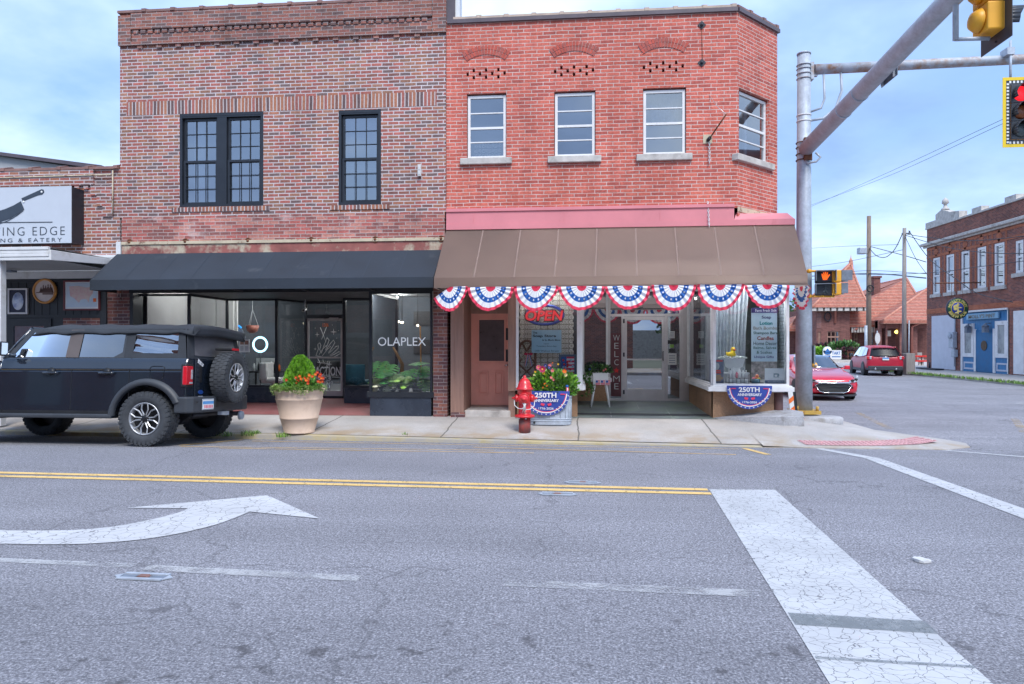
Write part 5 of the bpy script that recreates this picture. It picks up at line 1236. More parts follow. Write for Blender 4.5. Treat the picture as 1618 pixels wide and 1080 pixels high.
b=MB();b.lathe([(0.12,0),(0.17,0.03),(0.205,z1-z0-.01),(0.225,z1-z0),(0.20,z1-z0),(.18,z1-z0-.03)],((x0+x1)/2,yb_,z0),24,ell=(1,.6));b.build('basin',M['white'],t)
b=MB()
for _ in range(170):
    a=rnd.random()*6.28;r_=math.sqrt(rnd.random());b.ball(((x0+x1)/2-.03+.27*r_*math.cos(a),yb_+.13*r_*math.sin(a),z1+.05*(1-r_)+.012),0.017,5)
o=b.build('beads',mat('pearl_bead',(.62,.64,.60),.25,var=.3,vs=30),t);o['kind']='stuff'
b=MB();b.box(x0-.12,x1+.06,yb_-.12,yb_+.12,z0-.11,z0-.085)
for s_ in (x0-.1,x1+.04):b.box(s_,s_+.02,yb_-.1,yb_+.1,SZ-.03,z0-.11)
tag(b.build('display_stand',M['white_frame']),'low white stand carrying the display bathtub','stand')
bx((x0+x1)/2-.1,(x0+x1)/2+.1,yb_-.06,yb_+.06,z0-.085,z0).build('foot',M['white'],t)
xd,zd=P(1156.5,562,yb_-.03);t=thing('rubber_duck','yellow rubber duck with a red beak on top of the beads','rubber duck',(xd,yb_-.03,zd-.02))
b=MB();b.ball((xd-.012,yb_-.03,zd+.03),(0.09,0.065,0.055),14);b.ball((xd+.022,yb_-.035,zd+.125),(0.05,0.047,0.05),14);b.tube([(xd-.08,yb_-.03,zd+.04),(xd-.108,yb_-.03,zd+.075)],[.035,.006],8);b.tube([(xd+.015,yb_-.033,zd+.05),(xd+.022,yb_-.035,zd+.1)],.04,10)
b.build('body',M['fl_yellow'],t);b=MB();b.ball((xd+.042,yb_-.085,zd+.118),(.028,.024,.016),8);b.build('beak',M['fl_red'],t)
b=MB();[b.ball((xd+.022+s_,yb_-.078,zd+.14),.008,6) for s_ in (-.02,.03)];b.build('eyes',M['black'],t)
yr=YF+.22;x0,x1,z0,z1=rect(1153,580,1180,603,yr)
t=thing('wire_rack','small wire shelf of soap bottles and jars','rack',((x0+x1)/2,yr,SZ));b=MB()
for zz in (SZ+.02,SZ+.12):b.box(x0-.02,x1+.02,yr-.06,yr+.09,zz,zz+.006)
for xx in (x0-.02,x1+.015):b.tube([(xx,yr-.06,SZ-.03),(xx,yr-.06,SZ+.2)],.005,4)
b.build('shelf',M['iron'],t)
k=0
for row,(zz,n,hh,rr) in enumerate(((SZ+.026,5,.075,.030),(SZ+.126,6,.15,.021))):
    for i in range(n):
        xx=lerp(x0+.01,x1-.01,i/(n-1));h2=hh*(1.0+.22*math.sin(i*2.3));red=row == 1 and i == 2
        bb1=MB().lathe([(rr,0),(rr,h2*.8),(rr*.5,h2*.9),(rr*.5,h2)] if row else [(rr,0),(rr,h2)],(xx,yr-.01+.02*(i % 2),zz),10)
        bb2=MB().lathe([(rr*.55,0),(rr*.5,.03)] if row else [(rr*1.06,0),(rr*1.06,.018)],(xx,yr-.01+.02*(i % 2),zz+h2+.0005),10)
        easy('bottle' if row else 'jar',('coral red bottle among the white soap bottles' if red else 'white soap bottle on the upper rack shelf') if row else 'squat white jar on the lower rack shelf','bottle' if row else 'jar',[('body',bb1,M['fl_pinkf'] if red else M['white']),('cap',bb2,M['grey_sig'] if (row and i in (0,4)) else M['white'])],None if red else ('white soap bottles' if row else 'white soap jars'))
# price list banner
yb2=YF+.30;x0,x1,z0,z1=rect(1187,487,1228,584,yb2);t=thing('banner','tall pale banner listing soaps, candles and gifts in colours','banner',((x0+x1)/2,yb2,z0))
b=MB();b.grid(lambda p,q:(lerp(x0,x1,p),yb2+.012*math.sin(p*7)*q,lerp(z0-.18,z1,q)),10,8,lambda p,q:1 if q<.13 else 0);b.build('cloth',[mat('pale_blue_banner',(0.50,0.62,0.70),.7,var=.05),mat('photo_print',(.30,.25,.24),.5,var=.7,vs=12)],t)
b=bx(x0,x1,yb2-.02,yb2-.016,PZ(1200,494,yb2),PZ(1200,486,yb2));b.build('header_strip',mat('purple_strip',(.07,.045,.20),.6),t)
cols_=dict(p=mat('purple_ink',(.06,.03,.16),.7),t=mat('teal_ink',(.01,.20,.23),.7),b=mat('tan_ink',(.30,.22,.17),.7),g=mat('green_ink',(.025,.085,.06),.7),r=mat('brick_ink',(.33,.05,.035),.7),k=mat('grey_ink',(.055,.06,.08),.7))
for txt,u0,u1,v0,v1,c_,bo in (('Farm Fresh Skin',1193,1226,488,492.5,'w',.01),('Soap',1203,1218,498.5,504.5,'p',.02),('Lotion',1200,1220,507.5,513,'t',.03),('Bath Bombs',1190,1227,515.5,520.5,'b',.01),('Shampoo Bars',1190,1227.5,523.5,529,'g',.015),('Candles',1196,1222,531,537,'r',.02),('Home Decor',1190,1227,539.5,545,'k',.01),('Balms, Salves',1190,1226,547,551.5,'g',.01),('& Soakes',1195,1219,554,558.5,'g',.01),('Unique Gifts',1191,1222,561.5,566.5,'p',.02)):
    xa_,xb3,za_,zb3=rect(u0,v0,u1,v1,yb2);text_mesh(txt,'lettering',M['white'] if c_ == 'w' else cols_[c_],t,xa_,xb3,za_,zb3,yb2-.024,bold=bo)
yq=YF+.07;x0,x1,z0,z1=rect(1208.5,581.5,1243,605.5,yq);t=thing('shop_card','white card with a sewing machine drawing at right of the soap display','sign',((x0+x1)/2,yq,z0))
bx(x0,x1,yq,yq+.005,z0,z1).build('card',M['white'],t);bx(x0,x1,yq-.002,yq,z0,z0+(z1-z0)*.21).build('blue_strip',mat('slate_strip',(.13,.17,.27),.6),t)
text_mesh('Drop Off & Pickup Here','lettering',M['white'],t,lerp(x0,x1,.14),lerp(x0,x1,.95),lerp(z0,z1,.06),lerp(z0,z1,.15),yq-.005,bold=.01)
text_mesh('SEWING  MACHINE  REPAIR','lettering',M['grey_sig'],t,lerp(x0,x1,.17),lerp(x0,x1,.86),lerp(z0,z1,.27),lerp(z0,z1,.305),yq-.003)
b=MB();X=lambda p:lerp(x0,x1,p);Z=lambda p:lerp(z0,z1,p)
for q in ((.40,.66,.40,.44),(.40,.445,.44,.66),(.40,.63,.58,.66),(.57,.63,.44,.66),(.63,.66,.5,.62)):b.box(X(q[0]),X(q[1]),yq-.003,yq,Z(q[2]),Z(q[3]))
b.build('machine_drawing',mat('teal_grey_ink',(.22,.33,.38),.7),t)
xq_,zq_=P(1194,594,YF+.3);b1=MB().lathe([(.075,0),(.085,.14),(.07,.14),(.065,.02)],(xq_,YF+.3,SZ-.03),16);easy('basket','teal basket of coloured bath bombs','basket',[('body',b1,teal)])
for i,(dx,dz,c_) in enumerate(((0.0,.15,'orange'),(.05,.135,'yellow'),(.02,.19,'orange'),(-.04,.14,'pinkf'))):
    tag(MB().ball((xq_+dx,YF+.28,SZ-.03+dz),.035,10).build('bath_bomb',M['fl_'+c_]),['orange bath bomb low in the teal basket','yellow bath bomb in the teal basket','orange bath bomb on top of the pile','pink bath bomb in the teal basket'][i],'bath bomb','bath bombs in the basket')
# board with WELCOME behind the left sidelight, stickers on the right one
yw_=YD-.075;x0,x1,z0,z1=rect(965.5,526,981.5,626,yw_);t=thing('welcome_board','tall maroon board with pale letters spelling WELCOME','welcome board',((x0+x1)/2,yw_,z0))
bx(x0,x1,yw_,yw_+.02,z0,z1).build('board',mat('maroon_board',(.13,.045,.055),.7,var=.2),t)
for ch_,v in zip('WELC*ME',(533.5,546,559,572,585,598,610)):
    if ch_ == '*':
        cx_,cz_=P(974,v,yw_);b=MB();b.prism([(cx_+(.075 if i % 2 else .032)*math.sin(i*math.pi/5),cz_-(.075 if i % 2 else .032)*math.cos(i*math.pi/5)) for i in range(10)],lambda p,q,d:(p,d,q),yw_-.01,yw_-.001);b.build('star',M['fl_red'],t);continue
    hw=5.2 if ch_ in 'WM' else 3.4
    xa_,xb3,za_,zb3=rect(974-hw,v-4.6,974+hw,v+4.6,yw_);text_mesh(ch_,'lettering',M['offwhite'],t,xa_,xb3,za_,zb3,yw_-.004,bold=-.01)
for i,(u0,v0,u1,v1,m_,lab) in enumerate(((1058,523,1066,534,'offwhite','pale square sticker high on the right sidelight'),(1055,537,1069,543,'black','black name sticker on the right sidelight'),(1058.5,544,1064.5,549,'green_yel','small green sticker on the right sidelight'),(1057,551,1067,557,'black','black card sticker on the right sidelight'),(1055,558,1069,576,'offwhite','white opening hours notice on the right sidelight'))):
    xa_,xb3,za_,zb3=rect(u0,v0,u1,v1,YD-.012);b1=bx(xa_,xb3,YD-.012,YD-.008,za_,zb3);b2=MB()
    if m_ == 'offwhite':
        for k in range(4):b2.box(lerp(xa_,xb3,.15),lerp(xa_,xb3,.85),YD-.014,YD-.012,lerp(za_,zb3,.15+k*.2),lerp(za_,zb3,.22+k*.2))
        easy('window_sticker',lab,'sticker',[('sheet',b1,M[m_]),('print',b2,M['grey_sig'])])
    else:tag(b1.build('window_sticker',M[m_]),lab,'sticker')

# concrete wedge below the right display, boards stacked beside it
b=MB();wz=0.17
ptsb=[(2.62,13.60),(2.75,13.50),(3.3,13.18),(3.75,13.0),(4.12,13.02),(4.2,13.35),(4.1,13.75),(3.9,13.75),(3.78,13.62)]
tops=[(x,y,ZF+0.005+wz*max(0,min(1,(x-2.55)/1.0))*(.62 if y<13.3 else 1)) for x,y in ptsb]
b.face(tops)
for i in range(len(tops)):j=(i+1) % len(tops);b.face([tops[i],tops[j],(tops[j][0],tops[j][1],-.2),(tops[i][0],tops[i][1],-.2)])
tag(b.build('concrete_wedge',M['concrete']),'broken concrete footing poured against the soap store corner','footing')
t=thing('barricade','leaning orange and white striped boards between building corner and signal pole','barricade',(4.25,14.05,0.05))
for i,(x,m_) in enumerate(((4.22,'white'),(4.29,'black'))):
    b=MB();T=lambda u,v,d:(x+u+v*-0.10,14.0+d+i*.04,.05+v);boxT(b,T,-.045,.045,0,.52,0,.025);bo_=b.build('board',M[m_],t)
    if m_ == 'white':
        b=MB()
        for k in range(2):b.face([T(-.05,.08+k*.2,-.003),T(.05,.16+k*.2,-.003),T(.05,.25+k*.2,-.003),T(-.05,.17+k*.2,-.003)])
        b.build('stripe',M['fl_orange'],bo_)
b=MB();b.box(4.15,4.42,13.96,14.2,0.0,0.07);b.build('foot',M['fl_orange'],t)
# ---- bunting along the awning edge
def fan(name,label,cx,y,zt,w,h,ang=0.0,half=None,seedv=0):
    t=thing(name,label,'bunting',(cx,y,zt-h),group='flag bunting fans along the brown awning')
    nu,nv=72,24;r_=random.Random(seedv);ph=r_.random()*6;sk=(r_.random()-.5)*.24;ang += (r_.random()-.5)*.12;b=MB();ca,sa=math.cos(ang),math.sin(ang);drop=1+(r_.random()-.5)*0.05
    lo,hi=(0.0,1.0) if half is None else half
    def pt(p,q,off=0.0):
        a=math.pi*lerp(lo,hi,p);rr=max(q,.001)
        amp=0.017*q ** 1.2+.003;pl=amp*math.sin(p*11*2*math.pi*(hi-lo)+ph)+0.008*q*math.sin(a*3+ph)
        rim=1+0.007*math.sin(p*11*2*math.pi+ph)*(q>.8)+.02*math.sin(a*5+ph)*q
        x_=-math.cos(a)*rr*w/2*rim;z_=-math.sin(a) ** 1.18*rr*h*drop*rim*(1+sk*math.cos(a))-.012*rr*math.sin(a*2+ph)
        x_=max(-w/2,min(w/2,x_)) ;d_=pl-0.012-off
        return Vector((cx+x_*ca+d_*-sa,y+x_*sa+d_*ca,zt+z_))
    band=lambda p,q:0 if q<.22 else (1 if q<.44 else (2 if q<.665 else (1 if q<.86 else 0)))
    b.grid(lambda p,q:pt(p,q),nu,nv,lambda p,q:band(p,q+.5/nv));b.build('cloth',[M['b_red'],M['b_white'],M['b_blue']],t)
    b=MB();ns=8
    for i in range(ns):
        p0=(i+.5)/ns
        sp=[]
        for k in range(10):
            rr=(.066 if k % 2 == 0 else .027);a_=k*math.pi/5
            sp.append(pt(p0+rr*math.sin(a_)*.42,.557-rr*math.cos(a_)*-1.0,.006))
        c_=sum(sp,Vector())/10
        for k in range(10):b.face([c_,sp[k],sp[(k+1) % 10]])
    b.build('stars',M['b_white'],t)
yb3=YF-.02-1.20-.035;zb3=2.535
edges=[693,739,812,882.5,956,1028,1100.5,1176,1248]
labs=['half folded bunting fan at the awning end over the brick pier','bunting fan hanging above the salmon door','bunting fan hanging in front of the OPEN sign','bunting fan between the OPEN sign and the plant stand','bunting fan hanging above the white plant stand','bunting fan hanging above the glass shop door','bunting fan above the right sidelight and stickers','bunting fan above the rubber duck window','bunting fan above the list of soaps banner']
for i in range(8):
    x0,x1=PXX(edges[i],yb3),PXX(edges[i+1],yb3)
    if i == 0:fan('bunting',labs[0],x0+(x1-x0)*.38,yb3,zb3,(x1-x0)*1.24,.43,0,(0.17,1.0),0)
    else:fan('bunting',labs[i] if i<7 else labs[8],(x0+x1)/2,yb3,zb3,(x1-x0)*1.0,.435,0,None,i)
bpy.data.objects['bunting.006']['label']=labs[7];bpy.data.objects['bunting.005']['label']='bunting fan above the glass door handle and right sidelight'
bpy.data.objects['bunting.004']['label']='bunting fan hanging above the WELCOME board'
xs_=PXX(1249,yb3)+.08
fan('bunting','bunting fan turned round the awning corner beside the signal pole',3.95,yb3+.48,zb3,.90,.42,R(90),None,21)
# anniversary banners
def anniv(label,cx,y,zt,w,h,clip=0.0):
    t=thing('half_round_banner',label,'banner',(cx,y,zt-h));n=40
    def pt(a,r,off):return Vector((cx-math.cos(a)*r*w/2,y+.012*math.sin(a*4)*r-off,zt-math.sin(a) ** .9*r*h))
    b=MB();b.grid(lambda p,q:pt(math.pi*p,max(q,.002),0),n,8);b.build('cloth',M['banner_blue'],t)
    for r0,r1,m_,nm in ((.86,.90,'b_white','white_line'),(.83,.86,'b_red','red_line')):
        b=MB();b.grid(lambda p,q:pt(math.pi*(.03+.94*p),lerp(r0,r1,q),.004),n,1);b.build(nm,M[m_],t)
    b=MB()
    for i in range(15):
        c_=pt(math.pi*(i+.8)/15.6,.95,.005);b.prism([(c_.x+(.016 if k % 2 else .007)*math.sin(k*math.pi/5),c_.z+(.016 if k % 2 else .007)*math.cos(k*math.pi/5)) for k in range(10)],lambda p,q,d:(p,d,q),c_.y-.002,c_.y)
    for s_ in (-1,1):
        for dx,dz in ((.33,.55),(.28,.63),(.22,.72)):c_=Vector((cx+s_*dx*w,y-.016,zt-dz*h));b.prism([(c_.x+(.015 if k % 2 else .0065)*math.sin(k*math.pi/5),c_.z+(.015 if k % 2 else .0065)*math.cos(k*math.pi/5)) for k in range(10)],lambda p,q,d:(p,d,q),c_.y-.002,c_.y)
    b.build('stars',M['b_white'],t)
    W_=M['b_white']
    text_mesh('250TH','lettering',W_,t,cx-w*.24,cx+w*.22,zt-h*.27,zt-h*.06,y-.022,bold=.03);text_mesh('ANNIVERSARY','lettering',W_,t,cx-w*.27,cx+w*.27,zt-h*.44,zt-h*.32,y-.022,bold=.025);text_mesh('1776-2026','lettering',W_,t,cx-w*.16,cx+w*.16,zt-h*.75,zt-h*.66,y-.022,bold=.01)
    b=MB()
    for s_ in (-1,1):b.box(cx+s_*w*.35-.04,cx+s_*w*.35+.04,y-.02,y-.014,zt-h*.14,zt-h*.10);b.prism([(cx+s_*.02,zt-h*.52),(cx+s_*.09,zt-h*.48),(cx+s_*.10,zt-h*.56),(cx+s_*.045,zt-h*.61)],lambda p,q,d:(p,d,q),y-.02,y-.015)
    b.build('red_marks',M['b_red'],t)
xc_,zc_=P(1184,609,YF-.12);anniv('blue half round 250TH anniversary banner hung from the soap display sill',xc_,YF-.125,zc_,.83,.44)
# ------------------------------------------------------------------ low eatery building at the left edge
lb=thing('brick_building','low brick eatery building at the left edge with black boarded front','building',(-13,YF,ZF))
LX0,LX1=-22.0,XL-0.005
zt_=PZ(100,268,YF)
b=MB();holewall(b,front,LX0,LX1,3.35,zt_-.02,[],0)
boxT(b,front,LX0,LX1-.55,zt_-.34,zt_-.02,-0.05,0)
x=-13.0
while x<LX1-.6:boxT(b,front,x,x+.10,zt_-.42,zt_-.34,-0.04,0);x += .2
for k in range(3):boxT(b,front,LX1-.62+k*.13,LX1-.40+k*.13,zt_-.55-k*.22,zt_-.34,-.035+.004*k,0)
b.build('wall',M['brick_mix'],lb)
coping(lb,front,LX0,LX1-.01,zt_-.015,M['tilecoping'],.62)
b=MB();b.tube([front(-14,PZ(30,282,YF) ,-.06),front(LX1-.15,PZ(180,276.5,YF),-.06)],.014,6);b.tube([front(LX1-.12,zt_-.05,-.05),front(LX1-.12,zt_-.95,-.05)],.012,6);b.build('conduit',M['cream_rust'],lb)
b=MB();boxT(b,front,LX0,LX1,3.30,3.352,-.03,.1);boxT(b,front,LX1-1.6,LX1-.02,3.06,3.30,-.02,.1)
for k in range(13):boxT(b,front,LX1-1.6+k*.122,LX1-1.6+k*.122+.012,3.06,3.30,-.026,-.02)
boxT(b,front,LX1-.06,LX1+.04,2.95,3.62,-.035,.1);b.build('white_panel',M['white_metal'],lb)
# canopy: fascia, ribbed soffit, post
cyf=11.72;zs_=3.03
b=MB();fz0,fz1=PZ(40,411,cyf),PZ(40,389.5,cyf)
xce=PXX(78,cyf)
for k in range(4):b.box(LX0,xce,cyf-.02-.012*(k % 2),cyf+.03,lerp(fz0,fz1,k/4),lerp(fz0,fz1,(k+1)/4)-.004)
b.prism([(cyf,fz0),(cyf,fz1-.06),(YF-.04,3.26),(YF-.04,3.14)],lambda p,q,d:(d,p,q),xce-.01,xce+.03)
b.build('canopy_fascia',M['white_metal'],lb,bevel=.008)
b=MB();b.face([(LX0,cyf,fz0+.02),(xce,cyf,fz0+.02),(xce,YF,3.04),(LX0,YF,3.04)])
b.face([(LX0,cyf,fz1-.02),(xce,cyf,fz1-.02),(xce,YF,3.27),(LX0,YF,3.27)])
n=22
for k in range(n):y_=lerp(cyf+.05,YF-.05,k/n);z_=lerp(fz0+.02,3.04,k/n);b.box(LX0,xce-.01,y_,y_+.02,z_-.012,z_)
b.build('canopy_soffit',M['grey_wall'],lb)
b=MB();boxT(b,front,LX0,LX1-.3,2.87,3.03,-.035,.05);b.build('frieze',M['white_metal'],lb)
b=MB();xp_=PXX(2,cyf+.15);b.box(xp_-.07,xp_+.055,cyf+.08,cyf+.2,.0,fz0+.02);b.build('canopy_post',M['white_metal'],lb)
# boarded front
b=MB();boxT(b,front,LX0,PXX(168,YF),-.1,2.87,0.0,.05)
x=PXX(168,YF)-.03;k=0
zlow=PZ(100,497,YF)
while x>-13.5:boxT(b,front,x-.008,x,zlow,2.85,-.008,0);x-=.175
boxT(b,front,-14,PXX(168,YF),zlow-.06,zlow,-.02,0);boxT(b,front,PXX(160,YF),PXX(169,YF),-.1,2.87,-.022,0);boxT(b,front,-14,PXX(169,YF),2.80,2.87,-.022,0)
b.build('black_boarding',M['black_paint'],lb)
b=MB();q0,q1=PXX(100,YF),PXX(158,YF);boxT(b,front,q0,q1,.7,zlow-.07,-.006,.0);b.build('brown_sill_panel',M['brick_pier'],lb)
b=MB();d0_,d1_=PXX(12,YF),PXX(82,YF);bars(b,front,d0_,d1_,.08,PZ(40,503,YF),-.03,0,.16);dd=b.build('door',M['black_paint'],lb)
b=MB();b.face([front(d0_+.14,.9,-.012),front(d1_-.14,.9,-.012),front(d1_-.14,PZ(40,514,YF),-.012),front(d0_+.14,PZ(40,514,YF),-.012)]);b.build('pane',M['glass_up'],dd)
foldcurtain(front,d0_+.16,d1_-.16,.9,PZ(40,514,YF),-.004,M['curtain'],dd,'door_curtain',9,.003)
b=MB();x_,z_=P(15,421,12.9);b.box(x_-.08,x_+.08,12.85,13.0,2.96,3.0);b.build('soffit_lamp',M['grey_sig'],lb)
# pictures on the boards
def prect(u0,v0,u1,v1,y=YF-.03):return rect(u0,v0,u1,v1,y)
def art(name,cols,sc,th=((.35,.0),(.65,1.0))):
    m,t,b=newmat(name);f=noise(t,pos(t),sc,6.0,.65);c=ramp(t,f,[(.25+.5*i/(len(cols)-1),q) for i,q in enumerate(cols)]);t.links.new(c,b.inputs['Base Color']);b.inputs['Roughness'].default_value=.4;b.inputs['Coat Weight'].default_value=.3;return m
x0,x1,z0,z1=prect(13,455,44,496);t=thing('framed_portrait','silver framed oval blue print hanging on the black boards','picture',((x0+x1)/2,YF-.03,z0));Tf=lambda u,v,d:(u,YF-.03+d,v)
b=MB();bars(b,Tf,x0,x1,z0,z1,-.02,.02,.035);b.build('frame',M['alu'],t);bx(x0+.03,x1-.03,YF-.032,YF-.02,z0+.03,z1-.03).build('mount',mat('navy_mount',(.012,.015,.045),.5),t)
b=MB();b.lathe([(0,0),(1,0),(1,.004)],(0,0,0),30,axis='y');b.xf(Matrix.Translation(((x0+x1)/2,YF-.037,(z0+z1)/2)) @ Matrix.Diagonal((.125,1,.185,1)));b.build('oval_print',art('blue_oval_print',[(.14,.20,.46),(.52,.60,.78),(.74,.78,.86)],9),t)
cx,cz=P(71,459.5,YF-.03);rr=.265;t=thing('round_picture','round lake scene in an orange wood frame on the black boards','picture',(cx,YF-.03,cz-rr))
b=MB();b.lathe([(rr-.045,-.005),(rr-.04,-.03),(rr-.01,-.035),(rr,-.01),(rr,.02)],(cx,YF-.03,cz),40,axis='y');b.build('frame',M['gold_frame'],t)
b=MB();b.face([(cx+(rr-.03)*math.cos(k*math.pi/20),YF-.0352,cz+(rr-.03)*math.sin(k*math.pi/20)) for k in range(40)]);b.build('print',art('sepia_sky_print',[(.55,.47,.44),(.66,.58,.55)],5),t)
b=MB();r_=random.Random(4)
def disc_in(x_,z_):return (x_-cx) ** 2+(z_-cz) ** 2<(rr-.05) ** 2
for k in range(26):
    xx=cx+lerp(-.10,.17,k/25);hh=(.16 if k % 5 in (1,2) else .08)*lerp(.55,1,min(1,k/9))*(.8+.4*r_.random())
    for j in range(4):
        z_=cz-.03+hh*j/4;w_=.022*(1.2-j/4)
        if disc_in(xx+w_,z_+.03):b.face([(xx-w_,YF-.038-k*.0001,z_),(xx+w_,YF-.038-k*.0001,z_),(xx,YF-.038-k*.0001,z_+.05)])
b.box(cx-.19,cx+.20,YF-.039,YF-.0375,cz-.04,cz-.02);b.box(cx-.05,cx+.19,YF-.0393,YF-.0377,cz-.075,cz-.045);b.build('tree_silhouette',mat('sepia_ink',(.16,.09,.075),.6),t)
x0,x1,z0,z1=prect(101,442.5,158,490);t=thing('framed_map','red framed map on the black boards beside the awning','picture',((x0+x1)/2,YF-.03,z0))
b=MB();bars(b,Tf,x0,x1,z0,z1,-.02,.02,.03);b.build('frame',mat('oxblood_frame',(.16,.03,.035),.4),t);bx(x0+.025,x1-.025,YF-.032,YF-.02,z0+.025,z1-.025).build('mount',M['white'],t)
bx(x0+.06,x1-.06,YF-.036,YF-.033,z0+.07,z1-.05).build('map_sea',art('map_sea',[(.48,.60,.74),(.60,.68,.76)],8),t)
b=MB();w_,h_=x1-x0,z1-z0
b.face([(x0+p*w_,YF-.038,z0+q*h_) for p,q in ((.15,.80),(.40,.82),(.62,.76),(.86,.80),(.80,.55),(.72,.42),(.70,.25),(.62,.38),(.48,.36),(.42,.25),(.30,.40),(.18,.48))]);b.build('map_land',art('map_land',[(.62,.36,.38),(.70,.52,.50),(.62,.58,.50)],16),t)
bx(x0+.82*w_,x0+.90*w_,YF-.040,YF-.037,z0+.28*h_,z0+.40*h_).build('map_key',M['fl_orange'],t)
# the sign box
ysf=YF-.36;x0,x1,z0,z1=rect(-60,293.5,113,386,ysf)
t=thing('shop_sign','large grey white box sign with a cleaver above the eatery canopy','sign',((x0+x1)/2,ysf,z0))
bx(x0,x1,ysf,YF-.005,z0+.01,z1-.01).build('box',M['frame_black'],t);bx(x0-.01,x1+.005,ysf-.012,ysf,z0,z1).build('face',mat('pale_sign_face',(.50,.54,.60),.45,var=.03),t)
ink=mat('charcoal_vinyl',(.035,.048,.068),.5);yl=ysf-.014
def sx(u,v):return P(u,v,yl)
a=sx(-31,371.5);c_=sx(102,358.5);text_mesh('CUTTING EDGE','lettering',ink,t,PXX(-53,yl),PXX(102.5,yl),PZ(60,371.5,yl),PZ(60,358,yl),yl-.003,bold=-.012,spacing=1.25)
text_mesh('CATERING & EATERY','lettering',ink,t,PXX(-53,yl),PXX(98,yl),PZ(60,382,yl),PZ(60,375.8,yl),yl-.003,bold=0.0,spacing=1.4)
b=MB();b.prism([sx(u,v) for u,v in ((36,318),(34,313),(66,298.5),(69,299.5),(70,303.5),(67,307),(60,308.5))],lambda p,q,d:(p,d,q),yl-.004,yl);b.build('knife_handle',ink,t)
b=MB();bl=[(33,317.5),(38.5,331),(30,337),(15,346),(0,350.5),(-20,353),(-28,345),(-15,337),(8,330),(22,324)]
b.prism([sx(u,v) for u,v in bl],lambda p,q,d:(p,d,q),yl-.004,yl);b.build('knife_blade',ink,t)
b=MB();b.tube([(*[sx(u,v)[0]],yl-.005,sx(u,v)[1]) for u,v in ((37,332.5),(28,339.5),(14,348),(0,353),(-20,356))],.006,5);b.tube([(sx(u,v)[0],yl-.003,sx(u,v)[1]) for u,v in ((-30,351.5),(83,350.5))],.008,5);b.build('line',ink,t)
b=MB(); 
for u,v in ((66,303),(37.5,318.5)):x_,z_=sx(u,v);b.lathe([(0,0),(.022,0),(.022,.003)],(x_,yl-.008,z_),12,axis='y')
b.build('rivet',M['white'],t)
# dark roof of a building behind
b=MB(); 
pA=[P(u,v,24) for u,v in ((-60,225),(36,266))]
b.prism([(-26,9.2),(-22.0,8.6),(-17.6,pA[1][1]-.15),(-17.6,3),(-26,3)],lambda p,q,d:(p,d,q),24,34)
b2=MB();b2.prism([(-26,9.35),(-22,8.72),(-17.4,pA[1][1]),(-17.4,pA[1][1]-.14),(-22,8.6),(-26,9.2)],lambda p,q,d:(p,d,q),23.8,34.2)
t=thing('house','dark sloping roof of a building just visible behind the eatery','building',(-22,29,0));b.build('wall',M['grey_wall'],t);b2.build('roof',M['flash'],t)
# ------------------------------------------------------------------ black off-road wagon parked at the kerb
def wheel(parent,pos,r,w,rim_r,side,off_road=True,name='wheel',spokes=6):
    """axis along local y; side = +1 when the outer face looks to +y"""
    wt=bpy.data.objects.new(name,None);C.objects.link(wt);wt.parent=parent;wt.location=pos;wt.empty_display_size=.2
    b=MB();h=w/2
    prof=[(rim_r*.98,-h*.72),(rim_r*1.04,-h*.95),(r*.80,-h*1.0),(r*.93,-h*.98),(r*.985,-h*.82),(r*.985,h*.82),(r*.93,h*.98),(r*.80,h*1.0),(rim_r*1.04,h*.95),(rim_r*.98,h*.72)]
    b.lathe(prof,(0,0,0),40,axis='y',cap=False)
    if off_road:
        n=34
        for k in range(n):
            for row,(y0,y1,ph) in enumerate(((-h*.99,-h*.50,0),(-h*.42,h*.0,.5),(h*.05,h*.44,0),(h*.52,h*.99,.5))):
                a=2*math.pi*(k+ph)/n;st=len(b.v)
                b.box(-r*.062,r*.062,y0,y1,r*(.955 if row in (0,3) else .97),r*1.0);b.xf(Matrix.Rotation(a,4,'Y'),st)
            for sg in (-1,1):
                a=2*math.pi*(k+.25)/n;st=len(b.v);b.box(-r*.05,r*.05,sg*h*.96,sg*h*1.03,r*.84,r*.955);b.xf(Matrix.Rotation(a,4,'Y'),st)
    b.build('tyre',M['tyre'],wt,local=True)
    b=MB();f=side*h
    b.lathe([(rim_r,f*.74),(rim_r*.99,f*.96),(rim_r*.92,f*.90),(rim_r*.88,f*.3)],(0,0,0),36,axis='y',cap=False)
    for k in range(spokes):
        for s_ in (-1,1):
            a=2*math.pi*k/spokes;a1=a+s_*math.pi/spokes*.62
            p0=Vector((math.cos(a+s_*.25)*rim_r*.26,f*.78,math.sin(a+s_*.25)*rim_r*.26));pm=Vector((math.cos(a+s_*.16)*rim_r*.60,f*.84,math.sin(a+s_*.16)*rim_r*.60));p1=Vector((math.cos(a1)*rim_r*.93,f*.86,math.sin(a1)*rim_r*.93))
            b.tube([p0,pm,p1],[rim_r*.045,rim_r*.042,rim_r*.055],4,sm=False)
    b.build('rim',M['rim_cut'],wt,local=True)
    b=MB();b.lathe([(0,f*.3),(rim_r*.9,f*.3)],(0,0,0),24,axis='y');b.lathe([(0,f*.90),(rim_r*.15,f*.90),(rim_r*.22,f*.80),(rim_r*.30,f*.74),(rim_r*.30,f*.3)],(0,0,0),18,axis='y',cap=False)
    b.build('hub',M['rim_dark'],wt,local=True)
    b=MB()
    for k in range(6):a=k*math.pi/3+.3;b.ball((math.cos(a)*rim_r*.22,f*.84,math.sin(a)*rim_r*.22),rim_r*.035,6)
    b.build('lug_nuts',M['rim_cut'],wt,local=True)
    return wt
SX,SYc=-5.80,10.60
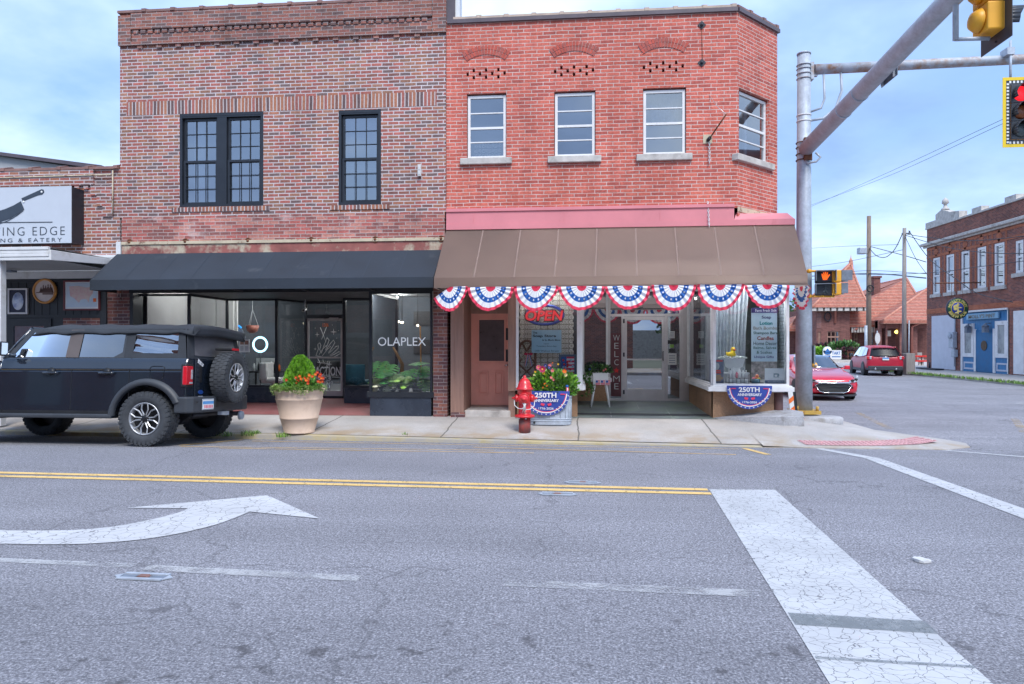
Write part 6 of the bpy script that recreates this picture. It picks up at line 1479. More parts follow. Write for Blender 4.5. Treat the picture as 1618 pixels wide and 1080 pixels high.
suv=thing('parked_car','black off-road wagon with black soft top and rear mounted spare wheel, parked at the kerb','car',(SX,SYc,-0.052),(R(3.3),0,R(180)))
# rotation: half turn about z, then a small roll towards the gutter
suv.rotation_euler=(0,0,0);suv.rotation_mode='QUATERNION'
suv.rotation_quaternion=(Matrix.Rotation(R(-3.4),3,'X') @ Matrix.Rotation(R(180),3,'Z')).to_quaternion()
AX0,AX1,RW,ZA=0.607,3.557,0.405,0.405
def arc(cx,cz,r,a0,a1,n=14):return [(cx+r*math.cos(lerp(a0,a1,i/n)),cz+r*math.sin(lerp(a0,a1,i/n))) for i in range(n+1)]
ra=.50
outl=[(0.0,.62),(0.0,1.12),(4.28,1.12),(4.34,1.05),(4.36,.55)]
th0=math.asin((.50-.42)/ra)
outl += [(AX1+ra*math.cos(th0),.50)]+arc(AX1,.42,ra,th0,math.pi-th0)[1:-1]+[(AX1-ra*math.cos(th0),.50),(AX0+ra*math.cos(th0),.50)]+arc(AX0,.42,ra,th0,math.pi-.42)[1:] 
b=MB();b.prism(outl,lambda p,q,d:(p,d,q),-.895,.895)
b.build('body',M['suv_black'],suv,local=True,bevel=.018)
b=MB()          # shoulder above the crease leans inward
prof=[(-.897,1.118),(-.893,1.15),(-.868,1.255),(-.838,1.315),(.838,1.315),(.868,1.255),(.893,1.15),(.897,1.118)]
b.prism(prof,lambda p,q,d:(d,p,q),0.0,3.0); 
prof2=[(-.893,1.118),(-.88,1.16),(-.84,1.24),(-.7,1.275),(-.5,1.255),(.5,1.255),(.7,1.275),(.84,1.24),(.88,1.16),(.893,1.118)]
b.prism(prof2,lambda p,q,d:(d,p,q-(d-3.0)*.02),3.0,4.28)
b.build('shoulder',M['suv_black'],suv,local=True,bevel=.02)
def sy(x,z,off=0.0,s_=1):return (x,s_*(lerp(.832,.742,(z-1.31)/.45)+off),z)
def side_poly(b,pts,off,s_,mi=0):
    b.face([sy(x,z,off,s_) for x,z in pts],mi)
def frame_strip(b,pts,pts2,off,s_):
    n=len(pts)
    for i in range(n):j=(i+1) % n;b.face([sy(*pts[i],off,s_),sy(*pts[j],off,s_),sy(*pts2[j],off,s_),sy(*pts2[i],off,s_)])
g1=[(2.86,1.325),(2.57,1.705),(1.955,1.705),(1.975,1.325)];g2=[(1.765,1.325),(1.745,1.705),(1.065,1.705),(1.065,1.40),(1.20,1.325)]
for s_ in (1,-1):
    b=MB();side_poly(b,[(2.98,1.312),(2.60,1.76),(1.86,1.76),(1.86,1.312)],0,s_);dw=b.build('door_glass',M['glass_car'],suv,local=True)
    b=MB();side_poly(b,[(1.86,1.312),(1.86,1.76),(1.03,1.76),(1.03,1.312)],0,s_);b.build('rear_door_glass',M['glass_car'],suv,local=True)
    b=MB();frame_strip(b,[(2.98,1.312),(2.60,1.765),(1.86,1.765),(1.86,1.312)],g1,.006,s_);frame_strip(b,[(1.86,1.312),(1.86,1.765),(1.03,1.765),(1.03,1.40),(1.03,1.312)],g2,.006,s_)
    b.build('window_surround',M['suv_plastic'],suv,local=True)
    b=MB();side_poly(b,[(1.975,1.32),(1.955,1.75),(1.745,1.75),(1.765,1.32)],.010,s_);b.build('centre_pillar',mat('brown_grey_pillar',(.115,.095,.09),.45,var=.1),suv,local=True)
    b=MB();frame_strip(b,[(1.03,1.312),(1.03,1.765),(.12,1.765),(.035,1.312)],[(.90,1.40),(.89,1.685),(.215,1.695),(.185,1.385)],.004,s_);b.build('quarter_panel',M['softtop'],suv,local=True)
    b=MB()
    b.grid(lambda p,q:sy(lerp(lerp(.91,.185,p),lerp(.90,.21,p),q),lerp(lerp(1.39,1.38,p),lerp(1.69,1.70,p),q),-.006+.016*math.sin(q*7+p*2.2)*math.sin(p*3.1)+.008*math.sin(q*15+p*5),s_),16,12);b.build('quarter_window',M['vinyl'],suv,local=True)
    b=MB()
    for x in (1.82,.895):b.box(x-.005,x+.005,s_*.8955-.0015,s_*.8955+.0015,.53,1.115);st=len(b.v)
    for x in (1.82,.90):b.face([(x-.005,s_*.900,1.12),(x+.005,s_*.900,1.12),(x+.005,s_*.843,1.314),(x-.005,s_*.843,1.314)])
    b.build('door_seam',M['black'],suv,local=True)
    for x in (2.02,1.12):
        b=MB();b.tube([(x,s_*.905,1.085),(x+.03,s_*.935,1.085),(x+.23,s_*.935,1.085),(x+.26,s_*.905,1.085)],.016,6);b.build('door_handle',M['suv_black'],suv,local=True)
        b=MB();b.lathe([(.055,0),(.06,.002),(0,.003)],(x+.13,s_*.8955,1.105),14,axis='y',ell=(1.1,1));b.build('handle_recess',M['black'],suv,local=True)
    for ax in (AX0,AX1):
        b=MB();n=20;a0,a1=(R(4),R(176)) if ax == AX1 else (R(3),R(155))
        sec=[(ra-.012,.87),(ra-.012,.955),(ra+.055,.950),(ra+.085,.897)]
        for i in range(n):
            t0,t1=lerp(a0,a1,i/n),lerp(a0,a1,(i+1)/n)
            for k in range(3):
                q=[(sec[k],t0),(sec[k],t1),(sec[k+1],t1),(sec[k+1],t0)]
                b.face([(ax+r*math.cos(a)*1.03,s_*y,.42+r*math.sin(a)) for (r,y),a in q],0,True)
        b.build('wheel_arch_flare',M['suv_plastic'],suv,local=True,weld=True)
        b=MB();b.prism(arc(ax,.42,ra+.01,0,math.pi,12),lambda p,q,d:(p,d,q),s_*.55,s_*.56);b.build('arch_liner',M['black'],suv,local=True)
    b=MB();b.box(1.12,3.04,s_*.76,s_*.955,.405,.47);b.build('side_step',M['suv_plastic'],suv,local=True,bevel=.02)
    b=MB();b.box(1.10,3.08,s_*.80,s_*.895,.46,.53);b.build('rocker',M['black'],suv,local=True,bevel=.01)
    # tail lamp
    b=MB();b.box(-.012,.075,min(s_*.70,s_*.912),max(s_*.70,s_*.912),.875,1.225);tl=b.build('tail_lamp',M['black'],suv,local=True,bevel=.02)
    b=MB();b.box(-.024,.045,min(s_*.735,s_*.918),max(s_*.735,s_*.918),.91,1.195);b.build('lens',M['lamp_red'],tl,local=True,bevel=.015)
    b=MB();b.box(-.030,-.022,min(s_*.76,s_*.80),max(s_*.76,s_*.80),1.0,1.14);b.box(-.030,-.022,min(s_*.76,s_*.84),max(s_*.76,s_*.84),.93,.955);b.build('reverse_lamp',M['lamp_clear'],tl,local=True)
    # door mirror
    b=MB();b.box(2.80,2.92,min(s_*.98,s_*1.12),max(s_*.98,s_*1.12),1.335,1.55);b.box(2.76,2.82,min(s_*.85,s_*1.0),max(s_*.85,s_*1.0),1.32,1.38);mr=b.build('mirror',M['suv_black'],suv,local=True,bevel=.025)
    b=MB();b.box(2.795,2.802,min(s_*.995,s_*1.105),max(s_*.995,s_*1.105),1.355,1.53);b.build('mirror_glass',M['chrome'],mr,local=True)
b=MB();b.tube([(.355,.897,1.02),(.34,.897,1.17),(.37,.895,1.19),(.54,.895,1.19),(.57,.897,1.16),(.56,.897,1.02),(.53,.897,.99),(.39,.897,.99),(.355,.897,1.02)],.004,4);b.build('fuel_door',M['black'],suv,local=True)
# soft top
b=MB();nx=28
def rooff(p,q):
    x=lerp(-.01,2.70,p);a=lerp(-1,1,q);w=.795-.03*(p>.95)
    zc=1.862-.05*max(0,p-.86)/.14-.035*max(0,.08-p)/.08+.007*math.sin(p*23)+.004*math.sin(p*51+a*4)
    e=abs(a) ** 3.2
    z=zc-.115*e-.025*a*a
    if abs(a)>.985:z=zc-.17+.006*math.sin(p*31)
    x-=.05*(p<.02)
    return (x,a*w*(1+.006*math.sin(p*37)),z)
b.grid(rooff,nx,20)
rf=b.build('soft_top',M['softtop'],suv,local=True,solid=.02)
b=MB();b.face([(-.02,-.80,1.70),(-.02,.80,1.70),(-.045,.78,1.80),(-.045,-.78,1.80)])
b.grid(lambda p,q:(lerp(-.035,-.055,q)-.015*math.sin(p*math.pi),lerp(-.79,.79,p),lerp(1.645,1.80,q)+.03*math.sin(p*math.pi)),12,3);b.build('rear_flap',M['softtop'],rf,local=True,solid=.015)
def rp(y,z,off=0.0):return (lerp(.02,.10,(z-1.31)/.45)-off-.02*(1-(y/.83) ** 2),y,z)
b=MB()
o_=[(-.83,1.312),(.83,1.312),(.74,1.76),(-.74,1.76)];i_=[(-.66,1.36),(.66,1.36),(.60,1.68),(-.60,1.68)]
for k in range(4):j=(k+1) % 4;b.face([rp(*o_[k]),rp(*o_[j]),rp(*i_[j]),rp(*i_[k])])
b.build('rear_panel',M['softtop'],suv,local=True,solid=.012)
b=MB();b.grid(lambda p,q:rp(lerp(lerp(-.665,.665,p),lerp(-.605,.605,p),q),lerp(1.355,1.685,q),.003+.006*math.sin(p*9+q*3)),14,5);b.build('rear_window',mat('dusty_grey_vinyl',(.085,.085,.098),.5,var=.2,vs=6,local=True),suv,local=True)
b=MB();b.tube([rp(y,z,.006) for y,z in (i_+[i_[0]])],.007,4);b.build('window_piping',M['suv_plastic'],suv,local=True)
b=MB();b.face([(2.98,-.80,1.31),(2.98,.80,1.31),(2.62,.72,1.76),(2.62,-.72,1.76)]);b.build('windscreen',M['glass_screen'],suv,local=True)
b=MB()
for s_ in (-1,1):b.tube([(3.0,s_*.825,1.30),(2.62,s_*.735,1.77)],.028,6)
b.tube([(2.63,-.74,1.77),(2.63,.74,1.77)],.03,6);b.build('windscreen_frame',M['suv_black'],suv,local=True)
# tailgate with spare
b=MB();b.box(-.022,0.0,-.68,.68,.64,1.30);tg=b.build('tailgate',M['suv_black'],suv,local=True,bevel=.008)
b=MB();b.box(-.03,-.021,.50,.56,.95,1.19);b.build('grip',M['black'],tg,local=True)
b=MB();b.lathe([(0,0),(1,0),(1,-.006)],(0,0,0),20,axis='x');b.xf(Matrix.Translation((-.022,.52,.80)) @ Matrix.Diagonal((1,.07,.032,1)));b.build('oval_badge',mat('blue_badge',(.015,.06,.25),.3),tg,local=True)
b=MB();b.box(-.026,-.022,.46,.58,.715,.74);b.box(-.026,-.022,.49,.56,.685,.70);b.build('script_badge',M['white'],tg,local=True)
b=MB();r_=random.Random(2)
for k in range(5):c0=Vector((-.024,.60-k*.028,1.27-.012*k));b.face([c0+Vector((0,-.035*r_.random()-.01,.01)),c0+Vector((0,.01,.035*r_.random()+.012)),c0+Vector((0,.03,-.02)),c0+Vector((0,-.012,-.03))])
b.build('sticker',M['white'],tg,local=True)
sp=wheel(suv,(-.23,.02,1.03),.405,.25,.235,1,name='spare_wheel');sp.rotation_euler=(0,0,R(90))
b=MB();b.tube([(-.02,.02,1.03),(-.2,.02,1.03)],.10,12);b.build('carrier',M['black'],suv,local=True)
b=MB();b.box(-.30,-.02,-.11,.13,1.462,1.50);bl=b.build('brake_light_housing',M['black'],suv,local=True,bevel=.01)
b=MB();b.box(-.315,-.298,-.09,.11,1.463,1.497);b.build('brake_light',M['lamp_red'],bl,local=True)
b=MB();pl=[(.16,.93),(-.03,.93),(-.10,.84),(-.14,.60),(-.14,-.60),(-.10,-.84),(-.03,-.93),(.16,-.93)]
b.prism(pl,lambda p,q,d:(p,q,d),.49,.735);bu=b.build('rear_bumper',M['suv_plastic'],suv,local=True,bevel=.025)
b=MB();b.box(-.152,-.142,.35,.68,.53,.70);b.build('plate_surround',M['galv'],bu,local=True,bevel=.004)
b=MB();b.box(-.156,-.152,.365,.665,.545,.62);b.box(-.156,-.152,.365,.665,.655,.685);b.build('number_plate',M['white'],bu,local=True)
b=MB();b.box(-.1565,-.152,.365,.665,.62,.665);b.build('plate_band',mat('sky_blue_band',(.10,.35,.72),.5),bu,local=True)
x_=MB(); 
for k in range(6):x_.box(-.1585,-.156,.40+k*.042,.42+k*.042,.56,.605)
x_.build('plate_marks',M['b_red'],bu,local=True)
b=MB();b.box(-.148,-.14,.20,.27,.56,.69);b.build('step_pad',M['black'],bu,local=True);b=MB();b.lathe([(.02,0),(.02,-.004),(0,-.004)],(-.135,.80,.66),10,axis='x');b.build('parking_sensor',M['black'],bu,local=True)
b=MB();b.tube([(.6,-.62,.40),(.2,-.60,.42),(-.10,-.55,.43)],.04,10);b.tube([(.15,-.45,.44),(.15,.45,.44)],.035,8);b.tube([(.35,-.3,.46),(.35,.35,.46)],.10,10);b.tube([(AX0,-.8,.40),(AX0,.8,.40)],.05,8);b.lathe([(.14,-.12),(.14,.12)],(AX0,0,.40),12,axis='y');b.tube([(AX1,-.8,.40),(AX1,.8,.40)],.05,8)
b.box(.9,3.2,-.5,.5,.42,.60);b.build('underbody',M['iron'],suv,local=True)
b=MB();b.box(-.20,-.05,-.04,.04,.43,.49);b.lathe([(.07,0),(.075,.05),(.05,.06)],(-.17,-.55,.40),12,axis='x');b.build('tow_hitch',M['galv'],suv,local=True)
for x,y,sd_ in ((AX0,.815,1),(AX0,-.815,-1),(AX1,.815,1),(AX1,-.815,-1)):wheel(suv,(x,y,ZA),RW,.265,.245,sd_)
# cabin
for x,y in ((2.15,.40),(2.15,-.40),(1.25,.42),(1.25,-.42)):
    b=MB();b.box(x-.25,x+.25,y-.25,y+.25,.85,1.0);b.box(x-.30,x-.17,y-.23,y+.23,.98,1.42);b.box(x-.29,x-.20,y-.13,y+.13,1.44,1.60);b.build('seat',M['suv_plastic'],suv,local=True,bevel=.04)
b=MB();b.tube([(2.55+.05*math.sin(a),.40+.18*math.cos(a),1.28+.17*math.sin(a)) for a in [i*math.pi/10 for i in range(21)]],.016,6,caps=False);b.build('steering_wheel',M['black'],suv,local=True)
# nose
b=MB();b.box(4.36,4.40,-.72,.72,.88,1.10);b.build('grille',M['black'],suv,local=True,bevel=.01);b=MB();b.box(4.30,4.50,-.92,.92,.52,.78);b.build('front_bumper',M['suv_plastic'],suv,local=True,bevel=.04)
for s_ in (-1,1):b=MB();b.lathe([(.11,0),(.11,.04),(0,.06)],(4.36,s_*.60,.99),16,axis='x');b.build('headlight',M['lamp_clear'],suv,local=True)
# ------------------------------------------------------------------ hydrant
hx,hy=G(829,686,-0.085);hz=walk_z(hx,hy)
t=thing('fire_hydrant','bright red fire hydrant with white chains at the kerb','fire hydrant',(hx,hy,hz))
t.scale=(1.07,1.07,1.0)
b=MB();b.lathe([(.098,-.02),(.098,.265)],(0,0,0),24);b.build('base',M['hydrant_rust'],t,local=True)
b=MB();b.lathe([(.10,.265),(.165,.268),(.172,.285),(.165,.305),(.118,.318),(.102,.33),(.098,.62),(.112,.68),(.122,.70),(.115,.745),(.145,.752),(.145,.775),(.125,.79),(.118,.80),(.105,.86),(.078,.915),(.05,.945),(.03,.955),(.026,.965),(.026,.99),(.012,1.005),(0,1.005)],(0,0,0),28);b.build('barrel',M['hydrant'],t,local=True)
b=MB(); 
for k in range(8):a=k*math.pi/4+.2;b.ball((.145*math.cos(a),.145*math.sin(a),.258),.014,6)
b.build('flange_bolts',M['galv'],t,local=True)
def outlet(name,ang,r,L_):
    b=MB();b.lathe([(r*.8,.08),(r,.10),(r*1.15,.115),(r*1.15,.14),(r,.155),(r*.95,L_-.04),(r*.75,L_-.01),(r*.35,L_),(r*.3,L_+.035),(0,L_+.038)],(0,0,0),20,axis='x');b.xf(Matrix.Translation((0,0,.60)) @ Matrix.Rotation(ang,4,'Z'));return b.build(name,M['hydrant'],t,local=True)
outlet('pumper_outlet',R(-90),.085,.185);outlet('hose_outlet',0,.06,.175);outlet('hose_outlet',R(180),.06,.175)
b=MB()
b.tube([(-.17,-.02,.56),(-.16,-.07,.48),(-.10,-.12,.43),(-.03,-.14,.425),(0.0,-.14,.46)],.008,5);b.tube([(.17,-.02,.56),(.16,-.07,.47),(.10,-.12,.42),(.03,-.14,.41),(0,-.14,.46)],.007,5)
for k in range(6):b.tube([(-.03+.013*k,-.15-.01*(k % 2),.56-.02*(k % 3)),(.0+.004*k,-.165,.48),(-.02+.01*k,-.145,.36+.03*(k % 3))],.006,4)
b.build('chain',M['white_metal'],t,local=True)

# ------------------------------------------------------------------ plants helpers
def leaf_cloud(b,cen,rad,n,size,r_,nm=2,shape=None,up=0.0):
    cen=Vector(cen)
    for _ in range(n):
        while True:
            p=Vector((r_.uniform(-1,1),r_.uniform(-1,1),r_.uniform(-1,1)))
            if p.length <= 1 and p.length>.35 and (shape is None or shape(p)):break
        c=cen+Vector((p.x*rad[0],p.y*rad[1],p.z*rad[2]));d=(p.normalized()+Vector((r_.uniform(-.8,.8),r_.uniform(-.8,.8),r_.uniform(-.5,.9)+up))).normalized()
        s_=size*r_.uniform(.6,1.35);x,y=tri_frame(d);q=x*math.cos(r_.random()*6)+y*math.sin(r_.random()*6)
        w=d.cross(q).normalized()*s_*.32
        b.face([c,c+d*s_*.5+w+q*s_*.1,c+d*s_,c+d*s_*.5-w],r_.randrange(nm),False)
# planter pot in front of the salon
px,py=G(473,679,0.0);pz=walk_z(px,py)
t=thing('planter_pot','big tan terracotta planter pot on the pavement before the salon','planter',(px,py,pz))
b=MB();b.lathe([(.0,0),(.262,0),(.268,.02),(.262,.03),(.325,.25),(.332,.255),(.334,.275),(.330,.28),(.395,.58),(.404,.59),(.405,.605),(.398,.615),(.412,.70),(.435,.735),(.440,.76),(.425,.77),(.405,.76),(.39,.68)],(0,0,0),48);b.build('pot',M['pot'],t,local=True)
b=MB();b.lathe([(.395,.70),(0,.72)],(0,0,0),24);b.build('soil',M['soil'],t,local=True)
r4=random.Random(9)
t=thing('conical_shrub','bright green conical evergreen shrub growing in the terracotta planter','shrub',(px+.0,py+.05,pz+.72))
b=MB();gold=2.399963
for k in range(2600):
    f=(k+.5)/2600;h=f ** 1.15;a=k*gold;rr=.245*(1-h ** 2.6) ** .62*(0.80+.24*r4.random())*(1+.10*math.sin(a*3+h*9))+.012
    if h<.12:rr *= .75+2*h
    c=Vector((rr*math.cos(a),rr*math.sin(a),.02+h*.60));d=Vector((math.cos(a)*.55,math.sin(a)*.55,.9+r4.random()*.4)).normalized()
    s_=.055*r4.uniform(.7,1.4);tw=r4.random()*3.14;x,y=tri_frame(d);w=(x*math.cos(tw)+y*math.sin(tw))*s_*.42
    c-=d*s_*.5
    b.face([c,c+d*s_*.45+w,c+d*s_+w*.4,c+d*s_*.9-w*.5,c+d*s_*.4-w],0 if r4.random()<.62 else (1 if r4.random()<.6 else 2))
b.build('foliage',[M['green_arb'],M['green_arb2'],M['green_yel']],t,local=True)
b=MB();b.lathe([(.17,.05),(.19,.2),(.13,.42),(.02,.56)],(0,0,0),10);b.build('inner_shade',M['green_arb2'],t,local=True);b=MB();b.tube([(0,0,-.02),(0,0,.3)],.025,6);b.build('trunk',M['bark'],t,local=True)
def flower_plant(name,label,cen,rad,nleaf,lsize,leafm,flowers,fsize,group=None,spread=1.0,r_=None,seeds=1):
    r_=r_ or random.Random(seeds)
    t=thing(name,label,'flowers',(cen[0],cen[1],cen[2]-rad[2]),group=group)
    b=MB();leaf_cloud(b,cen,rad,nleaf,lsize,r_,len(leafm),up=.4)
    for _ in range(int(nleaf/25)):a=r_.random()*6.28;q=math.sqrt(r_.random())*.8;b.tube([(cen[0]+rad[0]*q*.4*math.cos(a),cen[1]+rad[1]*q*.4*math.sin(a),cen[2]-rad[2]),(cen[0]+rad[0]*q*math.cos(a),cen[1]+rad[1]*q*math.sin(a),cen[2]+rad[2]*.5*r_.random())],.005,3)
    b.build('foliage',leafm,t)
    for i,(x,y,z,c_,fs) in enumerate(flowers):
        b=MB();c=Vector((x,y,z));n=9
        for layer in range(2):
            for k in range(n):
                a=2*math.pi*(k+.5*layer)/n;s_=fs*(1-.3*layer);d=Vector((math.cos(a),-.45-.3*layer,math.sin(a)));e_=Vector((-math.sin(a),0,math.cos(a)))
                b.face([c,c+d*s_*.6+e_*s_*.32,c+d*s_,c+d*s_*.6-e_*s_*.32])
        b.ball(c+Vector((0,-fs*.5,0)),fs*.22,6,1)
        b.build('bloom',[M['fl_'+c_],M['fl_yellow'] if c_ != 'yellow' else M['fl_orange']],t)
    return t
fl=[]
for u,v,c_ in ((453,600,'red'),(468,596,'red'),(471,601,'red'),(476,598,'orange'),(479,602,'red'),(484,600,'orange'),(487,601,'red'),(489,592,'orange'),(488,597,'orange'),(482,597,'red'),(494,594,'red'),(499,591,'orange'),(502,588,'red'),(505,594,'red'),(508,597,'orange'),(510,602,'red'),(506,603,'orange'),(503,602,'red'),(511,597,'red'),(469,604,'orange'),(487,605,'red'),(474,594,'orange'),(507,591,'red')):
    yy=py-.22-.1*rnd.random() ;x,z=P(u,v,yy);fl.append((x,yy,z,c_,.030))
flower_plant('red_flowers','small red and orange flowers round the foot of the conical shrub',(px+.08,py-.10,pz+.83),(.34,.28,.13),620,.055,[M['green_leaf'],M['green_arb2'],M['green_leaf']],fl,.03,seeds=4)
t=thing('trailing_sedum','pale green trailing plant spilling over the planter rim','plant',(px,py,pz+.72));b=MB()
for i in range(1900):
    a=math.pi+r4.random()*math.pi if r4.random()<.85 else r4.random()*6.28;q=.35+.12*r4.random();mound=.5+.5*math.sin(a*5+1)
    c=Vector((px+q*math.cos(a),py+q*math.sin(a),pz+.755+.055*r4.random()*(1+mound)-(.12*mound if q>.425 else 0)*r4.random()))
    d=Vector((math.cos(a)+r4.uniform(-.7,.7),math.sin(a)+r4.uniform(-.7,.7),r4.uniform(-.3,1))).normalized();s_=.042;x,y=tri_frame(d)
    b.face([c,c+d*s_*.5+x*s_*.3,c+d*s_,c+d*s_*.5-x*s_*.3],r4.randrange(3))
b.build('foliage',[M['green_light'],M['green_yel'],M['green_light']],t)

# galvanised tub with summer flowers
ty=12.93;tx0,tx1=PXX(836,ty),PXX(903,ty);tcx=(tx0+tx1)/2;tz=walk_z(tcx,ty-.1);hw=(tx1-tx0)/2
t=thing('galvanised_tub','oval galvanised stock tub used as a flower planter behind the hydrant','planter',(tcx,ty,tz))
def oval(r_add,z,n=40):
    pts=[]
    for k in range(n):
        a=2*math.pi*k/n;ca,sa=math.cos(a),math.sin(a)
        pts.append(((hw+r_add)*(abs(ca) ** .62)*(1 if ca >= 0 else-1),(.24+r_add)*(abs(sa) ** .62)*(1 if sa >= 0 else-1),z))
    return pts
b=MB();rings=[oval(-.01,0),oval(0,.015),oval(0,.07),oval(.012,.08),oval(.0,.09),oval(.0,.11),oval(.012,.12),oval(0,.13),oval(0,.50),oval(.014,.515),oval(.014,.54),oval(-.01,.54),oval(-.015,.46)]
k0=0
for i in range(len(rings)-1):
    for k in range(40):j=(k+1) % 40;b.face([rings[i][k],rings[i][j],rings[i+1][j],rings[i+1][k]])
for k in range(40):
    if k % 2 == 0:c=rings[8][k];c0=rings[7][k];b.tube([(c0[0]*1.003,c0[1]*1.004,c0[2]),(c[0]*1.003,c[1]*1.004,c[2])],.006,4)
b.build('tub',M['galv'],t,local=True,weld=False)
b=MB();b.face(oval(-.02,.47));b.build('soil',M['soil'],t,local=True)
b=MB();b.lathe([(.022,0),(.022,-.012),(0,-.012)],(-hw*.72,-.235,.05),10,axis='y');b.build('drain_plug',M['black'],t,local=True)
anniv('blue half round 250TH anniversary banner draped on the galvanised tub',PXX(863,ty-.27),ty-.285,PZ(863,617.5,ty-.28),.86,.45)
fl=[]
for u,v,c_,s_ in ((857,583,'magenta',.07),(851,580,'pinkf',.05),(869,577,'pinkf',.035),(873,585,'pinkf',.035),(892,586,'orange',.045),(894,592,'cream',.036),(859,589,'yellow',.030),(846,587,'yellow',.022),(882,575,'yellow',.020),(871,596,'pinkf',.03),(875,599.5,'pinkf',.03),(861,606,'orange',.028),(864,609,'orange',.02),(858.5,612,'orange',.024),(863,596,'orange',.02),(873,573,'orange',.016),(862,577,'blue',.03),(868,580,'blue',.03),(844,592,'cream',.02)):
    yy=ty-.20-.12*rnd.random();x,z=P(u,v,yy);fl.append((x,yy,z,c_,s_))
flower_plant('mixed_flowers','leafy mixed summer flowers in pink, orange and yellow filling the galvanised tub',(tcx+.06,ty,tz+.72),(.46,.28,.26),1500,.085,[M['green_leaf'],M['green_arb'],M['green_leaf'],M['green_yel'],M['green_arb2']],fl,.04,seeds=6)
t=thing('flag_ribbon','small red, white and blue flag ribbon hanging at the tub corner','ribbon',(0,ty-.3,tz+.3));x_,z_=P(896,612,ty-.27);t.location=(x_,ty-.27,z_-.15)
b=MB();b.grid(lambda p,q:(x_+(p-.5)*.05+.01*math.sin(q*5),ty-.275-.01*math.sin(p*6),z_+.02-.18*q),3,5,lambda p,q:(0,1,0)[min(2,int(p*3))]);b.ball((x_,ty-.275,z_+.025),(.03,.015,.025),8,2);b.build('cloth',[M['b_red'],M['b_white'],M['b_blue']],t)

# white plant stand by the entrance
sy_=15.35;x0,x1,zt0,zb0_=PXX(936,sy_),PXX(960.5,sy_),PZ(948,588.5,sy_),PZ(948,607,sy_);zf_=entry_z(sy_)+.005
t=thing('plant_stand','white washtub plant stand on four splayed legs at the shop entrance','plant stand',((x0+x1)/2,sy_,zf_))
b=MB();xm,hw2=(x0+x1)/2,(x1-x0)/2
b.prism([(-hw2*.92,zb0_),(hw2*.92,zb0_),(hw2,zt0),(-hw2,zt0)],lambda p,q,d:(xm+p,sy_+d,q),-.2,.2);b.prism([(-hw2*1.06,zt0-.015),(hw2*1.06,zt0-.015),(hw2*1.06,zt0+.004),(-hw2*1.06,zt0+.004)],lambda p,q,d:(xm+p,sy_+d,q),-.21,.21);b.build('basin',M['white'],t,bevel=.012)
for i,(sx_,s2) in enumerate(((-1,-1),(1,-1),(-1,1),(1,1))):
    b=MB();b.tube([(xm+sx_*hw2*.72,sy_+s2*.15,zb0_+.02),(xm+sx_*(hw2+.03),sy_+s2*.22,zf_)],[.032,.018],6);b.build('leg',M['white'],t)
t=thing('flag_string','little flag pennants tied across the white plant stand','pennants',(xm+.03,sy_-.22,zb0_)); 
for k in range(3):
    b=MB();xa_=xm-.10+k*.11;b.box(xa_,xa_+.09,sy_-.215,sy_-.212,zb0_-.0,zb0_+.10,0);b.box(xa_,xa_+.045,sy_-.218,sy_-.2155,zb0_+.05,zb0_+.10,2)
    for q in range(3):b.box(xa_+(.045 if q>1 else 0),xa_+.09,sy_-.217,sy_-.2155,zb0_+.012+q*.03,zb0_+.024+q*.03,1)
    b.build('pennant',[M['b_red'],M['b_white'],M['b_blue']],t)
fl=[(*(lambda q:(q[0],sy_-.17,q[1]))(P(u,v,sy_-.17)),c_,.025) for u,v,c_ in ((954,585,'pinkf'),(932,583,'blue'),(957,583,'pinkf'))]
tp_=flower_plant('trailing_plant','dark trailing leafy plant in the white plant stand',(xm-.03,sy_,zt0+.06),(.30,.2,.10),420,.07,[M['green_dark'],M['green_dark'],M['green_leaf']],fl,.02,seeds=8)
b=MB();r5=random.Random(3)
for k in range(46):
    f=k/45;c=Vector((x0-.10-.05*math.sin(f*7),sy_-.2,zt0-f*.50)); 
    if r5.random()<.8:leaf_cloud(b,c,(.06,.04,.03),3,.075,r5,1)
b.build('trailing_stem',M['green_leaf'],tp_)

# ------------------------------------------------------------------ signal pole and its two mast arms
PXo,PYo=4.66,14.75
pz0=0.05
t=sp_=thing('signal_pole','grey galvanised traffic signal pole with two mast arms at the corner','signal pole',(PXo,PYo,pz0))
PT=7.48
b=MB();b.tube([(PXo,PYo,pz0+.08),(PXo,PYo,3.5),(PXo,PYo,PT)],[.168,.148,.128],24);b.lathe([(.14,0),(.14,.03),(.1,.05),(0,.055)],(PXo,PYo,PT),20);b.build('shaft',M['galv'],t)
b=MB();b.box(PXo-.26,PXo+.26,PYo-.26,PYo+.26,pz0+.03,pz0+.10); 
for sx_ in (-1,1):
    for s2 in (-1,1):b.tube([(PXo+sx_*.2,PYo+s2*.2,pz0+.1),(PXo+sx_*.2,PYo+s2*.2,pz0+.19)],.03,6)
b.build('base_plate',mat('yellow_rusty_plate',(.52,.33,.07),.7,var=.2,vs=5,dirt=((.25,.11,.04),4,.5,.66)),t)
A1=(PXo,PYo-.15,5.50); 
arm1=MB();arm1.tube([A1,(PXo,9.1,5.86),(PXo,4.2,6.20),(PXo,.4,6.45)],[.150,.132,.118,.10],24)
for y_,z_ in ((12.6,5.62),(8.9,5.873),(8.55,5.898),(11.9,5.67)):arm1.lathe([(.137 if y_<10 else .147,-.012),(.137 if y_<10 else .147,.012)],(PXo,y_,z_),20,axis='y')
arm1.build('mast_arm',M['galv'],t)
arm2=MB();z2=7.16;arm2.tube([(PXo+.2,PYo-.02,z2),(PXo+3.0,PYo-.05,z2+.03),(PXo+11,PYo-.1,z2+.12)],[.105,.098,.075],18);arm2.build('mast_arm',M['galv_rust'],t)
b=MB()
